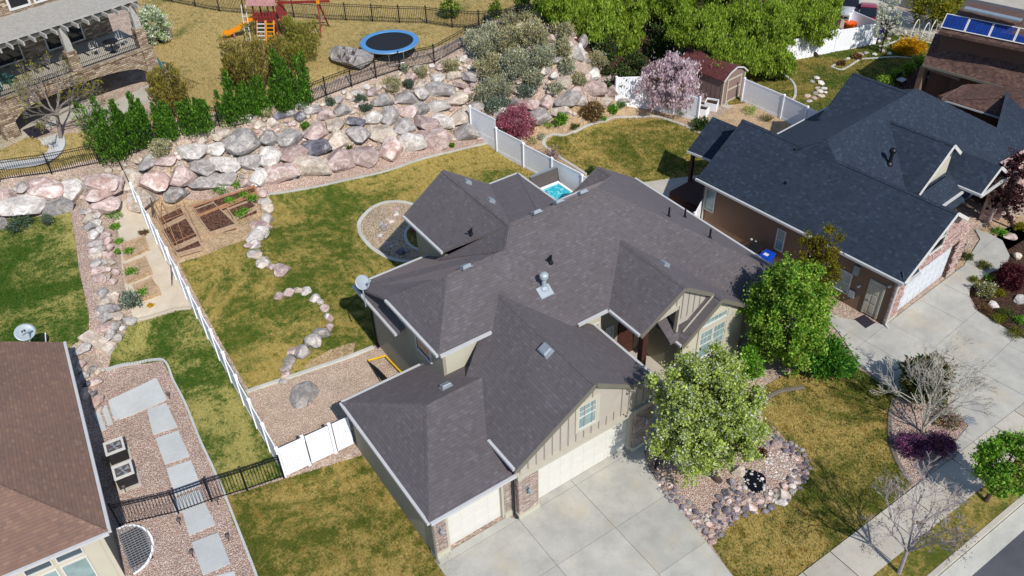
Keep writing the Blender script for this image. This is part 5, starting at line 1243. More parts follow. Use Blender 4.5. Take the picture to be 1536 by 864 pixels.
c1 = [(855,672,110,60,'w'),(905,735,100,90,'g'),(960,660,80,60,'w'),(1080,625,150,80,'g'),(1005,730,110,60,'w'),(1120,715,80,70,'g'),(1010,590,60,35,'t'),(965,610,45,30,'t'),(905,625,40,30,'t'),(665,725,90,50,'g'),(815,780,105,85,'p'),(700,805,110,75,'r'),(580,800,115,85,'t'),(745,715,70,30,'p'),(470,815,125,85,'r'),(335,835,100,60,'w'),(225,840,110,60,'r'),(160,815,75,35,'p'),(100,835,55,40,'g'),(1185,690,60,70,'w'),(1190,610,60,60,'g'),(1150,555,50,30,'t'),(920,810,120,60,'g'),(1010,790,90,60,'g'),(620,715,40,24,'t'),(480,760,34,20,'t')]
c5 = [(20,70,90,70,'p'),(105,105,150,90,'w'),(220,45,125,80,'r'),(335,35,100,85,'w'),(270,110,110,60,'g'),(460,40,140,90,'r'),(485,110,110,60,'p'),(640,80,120,70,'t'),(790,55,100,60,'g'),(0,190,60,70,'g')]
c3 = [(170,310,60,35,'w'),(265,440,90,85,'g'),(180,450,65,60,'p'),(155,510,95,80,'g'),(105,460,80,50,'p'),(260,360,60,60,'t'),(400,390,90,75,'p'),(465,405,65,60,'p'),(440,345,80,50,'p'),(330,450,70,50,'t'),(245,490,90,60,'t'),(440,450,80,45,'t'),(390,325,60,50,'w'),(315,225,70,110,'w'),(250,150,60,60,'g'),(515,442,60,40,'g'),(630,455,32,30,'d'),(592,457,32,30,'g'),(560,452,32,26,'d'),(310,405,70,50,'p'),(340,180,50,60,'g'),(205,120,50,45,'t'),(225,265,50,40,'g'),(360,345,50,40,'p'),(30,450,60,40,'g'),(205,400,50,40,'t')]
BW = thing('boulder_wall', 'sloping retaining wall of big pink, white and grey boulders above the back lawn', 'boulder wall', G(480, 220))
placed = []
for lst, ox, oy in ((c2, 380, 0), (c1, 0, 0), (c5, 0, 270)):
    for a, b, w, h, t_ in lst:
        px, py = ox+a/2.98, oy+b/2.98; put_rock(px, py, w/2.98*1.42, h/2.98*1.42, t_, BW); placed.append((px, py, w/5.6))
RM = thing('rock_mound', 'rocky mound under grey shrubs where the boulder slope meets the lime trees', 'rock mound', G(870, 130))
for a, b, w, h, t_ in c3:
    px, py = 760+a/2.98, b/2.98; put_rock(px, py, w/2.98*1.3, h/2.98*1.35, t_, RM); placed.append((px, py, w/5.96))
# smaller stones fill the gaps of the slope
slope = [(0,300),(0,285),(100,268),(160,262),(200,240),(260,222),(300,205),(350,182),(450,152),(500,143),(600,108),(660,90),(700,80),(720,150),(725,205),(640,222),(560,238),(470,262),(400,276),(300,282),(200,280),(130,300),(60,318),(0,322)]
def fill(poly, n, sizes, tones, parent, placed, name='stone', tries=None, minf=.9, sink=.3, gs=1.15):
    xs = [p[0] for p in poly]; ys = [p[1] for p in poly]; k = 0
    for _ in range(tries or n*40):
        if k >= n: break
        x = RR.uniform(min(xs), max(xs)); y = RR.uniform(min(ys), max(ys)); w = RR.uniform(*sizes)
        if not inpoly(x, y, poly): continue
        if any((x-a)**2+((y-b)*1.25)**2 < ((r+w/2)*minf)**2 for a, b, r in placed): continue
        placed.append((x, y, w/2)); put_rock(x, y, w*gs, w*gs*RR.uniform(.65, .9), RR.choice(tones), parent, name, sink); k += 1
    return k
fill(slope, 70, (17, 27), 'wgprttgp', BW, placed, 'boulder', 2600)
fill(slope, 170, (6, 15), 'wgprttwp', BW, placed, 'stone', 7000, .82)
mound = [(700,90),(730,60),(780,40),(840,35),(870,60),(900,100),(930,130),(925,160),(870,170),(820,180),(760,190),(722,160)]
fill(mound, 40, (10, 24), 'wgptgpd', RM, placed, 'boulder', 2500); fill(mound, 60, (5, 10), 'wgptgp', RM, placed, 'stone', 2500)
def rock_row(label, pts, off, parent_label='stone border', tones='wgptgp', name='stone', sc=1.0):
    q0 = pts[0]; t = thing('stone_border', label, parent_label, G(q0[0]/2.98+off[0], q0[1]/2.98+off[1]))
    for p in pts:
        w, h = (p[2], p[3]) if len(p) > 3 else (RR.uniform(38, 52), RR.uniform(32, 42))
        put_rock(off[0]+p[0]/2.98, off[1]+p[1]/2.98, w/2.98*1.4*sc, h/2.98*1.35*sc, p[4] if len(p) > 4 else RR.choice(tones), t, name)
    return t
rock_row('line of rounded stones between the garden beds and the back lawn', [(1140,200),(1165,235,60,50),(1140,250,66,58,'w'),(1125,285,55,45),(1140,325,50,40),(1178,365,46,38)], (0, 270))
rock_row('curving line of stones along the lawn edge below the garden beds', [(40,60),(55,95),(68,125,50,60),(60,170,55,50,'g'),(48,205,70,55,'p'),(15,240,80,60,'w'),(5,285,50,50),(12,330,46,38),(45,365,55,36),(78,385,36,24),(130,398,75,34,'p')], (380, 270))
rock_row('S-shaped row of stones winding through the back lawn to the gravel yard', [(115,515,44,28),(160,500,50,30,'p'),(198,493,34,22),(237,495,40,24,'w'),(275,525,46,34,'w'),(298,540,34,26),(322,570,36,60,'p'),(333,605,32,40),(343,615,30,36,'p'),(340,655,36,50,'p'),(307,680,58,58,'g'),(270,715,66,66,'g'),(222,762,64,58,'g'),(178,765,44,26,'p'),(165,800,54,44,'g'),(145,835,44,44,'g'),(150,862,40,30,'p'),(140,884,34,24,'t'),(132,900,36,24,'g')], (380, 270))
o = thing('flat_boulder', 'large flat grey boulder lying in the tan gravel yard', 'boulder', G(457, 585))
put_rock(457, 584, 54, 44, 'g', o, 'boulder', .9, flat=.45); put_rock(466, 604, 16, 16, 'p', o, 'boulder', .3)
rock_row('double row of rounded stones beside the sandy patio of the left garden', [(395,170,50,40),(400,205,55,40),(420,240),(430,280),(435,312),(430,335),(435,370),(445,400),(450,435,50,46),(465,500,52,44,'g'),(475,540,60,44,'t'),(475,575,60,44,'g'),(470,610,66,50,'g'),(470,655,54,44,'p'),(490,690,46,54,'g'),(385,140,40,36),(505,650,48,50,'g'),(520,605,50,44,'t'),(515,570,40,44),(510,512,44,50),(515,405,36,44),(500,365,36,40,'t'),(495,335,40,36),(490,300,36,40),(482,270,46,40),(465,250,44,40),(445,222,40,40),(430,188,40,36),(425,158,40,34),(465,330,34,30),(465,365,34,30),(475,400,34,30),(575,625,56,44,'g'),(525,700,40,40,'w'),(550,655,30,44,'w'),(480,430,40,30,'t'),(500,450,34,30,'p'),(540,690,24,24,'g'),(365,755,60,36,'w')], (0, 270))
t = thing('rock_pile', 'dark jumbled rocks in shade between the tan house wall and gravel path', 'rock pile', G(128, 575))
for a, b, w, h, k in ((330,65,60,40,'g'),(380,85,60,45,'r'),(340,130,70,55,'p'),(385,165,70,50,'r'),(350,95,40,36,'d'),(400,190,40,30,'p'),(310,40,50,40,'p'),(375,130,40,34,'d'),(300,90,50,44,'d'),(330,10,50,40,'p'),(370,30,44,36,'g')): put_rock(a/2.6675, 540+b/2.6675, w/2.6675, h/2.6675, k, t, 'rock')
put_rock(148, 556, 20, 14, 't', t, 'rock')
t = thing('rock_group', 'group of weathered rocks in the round gravel bed behind the house', 'rocks', G(575, 340))
for a, b, w, h, k in ((595,375,70,60,'g'),(560,360,50,40,'g'),(600,420,50,40,'g'),(545,495,60,40,'w'),(580,520,40,30,'p'),(745,175,50,40,'p'),(735,215,50,40,'g'),(735,250,50,50,'w'),(640,300,60,30,'t'),(680,330,60,40,'t'),(610,580,60,40,'r'),(690,620,40,36,'r'),(800,690,90,40,'d'),(860,670,60,34,'g'),(640,345,40,30,'p')): put_rock(500+a/7.856, 290+b/7.856, w/7.856*1.6, h/7.856*1.5, k, t, 'rock')
t = solo('large_boulder', MB(), None, 'big pale grey boulder on the upper lawn beside the trampoline', 'boulder', G(525, 86))
bpy.data.objects.remove(t)
t = thing('large_boulder', 'big pale grey boulder on the upper lawn beside the trampoline', 'boulder', G(525, 92)); put_rock(528, 84, 66, 46, 'g', t, 'boulder', .2)
# stones round the driveway bed and the pond
PS = thing('stone_border', 'border of fist-to-knee-high mixed stones round the driveway bed and small pond', 'stone border', G(1110, 740)); pl2 = []
band = [(985,708),(1000,715),(1015,732),(1035,752),(1052,770),(1070,755),(1090,735),(1098,715),(1110,722),(1130,742),(1160,738),(1180,722),(1196,700),(1190,682),(1168,668),(1150,668),(1146,655),(1168,655),(1200,670),(1218,702),(1205,725),(1180,752),(1150,765),(1110,775),(1085,795),(1070,815),(1060,808),(1035,780),(1010,757),(990,735),(980,712)]
for a, b, w, h, k in ((415,415,60,46,'p'),(465,455,44,44,'g'),(505,485,34,40,'p'),(575,610,40,34,'g'),(535,635,50,36,'p'),(505,665,46,44,'p'),(455,660,50,50,'r'),(455,710,80,56,'t'),(435,755,66,50,'w'),(380,780,56,50,'g'),(265,785,66,44,'r'),(232,750,66,30,'p'),(310,745,50,40,'p'),(220,790,50,44,'g'),(150,640,50,70,'g'),(120,800,64,56,'g'),(175,800,46,44,'p'),(130,750,40,50,'p'),(185,740,40,40,'g'),(75,730,44,44,'g'),(55,770,50,44,'g'),(50,820,50,44,'g'),(115,700,60,50,'g'),(90,850,60,40,'p')):
    px, py = 1060+a/3.928, 560+b/3.928; put_rock(px, py, w/3.928*1.15, h/3.928*1.15, {'g': 'q', 'p': 'p'}.get(k, k), PS, 'stone'); pl2.append((px, py, w/7.86))
fill(band, 230, (7, 13), 'qqpqgpqdqrg', PS, pl2, 'stone', 12000, .80)
peb = [(1158,672),(1175,675),(1192,690),(1196,705),(1188,718),(1170,722),(1155,715),(1148,700),(1150,685)]
fill(peb, 90, (3.5, 6), 'wwwtwp', PS, [], 'pebble', 4000, .8)
pc = [G(*p)[:2] for p in ((1114,707),(1122,704),(1135,708),(1145,713),(1149,722),(1146,733),(1140,740),(1130,739),(1120,731),(1115,720))]
drape('pond', [tuple(p) for p in spline(pc, 3, True)], M['pond'], .045, world=True)
fill([(1112,700),(1150,700),(1156,735),(1146,746),(1128,742),(1110,722)], 55, (3, 6), 'wgggw', PS, [(1127,722,4),(1138,730,4),(1133,712,2.5)], 'pebble', 5000, .8)
put_rock(1108, 705, 22, 30, 't', PS, 'stone', .6)
t = thing('white_boulder', 'smooth white boulder on the mulch bed nearest the curved walk', 'boulder', G(1492, 458)); put_rock(1491, 457, 21, 13, 'w', t, 'boulder')
t = thing('white_boulder', 'smooth white boulder cut by the right edge of the photo, below the maroon bush', 'boulder', G(1532, 450)); put_rock(1533, 449, 26, 16, 'w', t, 'boulder')
t = thing('tan_boulder', 'long pale tan boulder upright by the curved walk above the maroon bush', 'boulder', G(1527, 386)); put_rock(1526, 384, 14, 18, 't', t, 'boulder')
t = thing('pink_boulder', 'flat pinkish boulder in the dirt bed under the dark maroon tree', 'boulder', G(1514, 355)); put_rock(1514, 354, 20, 12, 'p', t, 'boulder')
t = thing('dry_stream', 'ribbon of white and tan rocks through the far lawn behind the white fence', 'rock bed', G(1215, 140))
for a, b, w, h, k in ((930,75,50,30,'w'),(960,110,60,40,'w'),(985,145,50,40,'w'),(950,165,60,40,'t'),(965,200,60,36,'t'),(920,180,50,40,'g'),(915,215,50,34,'p'),(880,235,50,30,'w'),(900,100,40,24,'g'),(940,140,40,30,'p'),(870,200,50,30,'r'),(990,175,40,30,'w')): put_rock(1020+a/4.547, 100+b/4.547, w/4.547, h/4.547, k, t, 'rock')
t = thing('rock_group', 'pale flat rocks in the far curbed bed beside the yellow forsythia', 'rocks', G(1300, 80))
for a, b, w, h, k in ((330,690,50,40,'w'),(480,640,80,30,'t'),(540,625,90,30,'g'),(640,640,80,26,'w'),(730,600,90,26,'g'),(815,630,80,30,'w'),(690,480,70,50,'t'),(800,450,90,50,'p'),(900,400,80,30,'t'),(1000,380,70,30,'w'),(1080,370,70,40,'t'),(1100,655,80,30,'p')): put_rock(1230+a/7.853, b/7.853, w/7.853, h/7.853, k, t, 'rock')
# ------------------------------------------------------------------ plants
def quads_mesh(name, V, mat):               # V: (n,4,3) array in local coordinates
    n = len(V); me = bpy.data.meshes.new(name); me.vertices.add(n*4); me.vertices.foreach_set('co', V.reshape(-1).astype(np.float32))
    me.loops.add(n*4); me.loops.foreach_set('vertex_index', np.arange(n*4, dtype=np.int32)); me.polygons.add(n)
    me.polygons.foreach_set('loop_start', np.arange(0, n*4, 4, dtype=np.int32)); me.polygons.foreach_set('loop_total', np.full(n, 4, dtype=np.int32))
    me.update(calc_edges=True); me.materials.append(mat); return me
def leaf_quads(C, size, mode='rand', asp=1.6, out=None):
    n = len(C)
    if mode == 'hang': d = np.c_[RNG.normal(0, .22, (n, 2)), -np.ones(n)]
    elif mode == 'up': d = (out*.55 if out is not None else 0)+np.c_[RNG.normal(0, .3, (n, 2)), np.full(n, 1.0)]
    elif mode == 'out': d = out+RNG.normal(0, .45, (n, 3))
    else: d = RNG.normal(0, 1, (n, 3))
    if n > 1: size = size*.72
    d /= np.linalg.norm(d, axis=1)[:, None]+1e-9; w = np.cross(d, RNG.normal(0, 1, (n, 3))); w /= np.linalg.norm(w, axis=1)[:, None]+1e-9
    s = (size*RNG.uniform(.6, 1.35, n))[:, None]; L_ = d*s*asp/2; Wd = w*s/2
    return np.stack([C-L_, C-L_*.1+Wd, C+L_, C-L_*.1-Wd], 1)
def crown_points(n, c, r, rz, clumps, cr, shape='round', hollow=.45, seed=0, top=1.0):
    """points in many small clumps spread through an uneven crown, with loose sprays between them"""
    rng = np.random.default_rng(seed); cc = []; clumps = int(clumps*2.4); cr = cr*.72
    ph = rng.uniform(0, 6.28, 6)
    while len(cc) < clumps:
        p = rng.normal(0, 1, 3); p /= np.linalg.norm(p); k = rng.uniform(hollow, 1)**.55; a = math.atan2(p[1], p[0])
        lump = 1+.13*math.sin(3*a+ph[0]+2*p[2])+.10*math.sin(7*a+ph[1]-4*p[2])+.08*math.sin(9*p[2]+ph[2]); p = p*k*lump*rng.uniform(.82, .98)
        z = p[2]; f = 1.0
        if shape == 'egg': f = 1.0-.28*max(0, z)
        elif shape == 'cone': f = max(.10, .55-.5*z)
        elif shape == 'column': f = 1-.3*abs(z)
        elif shape == 'vase': f = .45+.55*(min(z, 1)+1)/2
        elif shape == 'mound':
            if z < -.15: continue
        cc.append((p[0]*f*r, p[1]*f*r, z*rz))
    cc = np.array(cc)+np.array(c); w = rng.uniform(.2, 1.6, clumps)**1.3; w /= w.sum(); idx = rng.choice(clumps, n, p=w)
    q = rng.normal(0, 1, (n, 3)); q /= np.linalg.norm(q, axis=1)[:, None]; q *= (rng.uniform(0, 1, n)**.5)[:, None]*cr*rng.uniform(.5, 1.5, clumps)[idx][:, None]
    loose = rng.random(n) < .25; q[loose] *= 1.9
    return cc[idx]+q, cc, q
def limb(m, a, b, ra, rb, bend=.15, n=4, sides=6, up=.3):
    a = Vector(a); b = Vector(b); L_ = (b-a).length; k = Vector((RR.gauss(0, 1), RR.gauss(0, 1), RR.gauss(0, .5)))*L_*bend*.4; pts = []
    for i in range(n+1):
        t = i/n; p = a.lerp(b, t)+k*math.sin(math.pi*t)-Vector((0, 0, 1))*L_*up*.25*math.sin(math.pi*t); pts.append(p)
    m.tube(pts, [ra+(rb-ra)*i/n for i in range(n+1)], sides); return pts
def frame_at(base, cx, cy, hw, hh):
    b = np.array(base); v = _ray(cx, cy); nh = np.array([v[0], v[1], 0]); nh /= np.linalg.norm(nh); c = PN(cx, cy, b, nh)
    dist = float((c-_C)@(-_R[:, 2])); s = dist/FPX; r = hw*s; E = math.asin(-v[2]/np.linalg.norm(v)); q = (hh*s)**2-(r*math.sin(E))**2
    rz = math.sqrt(q)/math.cos(E) if q > 0 else .5*r; rz = max(rz, .45*r); return c, r, rz, s
def tree(name, label, base, crown, layers, bark='brown', trunk_r=.16, limbs=14, clumps=60, cr=.22, shape='egg', cat='tree', hollow=.45, group=None, twigs=2, seed=None, crown_name='crown'):
    """base: photo point of the foot; crown: (cx, cy, half width, half height) in the photo"""
    seed = seed if seed is not None else RR.randrange(9999); b = G(*base) if len(base) == 2 else base
    c, r, rz, s = frame_at(b, *crown)
    if c[2]-rz < b[2]+.05: 
        c = c.copy(); c[2] = b[2]+rz+.05 if name == 'tree' else max(c[2], b[2]+.1)
    t = thing(name, label, cat, b, group); off = np.array(b); m = MB(); tb = Vector(b); ct = Vector(c)
    fork = tb.lerp(Vector((c[0], c[1], max(b[2]+.1, c[2]-rz*.75))), .95); top = Vector((c[0], c[1], c[2]+rz*.55))
    m.tube([tb-Vector((0, 0, .15)), tb+Vector((0, 0, .05)), tb.lerp(fork, .5)+Vector((.03, .02, 0)), fork, fork.lerp(top, .5), top], [trunk_r*1.5, trunk_r*1.15, trunk_r*.9, trunk_r*.8, trunk_r*.4, trunk_r*.08], 8)
    _, cc, _ = crown_points(10, c, r, rz, clumps, cr*r, shape, hollow, seed); cs = [Vector(p) for p in cc]
    for k in range(limbs):
        q = cs[k % len(cs)]; st = fork.lerp(top, RR.uniform(0, .6)); pts = limb(m, st, st.lerp(q, .92), trunk_r*.38, .018, sides=5)
        for _ in range(twigs):
            s2 = pts[RR.randrange(1, len(pts))]; q2 = cs[RR.randrange(len(cs))]; q2 = s2.lerp(q2, min(1, r*.6/max(.1, (q2-s2).length))); limb(m, s2, q2, trunk_r*.14, .008, n=3, sides=4)
    part('trunk', m, BARK[bark], t, True)
    for i, (mat, n, size, mode, asp, sc) in enumerate(layers):
        pts, _, q = crown_points(n, c, r*sc, rz*sc, clumps, cr*r, shape, hollow, seed)
        o_ = pts-np.array(c); o_ /= np.linalg.norm(o_, axis=1)[:, None]+1e-9
        pts[:, 2] = np.maximum(pts[:, 2], b[2]+.03)
        me = quads_mesh(crown_name, leaf_quads(pts-off, size, mode, asp, o_), LEAF[mat]); o = bpy.data.objects.new(crown_name if i == 0 else 'blossom' if 'blossom' in mat else crown_name, me); COL.objects.link(o); o.parent = t
    return t
def shrub(label, px, py, hw, hh, mats, name='shrub', n=900, size=.07, mode='out', asp=1.8, shape='round', clumps=26, cr=.3, stems=True, group=None, cat='shrub', hollow=.3, bark='brown'):
    s = mpp(px, py+hh*.4); r = hw*s; v = _ray(px, py); E = math.asin(-v[2]/np.linalg.norm(v)); q = (hh*s)**2-(r*math.sin(E))**2
    rz = math.sqrt(q)/math.cos(E) if q > 0 else .45*r; rz = max(rz, .4*r); g = G(px, py, rz*.8); b = (g[0], g[1], T(g[0], g[1])); c = (b[0], b[1], b[2]+rz*.85)
    t = thing(name, label, cat, b, group); off = np.array(b)
    if stems:
        m = MB(); k = 9
        for i in range(k):
            a = 2*math.pi*i/k+RR.random(); e = (c[0]+math.cos(a)*r*.7, c[1]+math.sin(a)*r*.7, c[2]+rz*RR.uniform(-.1, .6)); limb(m, (b[0], b[1], b[2]-.05), e, .02+r*.012, .006, n=3, sides=4)
        part('stems', m, BARK[bark], t)
    seed = RR.randrange(9999)
    for mat, fr in mats:
        pts, _, q = crown_points(int(n*fr*1.7), c, r*.82, rz*.85, clumps, cr*r, shape, hollow, seed); o_ = pts-np.array(c); o_ /= np.linalg.norm(o_, axis=1)[:, None]+1e-9; pts[:, 2] = np.maximum(pts[:, 2], b[2]+.02)
        o = bpy.data.objects.new('foliage', quads_mesh('foliage', leaf_quads(pts-off, size*1.0, mode, asp, o_), LEAF[mat])); COL.objects.link(o); o.parent = t
    return t
def bare_tree(name, label, base, top, spread, bark='pale', trunk_r=.12, fork=.25, depth=5, n0=7, buds=None, lean=0, cat='tree', nb=3, twig=.008, length=.62):
    b = G(*base); v = _ray(*top); nh = np.array([v[0], v[1], 0]); nh /= np.linalg.norm(nh); tp = PN(*top, np.array(b), nh); h = tp[2]-b[2]; s = mpp(*base); R_ = spread*s
    t = thing(name, label, cat, b); m = MB(); tips = []
    axis = Vector(tp)-Vector(b)
    def rec(p, d, L_, r_, k):
        e = p+d*L_; mid = p.lerp(e, .5)+Vector((RR.gauss(0, 1), RR.gauss(0, 1), RR.gauss(0, 1)))*L_*.06
        m.tube([p, mid, e], [r_, r_*.8, max(twig*.6, r_*.58)], 6 if k < 2 else 4 if k < 4 else 3, False)
        if k >= depth: tips.append(e); return
        for j in range(nb if k else n0):
            ax = Vector((RR.gauss(0, 1), RR.gauss(0, 1), RR.gauss(0, 1))); nd = (d+ax.normalized()*RR.uniform(.45, .85)+Vector((0, 0, .12))).normalized()
            st = p.lerp(e, RR.uniform(.55, 1)) if k else e.lerp(p, RR.uniform(0, .25)); rec(st, nd, L_*RR.uniform(length-.1, length+.12), max(twig, r_*.52), k+1)
    tr = Vector(b)+axis*fork; m.tube([Vector(b)-Vector((0, 0, .1)), Vector(b)+Vector((0, 0, .08)), tr], [trunk_r*1.35, trunk_r, trunk_r*.8], 8)
    for j in range(n0):
        a = 2*math.pi*j/n0+RR.uniform(-.3, .3); el = RR.uniform(.4, 1.3); d = Vector((math.cos(a)*R_/h*1.1, math.sin(a)*R_/h*1.1, el)).normalized(); rec(tr-axis*RR.uniform(0, .05), d, h*(1-fork)*.40, trunk_r*.5, 1)
    part('trunk', m, BARK[bark], t)
    if buds:
        n = min(len(tips)*buds[2], 9000); T_ = np.array([tuple(q) for q in tips]); P_ = T_[RNG.integers(0, len(T_), n)]+RNG.normal(0, .12, (n, 3))-np.array(b)
        o = bpy.data.objects.new('leaves', quads_mesh('leaves', leaf_quads(P_, buds[1]), LEAF[buds[0]])); COL.objects.link(o); o.parent = t
    return t
def spires(label, px, py, hw, hh, mats, n=9000, size=.14, k=9, group=None, bark='brown', open_=False, seed=None):
    """an upright shrub of several pointed spires"""
    rr = random.Random(seed or int(px*7+py)); s = mpp(px, py+hh*.6); r = hw*s; v = _ray(px, py); E = math.asin(-v[2]/np.linalg.norm(v)); H_ = max(1.0, (2*hh*s-r*.5*math.sin(E))/math.cos(E)*(1.12 if open_ else 1.25))
    g = G(px, py+hh-hw*.45); b = (g[0], g[1], g[2]); t = thing('shrub', label, 'shrub', b, group); C_ = []; O_ = []; m = MB()
    for i in range(k):
        a = rr.uniform(0, 6.28); q = r*math.sqrt(rr.uniform(0, 1))*.72; h = H_*rr.uniform(*((.6, 1.0) if open_ else (.32, .95)))*(1-.25*q/r); w = r*rr.uniform(.30, .5); x0, y0 = math.cos(a)*q, math.sin(a)*q
        lean = (.35 if open_ else .16)*q/r; nn_ = int(n*h/(H_*k)); z = RNG.uniform(0, 1, nn_)**(.8 if not open_ else .6); th = RNG.uniform(0, 6.28, nn_); prof = (1.0-.75*z**2.6)*(1+.25*np.sin(z*13+i*2)+.15*np.sin(z*31+i)) if not open_ else (.25+.75*z)*(1-.5*z**6)
        rad = w*prof*RNG.uniform(.35, 1.12, nn_)*(1+.3*np.sin(th*3+z*19+i)); zz = z*h
        C_.append(np.c_[x0+math.cos(a)*lean*zz+rad*np.cos(th), y0+math.sin(a)*lean*zz+rad*np.sin(th), zz+.05]); O_.append(np.c_[np.cos(th), np.sin(th), np.full(nn_, .6)])
        for j in range(5 if open_ else 1):
            b2 = rr.uniform(0, 6.28); m.tube([(b[0]+x0*.3, b[1]+y0*.3, b[2]-.05), (b[0]+x0, b[1]+y0, b[2]+h*.4), (b[0]+x0+math.cos(a)*lean*h+math.cos(b2)*w*.7, b[1]+y0+math.sin(a)*lean*h+math.sin(b2)*w*.7, b[2]+h*.95)], [.03, .018, .006], 4)
    part('stems', m, BARK[bark], t); C_ = np.concatenate(C_); O_ = np.concatenate(O_); idx = RNG.permutation(len(C_)); st = 0
    for mat, fr in mats:
        e = st+int(fr*len(C_)); I = idx[st:e]; st = e
        o = bpy.data.objects.new('foliage', quads_mesh('foliage', leaf_quads(C_[I], size, 'up', 2.6 if not open_ else 4.0, O_[I]), LEAF[mat])); COL.objects.link(o); o.parent = t
    return t
# ---- front garden trees
tree('tree', 'round pear tree with white blossom and fresh green leaves beside the driveway bed', (1078, 722), (1064, 620, 88, 104), [('pear', 62000, .12, 'rand', 1.4, .98), ('blossom_w', 20000, .075, 'rand', 1.2, 1.03), ('olive', 14000, .13, 'rand', 1.4, .8)], 'brown', .14, 18, 170, .15, 'round', seed=5)
tree('tree', 'tall bright green leafy tree between the two front lawns, by the brown house side', (1178, 548), (1180, 486, 66, 90), [('green', 34000, .12, 'rand', 1.5, 1.0), ('lime', 30000, .12, 'rand', 1.5, 1.03)], 'brown', .15, 26, 120, .17, 'egg', seed=8)
tree('tree', 'upright olive-brown budding tree showing its branches above the leafy green tree', (1200, 520), (1224, 405, 42, 74), [('ylime', 9000, .08, 'up', 2.2, 1.0), ('brown', 5000, .07, 'up', 2.2, 1.0), ('ylime', 3500, .08, 'rand', 1.5, 1.0)], 'brown', .12, 90, 70, .16, 'vase', seed=9, twigs=4)
tree('tree', 'pale white-blossom tree standing mostly hidden behind the leafy green tree', (1160, 520), (1185, 455, 42, 44), [('blossom_w', 5000, .12, 'rand', 1.2, 1.0), ('lime', 1500, .12, 'rand', 1.2, 1.0)], 'brown', .1, 14, 40, .2, 'round', seed=19)
shrub('low feathery green juniper spreading at the foot of the leafy tree', 1238, 540, 46, 38, [('jun', .6), ('green', .4)], 'shrub', 6500, .10, 'out', 2.6, 'mound', 60, .3, cat='shrub')
shrub('small leafy green shrub under the tree near the brick wing windows', 1120, 545, 26, 32, [('green', 1.0)], n=2500, size=.11)
bare_tree('tree', 'bare white-barked birch tree rising from the bed by the neighbour driveway', (1384, 650), (1402, 500), 62, 'pale', .075, .10, 6, 9, twig=.0065, length=.60)
shrub('dark olive conifer shrub standing behind the bare white birch', 1388, 572, 44, 44, [('conif', .7), ('brown', .3)], n=5200, size=.12, mode='out', asp=2.4, clumps=46, cr=.3)
shrub('low purple-leaved shrub on the left of the birch bed', 1368, 668, 30, 14, [('purple', 1.0)], n=2400, size=.06, shape='mound', clumps=40)
shrub('low purple-leaved shrub on the right of the birch bed', 1412, 668, 30, 15, [('purple', .8), ('brown', .2)], n=2400, size=.06, shape='mound', clumps=40)
shrub('dry tan brushy shrub at the foot of the birch', 1424, 630, 26, 18, [('brown', .5), ('sage_y', .3), ('purple', .2)], n=1300, size=.06, shape='mound')
bare_tree('tree', 'bare mauve-grey tree with wide low branches on the verge by the kerb', (1348, 860), (1400, 722), 80, 'mauve', .085, .28, 6, 7, buds=('brown', .05, 1), twig=.0065, length=.6)
tree('tree', 'green leafy street tree cut by the right edge of the photo above the kerb', (1478, 752), (1512, 697, 48, 50), [('green', 15000, .10, 'rand', 1.5, 1.0), ('lime', 5000, .10, 'rand', 1.5, 1.0)], 'brown', .09, 22, 44, .22, 'round', seed=4)
shrub('dark red low shrub among pebbles at the back of the pond', 1140, 680, 15, 8, [('maroon', .7), ('brown', .3)], n=700, size=.06, shape='mound')
# right-hand bed
shrub('round dark maroon clipped bush in the mulch bed by the curved walk', 1516, 415, 27, 22, [('maroon', 1.0)], n=5200, size=.08, mode='rand', clumps=60, cr=.25, hollow=.6)
shrub('yellow-green flowering mound at the walk edge of the mulch bed', 1478, 436, 20, 15, [('ylime', .6), ('sage', .4)], n=1900, size=.06, shape='mound')
tree('tree', 'dark maroon-leaved tree at the right edge before the blue-roofed entry', (1521, 345), (1522, 275, 34, 52), [('maroon_d', 5200, .13, 'rand', 1.5, 1.0)], 'dark', .1, 16, 46, .2, 'egg', seed=6)
for k, (lb, x, y, w, h, mt) in enumerate((('green leafy clump with white flowers left of the maroon bush', 1489, 418, 12, 8, 'green'), ('green perennial clump below the white boulder', 1510, 470, 15, 8, 'olive'), ('yellow-green perennial clump right of the yellow mound', 1500, 440, 10, 6, 'ylime'), ('green clump at the right photo edge of the mulch bed', 1530, 480, 12, 8, 'green'), ('yellow flowering clump beside the dark maroon tree trunk', 1528, 340, 11, 8, 'ylime'), ('small green clump beside the pink boulder', 1500, 348, 12, 5, 'green'), ('dry straw clump in the mulch bed near the driveway', 1478, 462, 12, 7, 'brown'), ('green weedy clump in the little bed by the garage pillar', 1450, 385, 13, 8, 'olive'))):
    shrub(lb, x, y, w, h, [(mt, 1.0)], 'plant', 600, .06, 'rand', 1.6, 'mound', 16, .35, False, cat='plant')
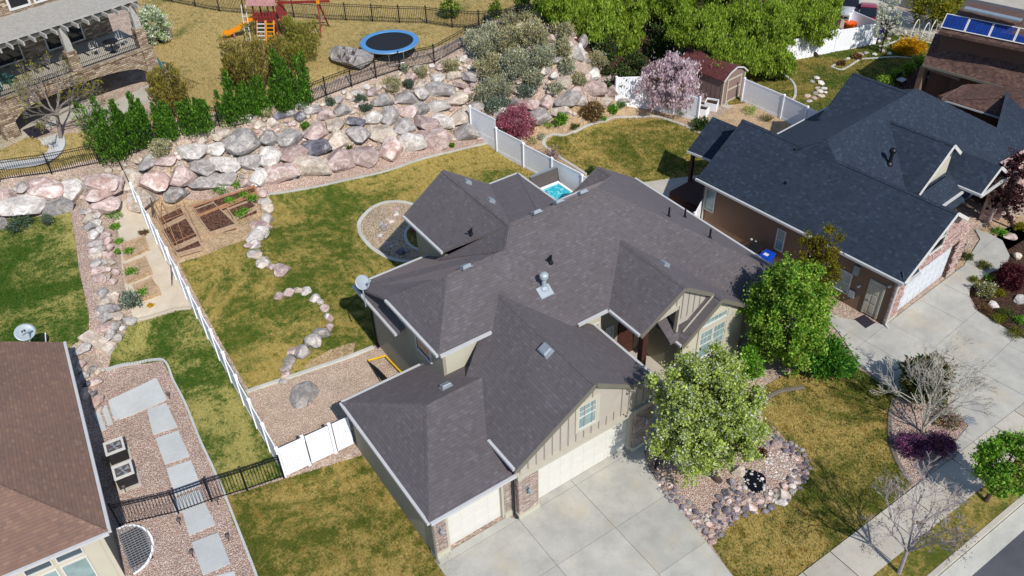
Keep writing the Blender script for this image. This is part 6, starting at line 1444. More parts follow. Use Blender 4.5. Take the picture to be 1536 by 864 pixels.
# ---- pink trees and shrubs between the lawns
tree('tree', 'weeping cherry tree covered in pale pink blossom beside the brown shed', (1001, 168), (1008, 124, 48, 44), [('blossom_p', 15000, .14, 'hang', 1.9, 1.0), ('brown', 1200, .12, 'hang', 2, .9)], 'dark', .12, 22, 90, .16, 'round', seed=3)
shrub('crimson-pink flowering shrub beside the white fence end', 773, 184, 37, 28, [('redpink', 1.0)], n=5200, size=.09, clumps=60, cr=.22, shape='round', bark='dark')
shrub('bare brown rounded shrub at the foot of the rock mound', 888, 166, 22, 17, [('brown', .9), ('sage_y', .1)], n=3200, size=.07, mode='out', asp=3, clumps=60)
shrub('bright green round shrub near the curbed corner of the bed', 842, 179, 11, 12, [('green', 1.0)], n=1300, size=.09)
shrub('small green shrub beside the bare brown rounded one', 918, 164, 11, 8, [('green', 1.0)], n=700, size=.09)
shrub('bluish green low shrub left of the white fence post', 931, 158, 10, 6, [('grey', .5), ('green', .5)], n=600, size=.08, shape='mound')
shrub('dark green shrub behind the white planter boxes', 1050, 186, 18, 13, [('conif', 1.0)], n=1500, size=.09)
shrub('white twiggy bare shrub behind the white fence', 826, 233, 18, 14, [('blossom_p', .5), ('brown', .5)], n=900, size=.05, mode='out', asp=4)
shrub('small dark green shrub hidden behind the rear roof peak', 888, 256, 9, 8, [('conif', 1.0)], n=500, size=.08)
# ---- grey-green shrubs over the mound
mound_s = [(725,70,30,26,'sage'),(760,60,30,28,'sage_y'),(800,50,34,26,'sage_y'),(735,100,28,24,'sage_y'),(775,95,34,30,'sage'),(815,85,28,26,'sage'),(842,45,24,20,'sage_y'),(750,130,30,22,'sage'),(725,140,22,18,'sage'),(790,135,18,14,'grey'),(845,75,16,22,'sage_y'),(868,120,15,14,'sage_y'),(893,88,20,15,'sage_y'),(833,132,15,12,'sage'),(800,115,22,18,'sage'),(745,155,26,14,'grey'),(712,60,22,16,'sage'),(850,100,15,18,'sage'),(795,25,26,14,'sage_y'),(770,30,26,16,'sage_y'),(735,48,24,16,'sage')]
wd = ['leftmost row', 'crest', 'foot', 'middle']
desc = ['broad grey-green shrub', 'straw-tipped grey shrub', 'rounded silvery shrub', 'loose grey shrub', 'dense sage shrub']
near = ['at the left foot of the mound, upper one','left of the crest of the rock mound','on the crest of the rock mound','on the left slope, below the fence corner','in the thick of the rock mound','right of the middle of the mound','near the crest rock at the top right','above the crimson shrub on the left slope','at the left edge above the white fence end','beside the pale square rock mid-slope','on the tall pale rock of the mound','on its own between the right-hand boulders','at the right shoulder above the pink boulders','in a gap between the lower boulders','low in the middle of the mound','directly above the crimson flowering shrub','beside the short black fence corner','leaning on the tall rock from below','behind the crest by the black fence end','behind the crest, left of the fence end','high on the left beside the fence']
for k, (x, y, w, h, mt) in enumerate(mound_s):
    shrub(desc[k % 5]+' '+near[k], x, y, w*.92, h*.92, [(mt, .7), ('sage' if mt != 'sage' else 'sage_y', .3)], n=int(150*w), size=.085, mode='up', asp=2.2, clumps=34, cr=.3, group='grey-green shrubs on the rock mound')
sl_s = [('straw-yellow round shrub below the fence in the middle of the boulders',588,128,17,15,'sage_y'),('grey-green shrub just right of the straw-yellow round one',612,126,11,9,'grey'),('straw shrub at the fence above the boulders',633,108,13,11,'sage_y'),('grey shrub at the fence foot above a white stone',606,102,9,8,'sage'),('straw shrub beside the mound foot on the boulder slope',675,98,17,14,'sage_y'),('small grey shrub in the boulders below the fence',542,150,11,9,'grey'),('green low tuft between the grey boulders, mid-slope',548,160,13,9,'grey'),('small grey-green tuft left in the boulder slope',495,152,9,7,'grey'),('small green tuft between pink boulders at the left',458,189,9,7,'green'),('straw shrub below the dark evergreens',399,170,12,10,'sage_y'),('straw shrub at the foot of the evergreen pair',244,222,21,16,'sage_y'),('grey shrub beside the evergreen on the boulder top',368,178,10,8,'sage'),('small green tuft by the kerb at the slope foot',678,218,5,4,'green'),('green tuft low between white and pink boulders',525,225,8,6,'olive'),('green tuft between the dark and the tan boulder',500,226,8,6,'olive')]
for lb, x, y, w, h, mt in sl_s: shrub(lb, x, y, w, h, [(mt, .75), ('sage' if mt == 'sage_y' else 'olive', .25)], n=int(70*w), size=.08, mode='up', asp=2.0, clumps=24, cr=.32)
# ---- dark evergreens and twiggy shrubs on the terrace
ev = [('dark evergreen shrub, leftmost and tallest, above the black rail', 172, 205, 38, 46), ('dark evergreen shrub right of the leftmost one', 215, 195, 30, 38), ('dark evergreen shrub between the two twiggy shrubs', 298, 178, 28, 30), ('dark evergreen shrub low beside the straw shrub', 255, 188, 20, 28), ('dark evergreen shrub left of the tall olive twiggy one', 348, 158, 27, 38), ('dark evergreen shrub in the middle of the fence gap', 388, 150, 24, 28), ('dark evergreen shrub with pointed tips by the playset', 447, 122, 27, 44), ('dark evergreen shrub low at the right end of the row', 425, 150, 24, 22)]
for lb, x, y, w, h in ev: spires(lb, x, y, w*.84, h*1.0, [('ever', .84), ('green', .16)], 12000, .10, 12, 'dark evergreens on the terrace')
tw = [('olive-brown twiggy shrub rising behind the left evergreens', 268, 148, 25, 36), ('tall olive-brown twiggy shrub in the middle of the row', 388, 105, 34, 46), ('yellow-green twiggy shrub in front of the swing set', 452, 78, 34, 34), ('small olive-green upright shrub left of the middle', 358, 112, 12, 26)]
for lb, x, y, w, h in tw: spires(lb, x, y, w, h, [('twig', .8), ('lime' if y < 80 else 'brown', .18)], 12000, .07, 14, bark='brown', open_=True)
bare_tree('shrub', 'bare reddish twiggy shrub in front of the big pale boulder', (524, 103), (524, 62), 22, 'brown', .03, .05, 4, 9, cat='shrub', twig=.012)
# ---- trees by the pergola house
bare_tree('tree', 'budding tree with pale trunk in front of the stone arches', (92, 208), (66, 70), 120, 'grey', .13, .3, 5, 7, buds=('ylime', .10, 2), twig=.012)
shrub('tall shrub full of white blossom at the pergola end', 232, 38, 28, 32, [('blossom_w', .75), ('green', .25)], n=5200, size=.13, clumps=60, cr=.2)
for lb, x, y, w, h in (('clipped green ball shrub, left of three at the top', 675, 14, 17, 16), ('clipped green ball shrub, middle of three at the top', 743, 16, 12, 15), ('clipped green ball shrub, right of three at the top', 784, 9, 14, 12)): shrub(lb, x, y, w, h, [('lime', .6), ('olive', .4)], n=2600, size=.10, mode='rand', clumps=60, cr=.25, hollow=.7)
# ---- the lime-green trees at the top
wl = [((845,40),(838,-8,52,52)),((900,80),(885,32,52,52)),((930,60),(940,0,52,46)),((960,90),(934,66,34,36)),((1010,55),(1010,-6,54,46)),((1050,112),(1050,44,52,40)),((1085,75),(1092,5,56,46)),((1120,130),(1098,84,48,36)),((1165,100),(1150,38,54,50)),((1225,85),(1212,30,50,44)),((1248,60),(1238,0,34,40)),((1160,120),(1160,92,34,24))]
wn = ['above the rock mound, half out of the photo','just right of the rock mound crest','at the top edge, second from the mound','low beside the dark gap over the pink tree','at the top edge over the dark gap','behind the brown shed, left part','at the top edge above the shed','hanging low over the shed roof','in the middle of the right-hand group','hanging over the white fence','rightmost at the top, by the parked cars','lowest, touching the white fence']
for k, (b, c) in enumerate(wl): tree('tree', 'lime-green feathery tree '+wn[k], b, (c[0], c[1], c[2]*.93, c[3]*.98), [('willow', 30000, .115, 'hang', 2.8, .92), ('lime', 9000, .10, 'hang', 2.4, .95)], 'dark', .16, 16, 70, .17, 'weep', seed=20+k, group='lime-green trees at the top of the photo')
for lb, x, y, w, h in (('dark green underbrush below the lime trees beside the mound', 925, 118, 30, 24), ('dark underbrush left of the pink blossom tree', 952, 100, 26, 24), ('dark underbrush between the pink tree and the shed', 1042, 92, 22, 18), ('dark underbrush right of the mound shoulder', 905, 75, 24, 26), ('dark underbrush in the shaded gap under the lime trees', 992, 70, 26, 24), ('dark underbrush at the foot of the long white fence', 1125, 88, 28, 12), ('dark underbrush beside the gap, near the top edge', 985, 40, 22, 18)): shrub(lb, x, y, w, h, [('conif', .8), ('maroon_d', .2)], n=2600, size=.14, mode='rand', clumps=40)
tree('tree', 'slender white-blossom tree with leaning trunk in front of the red car', (1321, 80), (1332, 34, 24, 34), [('blossom_w', 2600, .11, 'rand', 1.4, 1.0), ('sage', 1500, .1, 'rand', 1.4, 1.0)], 'dark', .07, 26, 44, .16, 'round', seed=31)
tree('tree', 'spreading yellow-green tree at the top right by the far street', (1402, 42), (1406, 4, 44, 28), [('ylime', 8000, .16, 'rand', 1.5, 1.0), ('lime', 2000, .15, 'rand', 1.5, 1.0)], 'dark', .22, 14, 60, .2, 'round', seed=32)
shrub('bright yellow forsythia bush in the far curbed bed', 1364, 70, 25, 14, [('yellow', 1.0)], n=3200, size=.11, mode='out', asp=2, clumps=44, cr=.3)
shrub('rusty brown low shrub in the far curbed bed, right of two', 1286, 85, 10, 5, [('brown', 1.0)], n=500, size=.08, shape='mound'); shrub('rusty brown low shrub in the far curbed bed, left of two', 1262, 95, 9, 5, [('brown', 1.0)], n=500, size=.08, shape='mound')
for k, (x, y) in enumerate(((1325,122),(1345,112),(1362,102),(1378,92))): shrub('green hedge shrub, '+['first and lowest','second','third','last and highest'][k]+' in the row by the brown patio', x, y, 14, 10, [('lime', .7), ('green', .3)], n=1100, size=.10, mode='rand', group='hedge by the brown patio')
# ---- left gardens
shrub('feathery grey-green lavender bush spilling over the rounded stones', 196, 450, 17, 17, [('grey', .6), ('sage', .4)], n=1900, size=.06, mode='up', asp=3)
shrub('dark green creeping conifer on the upper corner of the left lawn', 28, 338, 22, 12, [('grey', .5), ('conif', .5)], n=1600, size=.08, shape='mound')
shrub('small feathery shrub beside the left lawn corner', 70, 330, 10, 12, [('grey', 1)], n=500, size=.06, mode='up')
for k, (x, y, w, h, lb) in enumerate(((170,322,16,7,'green weeds at the upper end of the rounded stones'),(172,340,10,5,'small green weeds just below the first clump'),(178,362,8,5,'green weeds beside the first planter box'),(177,378,5,6,'thin green weeds by the stones near the first planter box'),(215,349,9,4,'dry brown weeds in the middle of the sandy patio'),(226,458,5,3,'yellow flowers at the foot of the third planter box'),(330,285,16,5,'green strawberry patch beside the garden kerb'),(355,278,10,5,'leafy green clump above the long planter bed'),(620,345,5,5,'small red shrub in the round gravel bed'))):
    shrub(lb, x, y, w, h, [('green' if k not in (4,5,8) else ('brown' if k == 4 else 'yellow' if k == 5 else 'redpink'), 1.0)], 'plant', 420, .06, 'rand', 1.5, 'mound', 16, .35, False, cat='plant')

for k, (x, y, w, h, mt, lb) in enumerate(((812,205,9,6,'sage','pale groundcover patch inside the kerb corner'),(798,212,10,6,'sage_y','pale groundcover patch beside the white fence, middle'),(822,188,10,5,'green','green groundcover beneath the round green shrub'),(862,190,9,4,'olive','small olive tuft along the kerb below the bare shrub'),(905,178,8,4,'green','small green tuft along the kerb right of the bare shrub'),(1024,170,14,6,'olive','olive weeds at the foot of the pink blossom tree'),(1062,200,14,5,'olive','weeds in the sandy yard below the white planters'),(1125,165,15,6,'green','green weeds in front of the shed'),(1148,178,12,4,'olive','dry weeds in the sandy yard near the white fence'))):
    shrub(lb, x, y, w, h, [(mt, 1.0)], 'plant', 500, .05, 'rand', 1.6, 'mound', 18, .4, False, cat='plant')
for k, (x, y) in enumerate(((208,395),(214,372),(232,300),(242,293),(226,395),(355,300),(372,295),(196,340),(300,300))): pass
for k, (x, y, w, h, lb) in enumerate(((1462,420,10,4,'low green fringe at the driveway edge of the mulch bed'),(1522,500,16,7,'yellow-green fringe low in the mulch bed by the photo edge'),(1498,478,14,6,'loose green fringe in the middle of the mulch bed'),(1476,398,12,6,'green clump at the upper tip of the mulch bed'))): shrub(lb, x, y, w, h, [('olive', .6), ('ylime', .4)], 'plant', 700, .05, 'rand', 1.6, 'mound', 20, .4, False, cat='plant')
# ------------------------------------------------------------------ stone house with pergola, top left
PD = Vector((.9702, .2424, 0)); PO = Vector((.24, 57.07, 0)); PNv = Vector((-.2424, .9702, 0))
PF = lambda u, v, z: tuple(PO+PD*u+PNv*v+Vector((0, 0, z)))
PH = thing('pergola_house', 'stone house with arched terrace, balcony and grey slatted pergola, top left corner', 'house', PF(3, 0, 4.6))
def pb(name, *a, mat=None, **k): return part(name, MB().box(*a, PF), mat, k.pop('parent', PH), **k)
def arch(u0, u1, zs, zt, ztop, v0, v1):
    n = 14; top = []; 
    m = MB()
    for k in range(n):
        a = u0+(u1-u0)*k/n; b = u0+(u1-u0)*(k+1)/n; f = lambda x: zs+(zt-zs)*math.sqrt(max(0, 1-((x-(u0+u1)/2)/((u1-u0)/2))**2))**1.0
        m.hexa([PF(a, v0, f(a)), PF(b, v0, f(b)), PF(b, v1, f(b)), PF(a, v1, f(a))], [PF(a, v0, ztop), PF(b, v0, ztop), PF(b, v1, ztop), PF(a, v1, ztop)])
    return part('stone_arch', m, M['ledge'], PH)
arch(-9.5, -.35, 5.9, 6.55, 7.25, 0, .5); arch(.55, 9.75, 5.75, 6.6, 7.25, 0, .5)
for u in (-.35, 9.7):
    m = MB(); m.hexa([PF(u, -.12, 4.5), PF(u+.95, -.12, 4.5), PF(u+.95, .6, 4.5), PF(u, .6, 4.5)], [PF(u+.1, -.05, 7.25), PF(u+.85, -.05, 7.25), PF(u+.85, .55, 7.25), PF(u+.1, .55, 7.25)]); part('stone_column', m, M['ledge'], PH)
pb('deck', -10, .02, 7.25, 10.5, 4.4, 7.4, mat=M['conc_walk']); pb('deck_edge', -10, -.08, 7.25, 10.55, .02, 7.42, mat=M['ledge'])
pb('back_wall', -10, 4.2, 4.4, 10, 4.5, 10.2, mat=M['ledge']); pb('stone_wall', 9.9, .6, 4.4, 10.4, 4.4, 7.2, mat=M['ledge']) if False else None
for u in (-3, 1.2, 5.4): window(PH, PF, u, u+2.2, 5.0, 6.8, M['white_paint'], M['glass_dark'], -1, .05, v=4.2); window(PH, PF, u, u+2.6, 7.6, 9.7, M['white_paint'], M['glass_dark'], -1, .05, v=4.2)
for u in (5.0, -.3, 9.75): 
    pb('stone_plinth', u, .05, 7.4, u+.65, .6, 8.7, mat=M['ledge'])
    m = MB(); m.hexa([PF(u+.1, .1, 8.7), PF(u+.55, .1, 8.7), PF(u+.55, .55, 8.7), PF(u+.1, .55, 8.7)], [PF(u+.15, .15, 10.3), PF(u+.5, .15, 10.3), PF(u+.5, .5, 10.3), PF(u+.15, .5, 10.3)]); part('pergola_post', m, M['wood_grey'], PH)
m = MB()
for k in range(150): m.box(-7+k*.118-.01, .1, 7.5, -7+k*.118+.01, .125, 8.35, PF)
part('railing_pickets', m, M['black'], PH, kind='stuff')
pb('railing_top', -7, .08, 8.35, 10.4, .14, 8.4, mat=M['black']); pb('railing_bottom', -7, .08, 7.48, 10.4, .14, 7.52, mat=M['black'])
for k in range(26): u = -7+k*.68; pb('rafter', u, -.9, 10.26, u+.09, 3.6, 10.5, mat=M['wood_grey'])
pb('pergola_beam', -7, .25, 10.1, 10.6, .4, 10.3, mat=M['wood_grey']); pb('pergola_beam', -7, 3.3, 10.1, 10.6, 3.45, 10.3, mat=M['wood_grey'])
for k in range(26): v = -.1+k*.16; pb('slat', -7.1, v, 10.5, 10.7, v+.085, 10.6, mat=M['wood_grey'])
# upper storey above the pergola
pb('upper_wall', -10, 4.0, 10.2, 9, 4.2, 13.5, mat=M['ledge'])
bay = [PF(-3, 2.6, 10.6), PF(1.7, 2.6, 10.6), PF(3.3, 4.0, 10.6), PF(-3, 4.0, 10.6)]
part('bay', MB().slab([(p[0], p[1], 13.6) for p in bay], (0, 0, -3.0)), M['ledge'], PH)
for u0, u1 in ((-1.1, .3), (.55, 1.6), (-2.9, -1.4)): window(PH, PF, u0, u1, 11.3, 13.3, M['white_paint'], M['glass_dark'], -1, .06, v=2.6, trim=.14)
for u0, u1 in ((4.0, 5.4), (5.6, 7.0)): window(PH, PF, u0, u1, 10.8, 12.8, M['white_paint'], M['glass_dark'], -1, .06, v=4.0, trim=.14)
# terrace furniture
def adirondack(loc, ang, label, mat, group=None):
    t = thing('garden_chair', label, 'chair', loc, group); c, s = math.cos(ang), math.sin(ang); f = lambda x, y, z: (loc[0]+c*x-s*y, loc[1]+s*x+c*y, loc[2]+z)
    for k in range(5): part('seat_slat', MB().box(-.27, -.25+k*.1, .33-.02*k, .27, -.17+k*.1, .36-.02*k, f), mat, t)
    for k in range(6): part('back_slat', MB().slab([f(-.27+k*.09, .24, .3), f(-.19+k*.09, .24, .3), f(-.19+k*.09, .5, 1.0-.03*abs(k-2.5)), f(-.27+k*.09, .5, 1.0-.03*abs(k-2.5))], (0, .02, -.01)), mat, t)
    for x in (-.36, .30): part('arm', MB().box(x-.03, -.3, .55, x+.1, .35, .58, f), mat, t); part('leg', MB().box(x, -.28, 0, x+.06, -.2, .55, f), mat, t); part('leg', MB().box(x, .2, 0, x+.06, .28, .5, f), mat, t)
    return t
g_ = G(246, 108); adirondack(g_, .5, 'teal garden chair standing at the outer stone column of the arches', M['teal'])
for k, (u, v) in enumerate(((-.9, 1.0), (.5, .9), (1.6, 1.6))): adirondack(PF(u, v, 7.4), .2+k, 'teal chair on the balcony, '+['left of the pale table','right of the pale table','nearest the middle post'][k], M['teal'])
tb = thing('table', 'small pale table among teal chairs on the balcony', 'table', PF(.0, 1.9, 7.4)); pb('table_top', -.6, 1.5, 8.1, .6, 2.3, 8.16, mat=M['white_paint'], parent=tb)
for a, b in ((-.5, 1.6), (.45, 1.6), (-.5, 2.15), (.45, 2.15)): pb('leg', a, b, 7.4, a+.06, b+.06, 8.1, mat=M['black'], parent=tb)
wq_ = PF(8.3, 1.0, 7.4); t = thing('wire_table', 'black wire bistro table by the balcony rail', 'table', wq_); part('table_top', MB().lathe(wq_, [(.5, .72), (.5, .76)], 18), M['black'], t); part('pedestal', MB().lathe(wq_, [(.28, 0), (.04, .06), (.04, .72)], 10), M['black'], t)
for k in range(2):
    c_ = Vector(PF(7.3+k*1.9, 1.4, 7.4)); t = thing('wire_chair', 'white curved wire chair '+('left' if k == 0 else 'right')+' of the bistro table', 'chair', c_); part('seat', MB().lathe(c_, [(.26, .42), (.27, .47)], 14), M['white_paint'], t); m = MB()
    for j in range(5): a = math.pi*(.1+.8*j/4); m.tube([c_+Vector((.25*math.cos(a), .25*math.sin(a), .45)), c_+Vector((.28*math.cos(a), .28*math.sin(a), .95-.08*abs(j-2)))], .015, 4)
    part('back', m, M['white_paint'], t, kind='stuff')
    for j in range(4): a = math.pi/4+j*math.pi/2; part('leg', MB().tube([c_+Vector((.2*math.cos(a), .2*math.sin(a), .42)), c_+Vector((.26*math.cos(a), .26*math.sin(a), 0))], .015, 4), M['white_paint'], t)
g_ = Vector(G(217, 103)); t = thing('grill', 'black covered grill in the shade of the right-hand arch', 'grill', g_); part('cabinet', MB().box(g_.x-.4, g_.y-.25, g_.z+.08, g_.x+.4, g_.y+.25, g_.z+.8), M['black_bin'], t); part('lid', MB().tube([(g_.x-.4, g_.y, g_.z+.82), (g_.x+.4, g_.y, g_.z+.82)], .27, 12), M['black_bin'], t); part('side_shelf', MB().box(g_.x+.42, g_.y-.2, g_.z+.75, g_.x+.75, g_.y+.2, g_.z+.8), M['metal'], t)
w = [G(*p) for p in ((34, 196), (62, 186), (76, 199), (48, 209))]; solo('outdoor_rug', MB().slab([(x, y, z+.06) for x, y, z in w], (0, 0, -.02)), M['mat_dark'], 'dark outdoor rug on the terrace by the left stone column', 'rug', w[0])
# ------------------------------------------------------------------ trampoline
tc = Vector((25.4, 53.8, T(25.4, 53.8))); t = thing('trampoline', 'round trampoline with blue padding and black mat on the upper lawn', 'trampoline', tc); r = 2.12
part('mat', MB().lathe(tc, [(r-.38, .86), (r-.38, .88)], 40), M['tramp'], t)
part('pad', MB().lathe(tc, [(r-.4, .885), (r-.38, .93), (r-.02, .92), (r, .87), (r-.4, .87)], 40, False), M['blue_pad'], t)
m = MB(); m.v = []; ring = [tc+Vector((r*math.cos(2*math.pi*k/40), r*math.sin(2*math.pi*k/40), .85)) for k in range(41)]; m.tube(ring, .035, 6, False); part('frame', m, M['metal'], t)
for k in range(6): a = 2*math.pi*k/6; b = a+.5; part('leg', MB().tube([tc+Vector((r*math.cos(a), r*math.sin(a), .85)), tc+Vector((r*math.cos(a), r*math.sin(a), .03)), tc+Vector((r*math.cos(b), r*math.sin(b), .03)), tc+Vector((r*math.cos(b), r*math.sin(b), .85))], .03, 6), M['metal'], t)
m = MB()
for k in range(64): a = 2*math.pi*k/64; m.tube([tc+Vector(((r-.42)*math.cos(a), (r-.42)*math.sin(a), .86)), tc+Vector(((r-.05)*math.cos(a), (r-.05)*math.sin(a), .855))], .008, 3)
part('springs', m, M['metal'], t, kind='stuff')
# ------------------------------------------------------------------ play set
ps = Vector((19.4, 61.9, T(19.4, 61.9))); ps.z = 4.6; ang = .02
c_, s_ = math.cos(ang), math.sin(ang); QF = lambda x, y, z: (ps.x+c_*x-s_*y, ps.y+s_*x+c_*y, ps.z+z)
ux = Vector(P(420, 64, z=4.6))-Vector(P(395, 64, z=4.6)); ang = math.atan2(ux.y, ux.x); c_, s_ = math.cos(ang), math.sin(ang); ps = Vector((*P(408, 52, z=4.6)[:2], 4.6))
t = thing('play_set', 'red wooden play tower with boarded roof, yellow slide and swing beam', 'play set', ps)
def qb(name, *a, mat=None, parent=None): return part(name, MB().box(*a, QF), mat, parent or t)
for x in (-.85, .75):
    for y in (-.75, .75): qb('post', x, y, 0, x+.1, y+.1, 2.9, mat=M['red_wood'])
qb('platform', -.9, -.8, 1.35, .9, .85, 1.45, mat=M['red_wood'])
for k in range(6): part('roof_board', MB().slab([QF(-1.15, -1.0+k*.17, 2.65+k*.19), QF(1.05, -1.0+k*.17, 2.65+k*.19), QF(1.05, -1.0+(k+1)*.17, 2.65+(k+1)*.19+.015), QF(-1.15, -1.0+(k+1)*.17, 2.65+(k+1)*.19+.015)], (0, 0, -.03)), M['red_wood_pale'], t)
for k in range(6): part('roof_board', MB().slab([QF(-1.15, 1.05-k*.17, 2.65+k*.19), QF(1.05, 1.05-k*.17, 2.65+k*.19), QF(1.05, 1.05-(k+1)*.17, 2.65+(k+1)*.19+.015), QF(-1.15, 1.05-(k+1)*.17, 2.65+(k+1)*.19+.015)], (0, 0, -.03)), M['red_wood_pale'], t)
for k in range(7): qb('rail_board', -.85+k*.24, -.82, 1.5, -.7+k*.24, -.78, 2.1, mat=M['red_wood'])
for k in range(6): part('wall_board', MB().slab([QF(.95+k*.0, -.8+k*.28, 2.4), QF(.95, -.56+k*.28, 2.4), QF(1.55, -.56+k*.28, .1), QF(1.55, -.8+k*.28, .1)], (.03, 0, 0)), M['red_wood'], t)
# ladders
for x0, mt, rm in ((-.62, 'wood', 'white_paint'), (.08, 'wood', 'yellow')):
    ld = part('ladder', MB().bar(QF(x0, -1.7, 0), QF(x0, -.8, 1.45), .07, .09).bar(QF(x0, -1.7, 0), QF(x0, -.8, 1.45), .07, .09) if False else MB().bar(QF(x0, -1.7, 0), QF(x0, -.8, 1.45), .07, .09), M['yellow' if rm == 'yellow' else 'wood'], t)
    part('ladder_side', MB().bar(QF(x0+.6, -1.7, 0), QF(x0+.6, -.8, 1.45), .07, .09), M['yellow' if rm == 'yellow' else 'wood'], t)
    for k in range(5): q = .15+k*.17; part('rung', MB().box(x0, -1.7+.9*q-.05, 1.45*q, x0+.6, -1.7+.9*q+.05, 1.45*q+.06, QF), M[rm], ld)
# slide towards the left
m = MB(); sp = [QF(-.9, -.1, 1.45), QF(-1.6, -.2, 1.1), QF(-2.5, -.35, .55), QF(-3.2, -.45, .25), QF(-3.7, -.5, .22)]
for k in range(4):
    a, b = Vector(sp[k]), Vector(sp[k+1]); d = (b-a).normalized(); w = d.cross(Vector((0, 0, 1))).normalized()*.3
    m.slab([a-w, b-w, b+w, a+w], (0, 0, -.05)); 
part('slide', m, M['yellow'], t)
for sgn in (-1, 1):
    m = MB()
    for k in range(4):
        a, b = Vector(sp[k]), Vector(sp[k+1]); d = (b-a).normalized(); w = d.cross(Vector((0, 0, 1))).normalized()*.31*sgn; m.bar(a+w+Vector((0, 0, .08)), b+w+Vector((0, 0, .08)), .05, .2)
    part('slide_side', m, M['yellow'], t)
qb('slide_leg', -2.75, -.75, 0, -2.65, -.65, .5, mat=M['red_wood_pale'])
# rope ladder at the left
for x in (-1.55, -1.2): part('rope', MB().tube([QF(x-.3, -.2, 2.4), QF(x, -1.5, .05)], .03, 5), M['white_paint'], t)
for k in range(5): q = .3+k*.15; part('rope_rung', MB().bar(QF(-1.85+.3*q, -.2-1.3*q, 2.4-2.35*q), QF(-1.5+.3*q, -.2-1.3*q, 2.4-2.35*q), .04, .04), M['white_paint'], t)
# swing beam and frame
part('swing_beam', MB().bar(QF(.9, 0, 2.5), QF(4.9, .3, 2.5), .12, .16), M['red_wood'], t)
for y, mt in ((-1.1, 'red_wood'), (1.4, 'red_wood')): part('swing_leg', MB().bar(QF(4.0, .25, 2.5), QF(4.1, .25+y, 0), .1, .1), M[mt], t)
part('brace', MB().bar(QF(4.05, -.4, 1.1), QF(4.05, .95, 1.1), .07, .08), M['red_wood_pale'], t); part('bracket', MB().box(3.9, .1, 2.35, 4.15, .42, 2.7, QF), M['yellow'], t)
for k in range(2):
    x = 1.9+k*1.1; sw_ = part('swing_seat', MB().box(x-.22, .02, .5, x+.22, .22, .54, QF), M['yellow' if k else 'blue_pad'], t)
    for dx in (-.2, .2): part('chain', MB().tube([QF(x+dx, .12, .54), QF(x+dx, .12, 2.45)], .01, 4), M['metal'], sw_)
# ------------------------------------------------------------------ brown shed and white planters
s0 = P(1081, 158, z=.4); s1 = P(1113, 142, z=.4); sa = math.atan2(s1[1]-s0[1], s1[0]-s0[0]); w_ = math.hypot(s1[0]-s0[0], s1[1]-s0[1]); SF = frame_from((s0[0], s0[1]), sa)
t = thing('garden_shed', 'small taupe garden shed with dark red roof and double-framed door', 'shed', (s0[0], s0[1], .3)); dpt = 4.3; w_ = max(w_, 2.45); zb = .3
sh = plain('shed_siding', '#85706a', .8, var=.06)
part('floor', MB().box(-.05, -.7, zb-.2, w_+.05, dpt, zb+.1, SF), M['conc_walk'], t)
part('wall', MB().box(0, .08, zb+.1, .08, dpt, zb+2.1, SF), sh, t); part('wall', MB().box(w_-.08, .08, zb+.1, w_, dpt, zb+2.1, SF), sh, t); part('wall', MB().box(.08, dpt-.08, zb+.1, w_-.08, dpt, zb+2.1, SF), sh, t)
part('gable_front', MB().slab([SF(0, 0, zb+.1), SF(w_, 0, zb+.1), SF(w_, 0, zb+2.15), SF(w_*.78, 0, zb+2.55), SF(w_/2, 0, zb+2.75), SF(w_*.22, 0, zb+2.55), SF(0, 0, zb+2.15)], tuple(Vector(SF(0, .08, 0))-Vector(SF(0, 0, 0)))), sh, t)
for k in range(10): part('siding_groove', MB().box(-.015, .15+k*.42, zb+.12, .0, .17+k*.42, zb+2.08, SF), M['trim_taupe'], t)
e0, e1_ = -.12, w_+.12
for pl in ([(e0, 2.08), (w_*.2, 2.58)], [(w_*.2, 2.58), (w_/2, 2.82)], [(w_/2, 2.82), (w_*.8, 2.58)], [(w_*.8, 2.58), (e1_, 2.08)]):
    (a, za), (b, zb_) = pl; part('roof', MB().slab([SF(a, -.12, zb+za), SF(b, -.12, zb+zb_), SF(b, dpt+.1, zb+zb_), SF(a, dpt+.1, zb+za)], (0, 0, -.06)), M['roof_red'], t)
    part('rake_trim', MB().bar(SF(a, -.14, zb+za-.04), SF(b, -.14, zb+zb_-.04), .05, .1), M['white_paint'], t)
for u in (0, w_-.09): part('corner_trim', MB().box(u, -.03, zb+.1, u+.09, .0, zb+2.1, SF), M['stucco_cream'], t)
dr = part('door', MB().box(.45, -.03, zb+.15, w_-.45, .0, zb+2.0, SF), sh, t)
for a in ((.45, .15, .55, 2.0), (w_-.55, .15, w_-.45, 2.0), (.55, 1.9, w_-.55, 2.0), (.55, .15, w_-.55, .25), (.55, 1.1, w_-.55, 1.2)): part('door_trim', MB().box(a[0], -.06, zb+a[1], a[2], -.03, zb+a[3], SF), M['stucco_cream'], dr)
part('window', MB().box(-.04, 2.6, zb+1.2, .0, 3.3, zb+1.75, SF), M['white_paint'], t); part('pane', MB().box(-.05, 2.66, zb+1.26, -.04, 3.24, zb+1.69, SF), M['glass_dark'], t)
for k, (q, lb) in enumerate(([[(1040,173),(1058,176),(1063,170),(1046,166)], 'white planter box nearest the blue-roofed porch'], [[(1056,164),(1074,168),(1077,160),(1060,157)], 'white planter box beside the shed floor'])):
    w = [Vector(G(*p)) for p in q]; t = thing('planter_box', lb, 'planter', w[0], 'white planter boxes by the shed')
    for i in range(4):
        a, b = w[i], w[(i+1) % 4]; part('board', MB().bar(a+Vector((0, 0, .28)), b+Vector((0, 0, .28)), .05, .6), M['white'], t)
    part('soil', MB().slab([p+Vector((0, 0, .45)) for p in w], (0, 0, -.3)), M['mulch'], t)
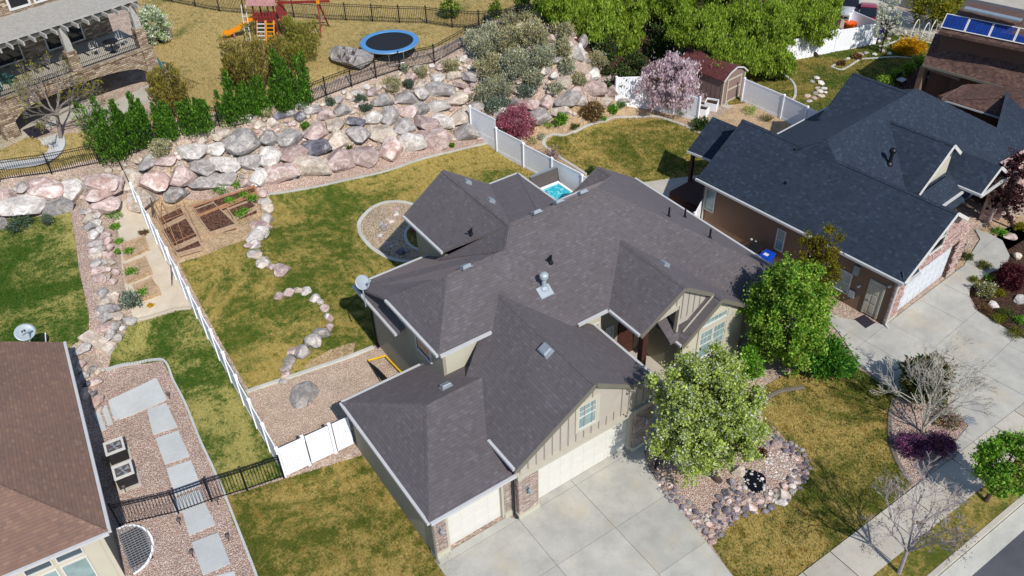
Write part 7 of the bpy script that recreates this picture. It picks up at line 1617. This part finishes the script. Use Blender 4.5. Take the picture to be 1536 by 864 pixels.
# ------------------------------------------------------------------ hot tub
hb = Vector((27.5, 36.45, 0)); t = thing('hot_tub', 'hot tub full of turquoise water with white rim behind the grey house', 'hot tub', hb)
def hbx(name, x0, y0, z0, x1, y1, z1, mat): return part(name, MB().box(x0, y0, z0, x1, y1, z1), mat, t)
X0, X1, Y0, Y1 = 26.45, 28.35, 35.45, 37.4; hbx('cabinet', X0+.05, Y0+.05, 0, X1-.05, Y1-.05, .72, M['cover_grey'])
hbx('rim', X0, Y0, .72, X1, Y0+.16, .92, M['white']); hbx('rim', X0, Y1-.16, .72, X1, Y1, .92, M['white']); hbx('rim', X0, Y0+.16, .72, X0+.16, Y1-.16, .92, M['white']); hbx('rim', X1-.16, Y0+.16, .72, X1, Y1-.16, .92, M['white'])
hbx('water', X0+.16, Y0+.16, .72, X1-.16, Y1-.16, .84, M['water']); hbx('step_seat', X0+.2, Y1-.7, .8, X0+.6, Y1-.4, .86, M['blue_pad'])
cv = part('cover', MB().hexa([(X0-.1, Y1+.02, .7), (X1+.1, Y1+.02, .7), (X1+.1, Y1+.16, .7), (X0-.1, Y1+.16, .7)], [(X0-.1, Y1+.25, 1.75), (X1+.1, Y1+.25, 1.75), (X1+.1, Y1+.40, 1.75), (X0-.1, Y1+.40, 1.75)]), M['cover_grey'], t); part('lift_arm', MB().tube([(X1+.14, Y1-.5, .5), (X1+.14, Y1+.1, .9), (X1+.14, Y1+.3, 1.7)], .025, 6), M['black'], t); part('cover_edge', MB().bar((X0-.12, Y1+.33, 1.77), (X1+.12, Y1+.33, 1.77), .16, .04), M['vent'], t)
# ------------------------------------------------------------------ wheelie bins
def bin_(x, y, ang, mat, label):
    t = thing('wheelie_bin', label, 'bin', (x, y, 0)); f = frame_from((x, y), ang)
    part('body', MB().hexa([f(-.24, -.28, .06), f(.24, -.28, .06), f(.24, .26, .06), f(-.24, .26, .06)], [f(-.31, -.38, 1.0), f(.31, -.38, 1.0), f(.31, .36, 1.0), f(-.31, .36, 1.0)]), M[mat], t)
    ld = part('lid', MB().hexa([f(-.34, -.42, 1.0), f(.34, -.42, 1.0), f(.34, .4, 1.0), f(-.34, .4, 1.0)], [f(-.3, -.38, 1.08), f(.3, -.38, 1.08), f(.3, .36, 1.12), f(-.3, .36, 1.12)]), M[mat], t)
    if mat == 'blue_bin': part('sticker', MB().slab([f(-.16, -.2, 1.1), f(.12, -.2, 1.1), f(.12, .02, 1.115), f(-.16, .02, 1.115)], (0, 0, .008)), M['white_paint'], t); part('sticker', MB().box(-.1, -.385, .55, .1, -.35, .8, f), M['white_paint'], t)
    for u in (-.28, .28): part('wheel', MB().tube([f(u-.03, .3, .13), f(u+.03, .3, .13)], .13, 12), M['black'], t)
    part('handle', MB().tube([f(-.26, .44, 1.02), f(.26, .44, 1.02)], .02, 6), M[mat], t)
qb_ = P(1151, 381, z=1.1); bin_(qb_[0], qb_[1], 4.9, 'blue_bin', 'blue recycling bin with white sticker against the brown stucco wall'); qb_ = P(1133, 369, z=1.1); bin_(qb_[0], qb_[1], 4.9, 'black_bin', 'black wheelie bin beside the blue one at the brown stucco wall')
w = [G(*p) for p in ((1282, 481), (1296, 474), (1312, 486), (1298, 494))]; solo('door_mat', MB().slab([(x, y, z+.1) for x, y, z in w], (0, 0, -.03)), M['mat_dark'], 'dark door mat in front of the cream side door', 'door mat', w[0])
# ------------------------------------------------------------------ raised garden beds
def rbed(label, px, h=.28, mat='wood_pale', soil='bed_soil', lath=False, name='raised_bed', group='raised beds by the white fence', veg=None, lp=None):
    w = [Vector(G(*p)) for p in px]; t = thing(name, label, 'raised bed', w[0], group); zb = max(p.z for p in w); n = len(w)
    for i in range(n):
        a, b = w[i].copy(), w[(i+1) % n].copy(); a.z = b.z = zb+h/2
        for j in range(2): part('board', MB().bar(a+Vector((0, 0, (j-.5)*h/2)), b+Vector((0, 0, (j-.5)*h/2)), .06, h/2-.012), M[mat], t)
        part('corner_post', MB().box(a.x-.05, a.y-.05, zb-.3, a.x+.05, a.y+.05, zb+h+.03), M[mat], t)
    part('soil', MB().slab([(p.x, p.y, zb+h*.6) for p in w], (0, 0, -.5)), M[soil], t)
    if veg:
        for (a, b) in veg: 
            q = P(a, b, z=zb+h); pts = np.array(q)+RNG.normal(0, .16, (260, 3))*np.array([1, 1, .35]); o = bpy.data.objects.new('seedlings', quads_mesh('seedlings', leaf_quads(pts-np.array(w[0]), .09), LEAF['green'])); COL.objects.link(o); o.parent = t; o['kind'] = 'stuff'
    return t, w, zb+h
soil_d = 'mulch'
rbed('raised bed with trellis laths, uppermost along the white fence', [(238,331),(272,315),(279,329),(245,346)])
t1, w1, z1 = rbed('raised bed with trellis laths, long middle one along the white fence', [(245,348),(280,331),(299,362),(263,379)])
rbed('raised bed with trellis laths, nearest the back lawn', [(263,381),(299,364),(305,377),(268,387)])
rbed('raised bed of dark soil in the middle of the garden', [(292,320),(322,311),(356,345),(316,354)], veg=[])
rbed('narrow raised bed between the two soil beds', [(277,322),(290,318),(314,352),(298,358)], soil='dirt')
rbed('long raised bed at the upper garden kerb with seedlings', [(290,315),(383,286),(387,299),(300,327)], veg=[(365,292),(378,296),(345,300)], mat='wood')
rbed('small raised bed with seedlings at the right of the garden', [(343,318),(377,309),(387,320),(352,332)], veg=[(358,321),(366,316)])
part('board', MB().bar(tuple(Vector(G(331, 318, .35))), tuple(Vector(G(388, 301, .35))), .06, .34), M['wood'], None) if False else None
tr = thing('trellis', 'lath trellis frame with pointed tips standing over the beds by the white fence', 'trellis', G(240, 330))
def lath(p, q, h0, h1): a = Vector(G(*p)); b = Vector(G(*q)); part('lath', MB().bar(a+Vector((0, 0, h0)), b+Vector((0, 0, h1)), .022, .03), M['wood'], tr)
for a, b in (((232,318),(268,386)), ((236,316),(273,384)), ((278,312),(306,372)), ((240,332),(280,317)), ((246,346),(282,331)), ((262,378),(298,362))): lath(a, b, .6, .6)
for p in ((233,322),(246,346),(266,384),(280,318),(282,332),(300,364)): a = Vector(G(*p)); part('stake', MB().bar(a, a+Vector((0, 0, .75)), .03, .03), M['wood'], tr)
for p, q, h0, h1 in (((244,336),(250,326),.3,1.6), ((256,330),(250,326),.3,1.6), ((268,326),(270,318),.3,1.3), ((256,352),(250,345),.3,1.0), ((268,375),(261,358),.3,1.1), ((280,372),(272,352),.3,1.1)): lath(p, q, h0, h1)
pl_ = [([(184,372),(219,363),(224,376),(189,391)], 'grey-brown planter box, uppermost of three on the sandy patio'), ([(188,403),(221,395),(228,412),(192,426)], 'grey-brown planter box, middle of three on the sandy patio'), ([(203,434),(230,425),(241,443),(212,454)], 'grey-brown planter box, lowest of three on the sandy patio')]
for q, lb in pl_: rbed(lb, q, .3, 'wood_pale', 'dirt', group='planter boxes on the sandy patio', name='planter_box', veg=[(q[0][0]+9, q[0][1]+4)] )
# little things of the gravel path: spot lights; hose frame; sticks
for k, (x, y, lb) in enumerate(((328,757,'left of the second slab below the fence'),(344,812,'right of the lowest whole slab'),(271,788,'just below the black gate'),(290,836,'left of the lowest whole slab'),(255,599,'right of the big top slab'),(189,738,'beside the nearer air conditioner'))):
    g_ = Vector(G(x, y)); t = thing('path_light', 'small dark path light '+lb, 'path light', g_, 'path lights in the gravel'); part('stake', MB().tube([g_, g_+Vector((0, 0, .32))], .018, 6), M['black'], t); part('lamp_head', MB().lathe(g_+Vector((0, 0, .3)), [(.03, 0), (.08, .03), (.09, .12), (.03, .16)], 10), M['cover_grey'], t)
a = [Vector(G(*p)) for p in ((553,546),(579,539),(603,564))]
t = thing('goal_frame', 'folded yellow-edged black net frame leaning by the stucco wall', 'net frame', a[0])
for p, q in ((a[0], a[1]), (a[1], a[2])): part('tube', MB().tube([p+Vector((0, 0, .25)), q+Vector((0, 0, .25))], .045, 8), M['yellow_hose'], t)
part('net', MB().slab([a[0]+Vector((0, 0, .22)), Vector(G(572, 572))+Vector((0, 0, .12)), Vector(G(592, 580))+Vector((0, 0, .1)), Vector(G(568, 556))+Vector((0, 0, .15))], (0, 0, -.02)), M['black'], t); part('leg', MB().tube([a[0]+Vector((0, 0, .25)), Vector(G(578, 585))+Vector((0, 0, .05))], .02, 5), M['black'], t)
for p in ((236, 340-15), (266, 425)):
    g_ = Vector(G(*p)); t = thing('garden_stake', 'dark bundle of tools leaning on the white fence, '+('upper' if p[1] < 400 else 'lower')+' one', 'garden tools', g_, 'tools on the white fence')
    for k in range(3 if p[1] < 400 else 1): part('stick', MB().tube([g_+Vector((.1*k-.3, -.1*k, 0)), g_+Vector((.0, .1*k, 1.3))], .03, 5), M['cover_grey'], t)
# ------------------------------------------------------------------ cars, barrel, hoops at the far right
def car(label, px, py, ang, mat, L_=4.5, W_=1.8):
    g_ = G(px, py); t = thing('parked_car', label, 'car', g_, 'cars parked behind the far fence'); f = frame_from((g_[0], g_[1]), ang); z0 = g_[2]
    def sec(prof, w0, w1):                    # prof: list of (x, z_low, z_high)
        m = MB(); n = len(prof); m.v = []
        for x, zl, zh, wl, wh in prof: m.v += [f(x, -wl, z0+zl), f(x, wl, z0+zl), f(x, wh, z0+zh), f(x, -wh, z0+zh)]
        for i in range(n-1):
            for k in range(4): a = i*4+k; b = i*4+(k+1) % 4; m.f.append((a, b, b+4, a+4))
        m.f.append((3, 2, 1, 0)); m.f.append(tuple(4*(n-1)+k for k in range(4))); return m
    h = W_/2
    part('body', sec([(-L_/2, .35, .7, h*.8, h*.78), (-L_/2+.15, .25, .92, h*.95, h*.9), (-L_*.3, .22, .98, h, h*.93), (0, .22, .95, h, h*.95), (L_*.22, .22, .9, h, h*.93), (L_*.4, .25, .8, h*.95, h*.85), (L_/2, .35, .6, h*.75, h*.7)], 0, 0), mat, t, True)
    part('cabin', sec([(-L_*.40, .93, .96, h*.88, h*.86), (-L_*.24, .93, 1.36, h*.9, h*.7), (L_*.02, .93, 1.42, h*.9, h*.72), (L_*.24, .9, .94, h*.9, h*.86)], 0, 0), M['glass_dark'], t)
    part('roof_panel', sec([(-L_*.25, 1.35, 1.39, h*.72, h*.68), (-L_*.1, 1.40, 1.45, h*.74, h*.7), (L_*.03, 1.41, 1.45, h*.74, h*.7)], 0, 0), mat, t)
    for x in (-L_*.31, L_*.31):
        for s in (-1, 1):
            w = part('wheel', MB().tube([f(x, s*h*.82, z0+.32), f(x, s*h*1.02, z0+.32)], .33, 16), M['black'], t); part('rim', MB().tube([f(x, s*h*1.0, z0+.32), f(x, s*h*1.04, z0+.32)], .19, 10), M['metal'], w)
    for s in (-1, 1): part('headlight', MB().box(L_*.45, s*h*.55-.15, z0+.6-0, L_*.49, s*h*.55+.15, z0+.72, f), M['glass_pale'], t); part('mirror', MB().box(L_*.1, s*h*1.08-.08, z0+.95, L_*.15, s*h*1.08+.08, z0+1.06, f), mat, t)
    for s in (-1, 1): part('side_pillar', MB().bar(f(-L_*.1, s*h*.9, z0+.95), f(-L_*.1, s*h*.73, z0+1.4), .08, .05), mat, t)
car('red car parked behind the white fence corner', 1298, 34, -2.5, M['red_car']); car('pale silver car half hidden by the rightmost lime tree', 1272, 18, -2.5, M['white_car'])
g_ = Vector(G(1271, 58)); t = thing('orange_bucket', 'orange round toy tub behind the white fence', 'tub', g_); part('tub', MB().lathe(g_, [(.35, 0), (.5, .9), (.52, 1.35), (.46, 1.4)], 20), M['orange'], t); part('rim', MB().lathe(g_+Vector((0, 0, 1.38)), [(.5, 0), (.5, .06)], 20), M['orange'], t)
g_ = Vector(G(1318, 60)); t = thing('purple_barrel', 'purple barrel at the end of the white fence', 'barrel', g_); part('drum', MB().lathe(g_, [(.24, 0), (.27, .3), (.27, .7), (.24, 1.0)], 16), M['purple'], t); part('lid', MB().lathe(g_+Vector((0, 0, 1.0)), [(.25, 0), (.2, .05)], 16), M['purple'], t)
for k, (x, y) in enumerate(((1371, 52), (1386, 57), (1398, 52))):
    g_ = Vector(G(x, y)); t = thing('garden_hoop', 'white hoop over the far garden bed, '+['leftmost','middle','rightmost and tallest'][k]+' of three', 'hoop', g_, 'white garden hoops'); pts = [g_+Vector((.9*math.cos(a), .25*math.cos(a), 1.3*math.sin(a))) for a in np.linspace(0, math.pi, 14)]; part('hoop', MB().tube(pts, .04, 6), M['white_paint'], t)
    for q in (pts[0], pts[-1]): part('foot', MB().lathe(q, [(.06, -.05), (.05, .08)], 8), M['wood_grey'], t)
# chairs on the brown patio
for k, (x, y) in enumerate(((1396, 124), (1411, 117), (1350, 128))):
    g_ = Vector(G(x, y)); t = thing('patio_chair', 'dark patio chair with white cushion, '+['inner left','inner right','outer one by the hedge'][k], 'chair', g_, 'patio chairs by the brown house'); part('seat', MB().box(g_.x-.3, g_.y-.3, g_.z+.38, g_.x+.3, g_.y+.3, g_.z+.42), M['black'], t); part('cushion', MB().box(g_.x-.27, g_.y-.27, g_.z+.42, g_.x+.27, g_.y+.27, g_.z+.52), M['white_paint'], t); part('backrest', MB().box(g_.x-.3, g_.y+.27, g_.z+.42, g_.x+.3, g_.y+.33, g_.z+.95), M['black'], t)
    for a in (-.27, .23):
        for b in (-.27, .23): part('leg', MB().box(g_.x+a, g_.y+b, g_.z, g_.x+a+.04, g_.y+b+.04, g_.z+.38), M['black'], t)
g_ = G(1453, 632); solo('manhole_cover', MB().lathe((g_[0], g_[1], g_[2]+.02), [(.28, 0), (.28, .07), (.25, .08)], 20), M['vent'], 'small round metal cover in the concrete at the driveway corner', 'manhole cover', g_)
# ------------------------------------------------------------------ grass blades standing on the lawns (far too many to count)
def grass(o, density, size, cap=60000, maxd=95):
    me = o.data; n = len(me.vertices); co = np.empty(n*3, np.float32); me.vertices.foreach_get('co', co); co = co.reshape(-1, 3)
    me.calc_loop_triangles(); m = len(me.loop_triangles); tr = np.empty(m*3, np.int32); me.loop_triangles.foreach_get('vertices', tr); tr = tr.reshape(-1, 3)
    A = co[tr[:, 0]]; B = co[tr[:, 1]]; C3 = co[tr[:, 2]]; nr = np.cross(B-A, C3-A); ar = np.linalg.norm(nr, axis=1)/2; ok = nr[:, 2] > ar*1.2
    ctr = (A+B+C3)/3; ok &= (np.linalg.norm(ctr[:, :2], axis=1) < maxd); A, B, C3, ar = A[ok], B[ok], C3[ok], ar[ok]
    if not len(A): return
    N = int(min(cap, ar.sum()*density)); i = RNG.choice(len(A), N, p=ar/ar.sum()); u = RNG.random((N, 1)); v = RNG.random((N, 1)); f = (u+v > 1); u = np.where(f, 1-u, u); v = np.where(f, 1-v, v)
    p = A[i]+(B[i]-A[i])*u+(C3[i]-A[i])*v; th = RNG.uniform(0, 6.28, N); h = size*RNG.uniform(.4, 1.3, N); w = np.c_[np.cos(th), np.sin(th), np.zeros(N)]*(size*.35*RNG.uniform(.5, 1.2, N))[:, None]
    t_ = p+np.c_[RNG.normal(0, size*.6, (N, 2)), h]
    V = np.stack([p-w-np.array([0, 0, .01]), p+w-np.array([0, 0, .01]), t_+w*.3, t_-w*.3], 1)
    g = bpy.data.objects.new('grass', quads_mesh('grass', V, me.materials[0])); COL.objects.link(g); g['kind'] = 'stuff'
for o in [o for o in COL.objects if o.name.startswith('lawn') and o.parent is None]:
    near = min((Vector((v.co.x, v.co.y))).length for v in o.data.vertices) < 45
    grass(o, 260 if near else 110, .07 if near else .09, 60000)
# dry tufts and weeds at the edges of beds and on the boulder slope
V = []; 
for k in range(900):
    x = RR.uniform(0, 730); y = RR.uniform(60, 320)
    if not inpoly(x, y, slope): continue
    q = np.array(G(x, y)); n = 14; c = q+RNG.normal(0, .09, (n, 3))*np.array([1, 1, .3])+np.array([0, 0, .06]); V.append(leaf_quads(c, .07, 'up', 3.0, np.zeros((n, 3))))
o = bpy.data.objects.new('dry_weeds', quads_mesh('dry_weeds', np.concatenate(V), LEAF['sage_y'])); COL.objects.link(o); o['kind'] = 'stuff'
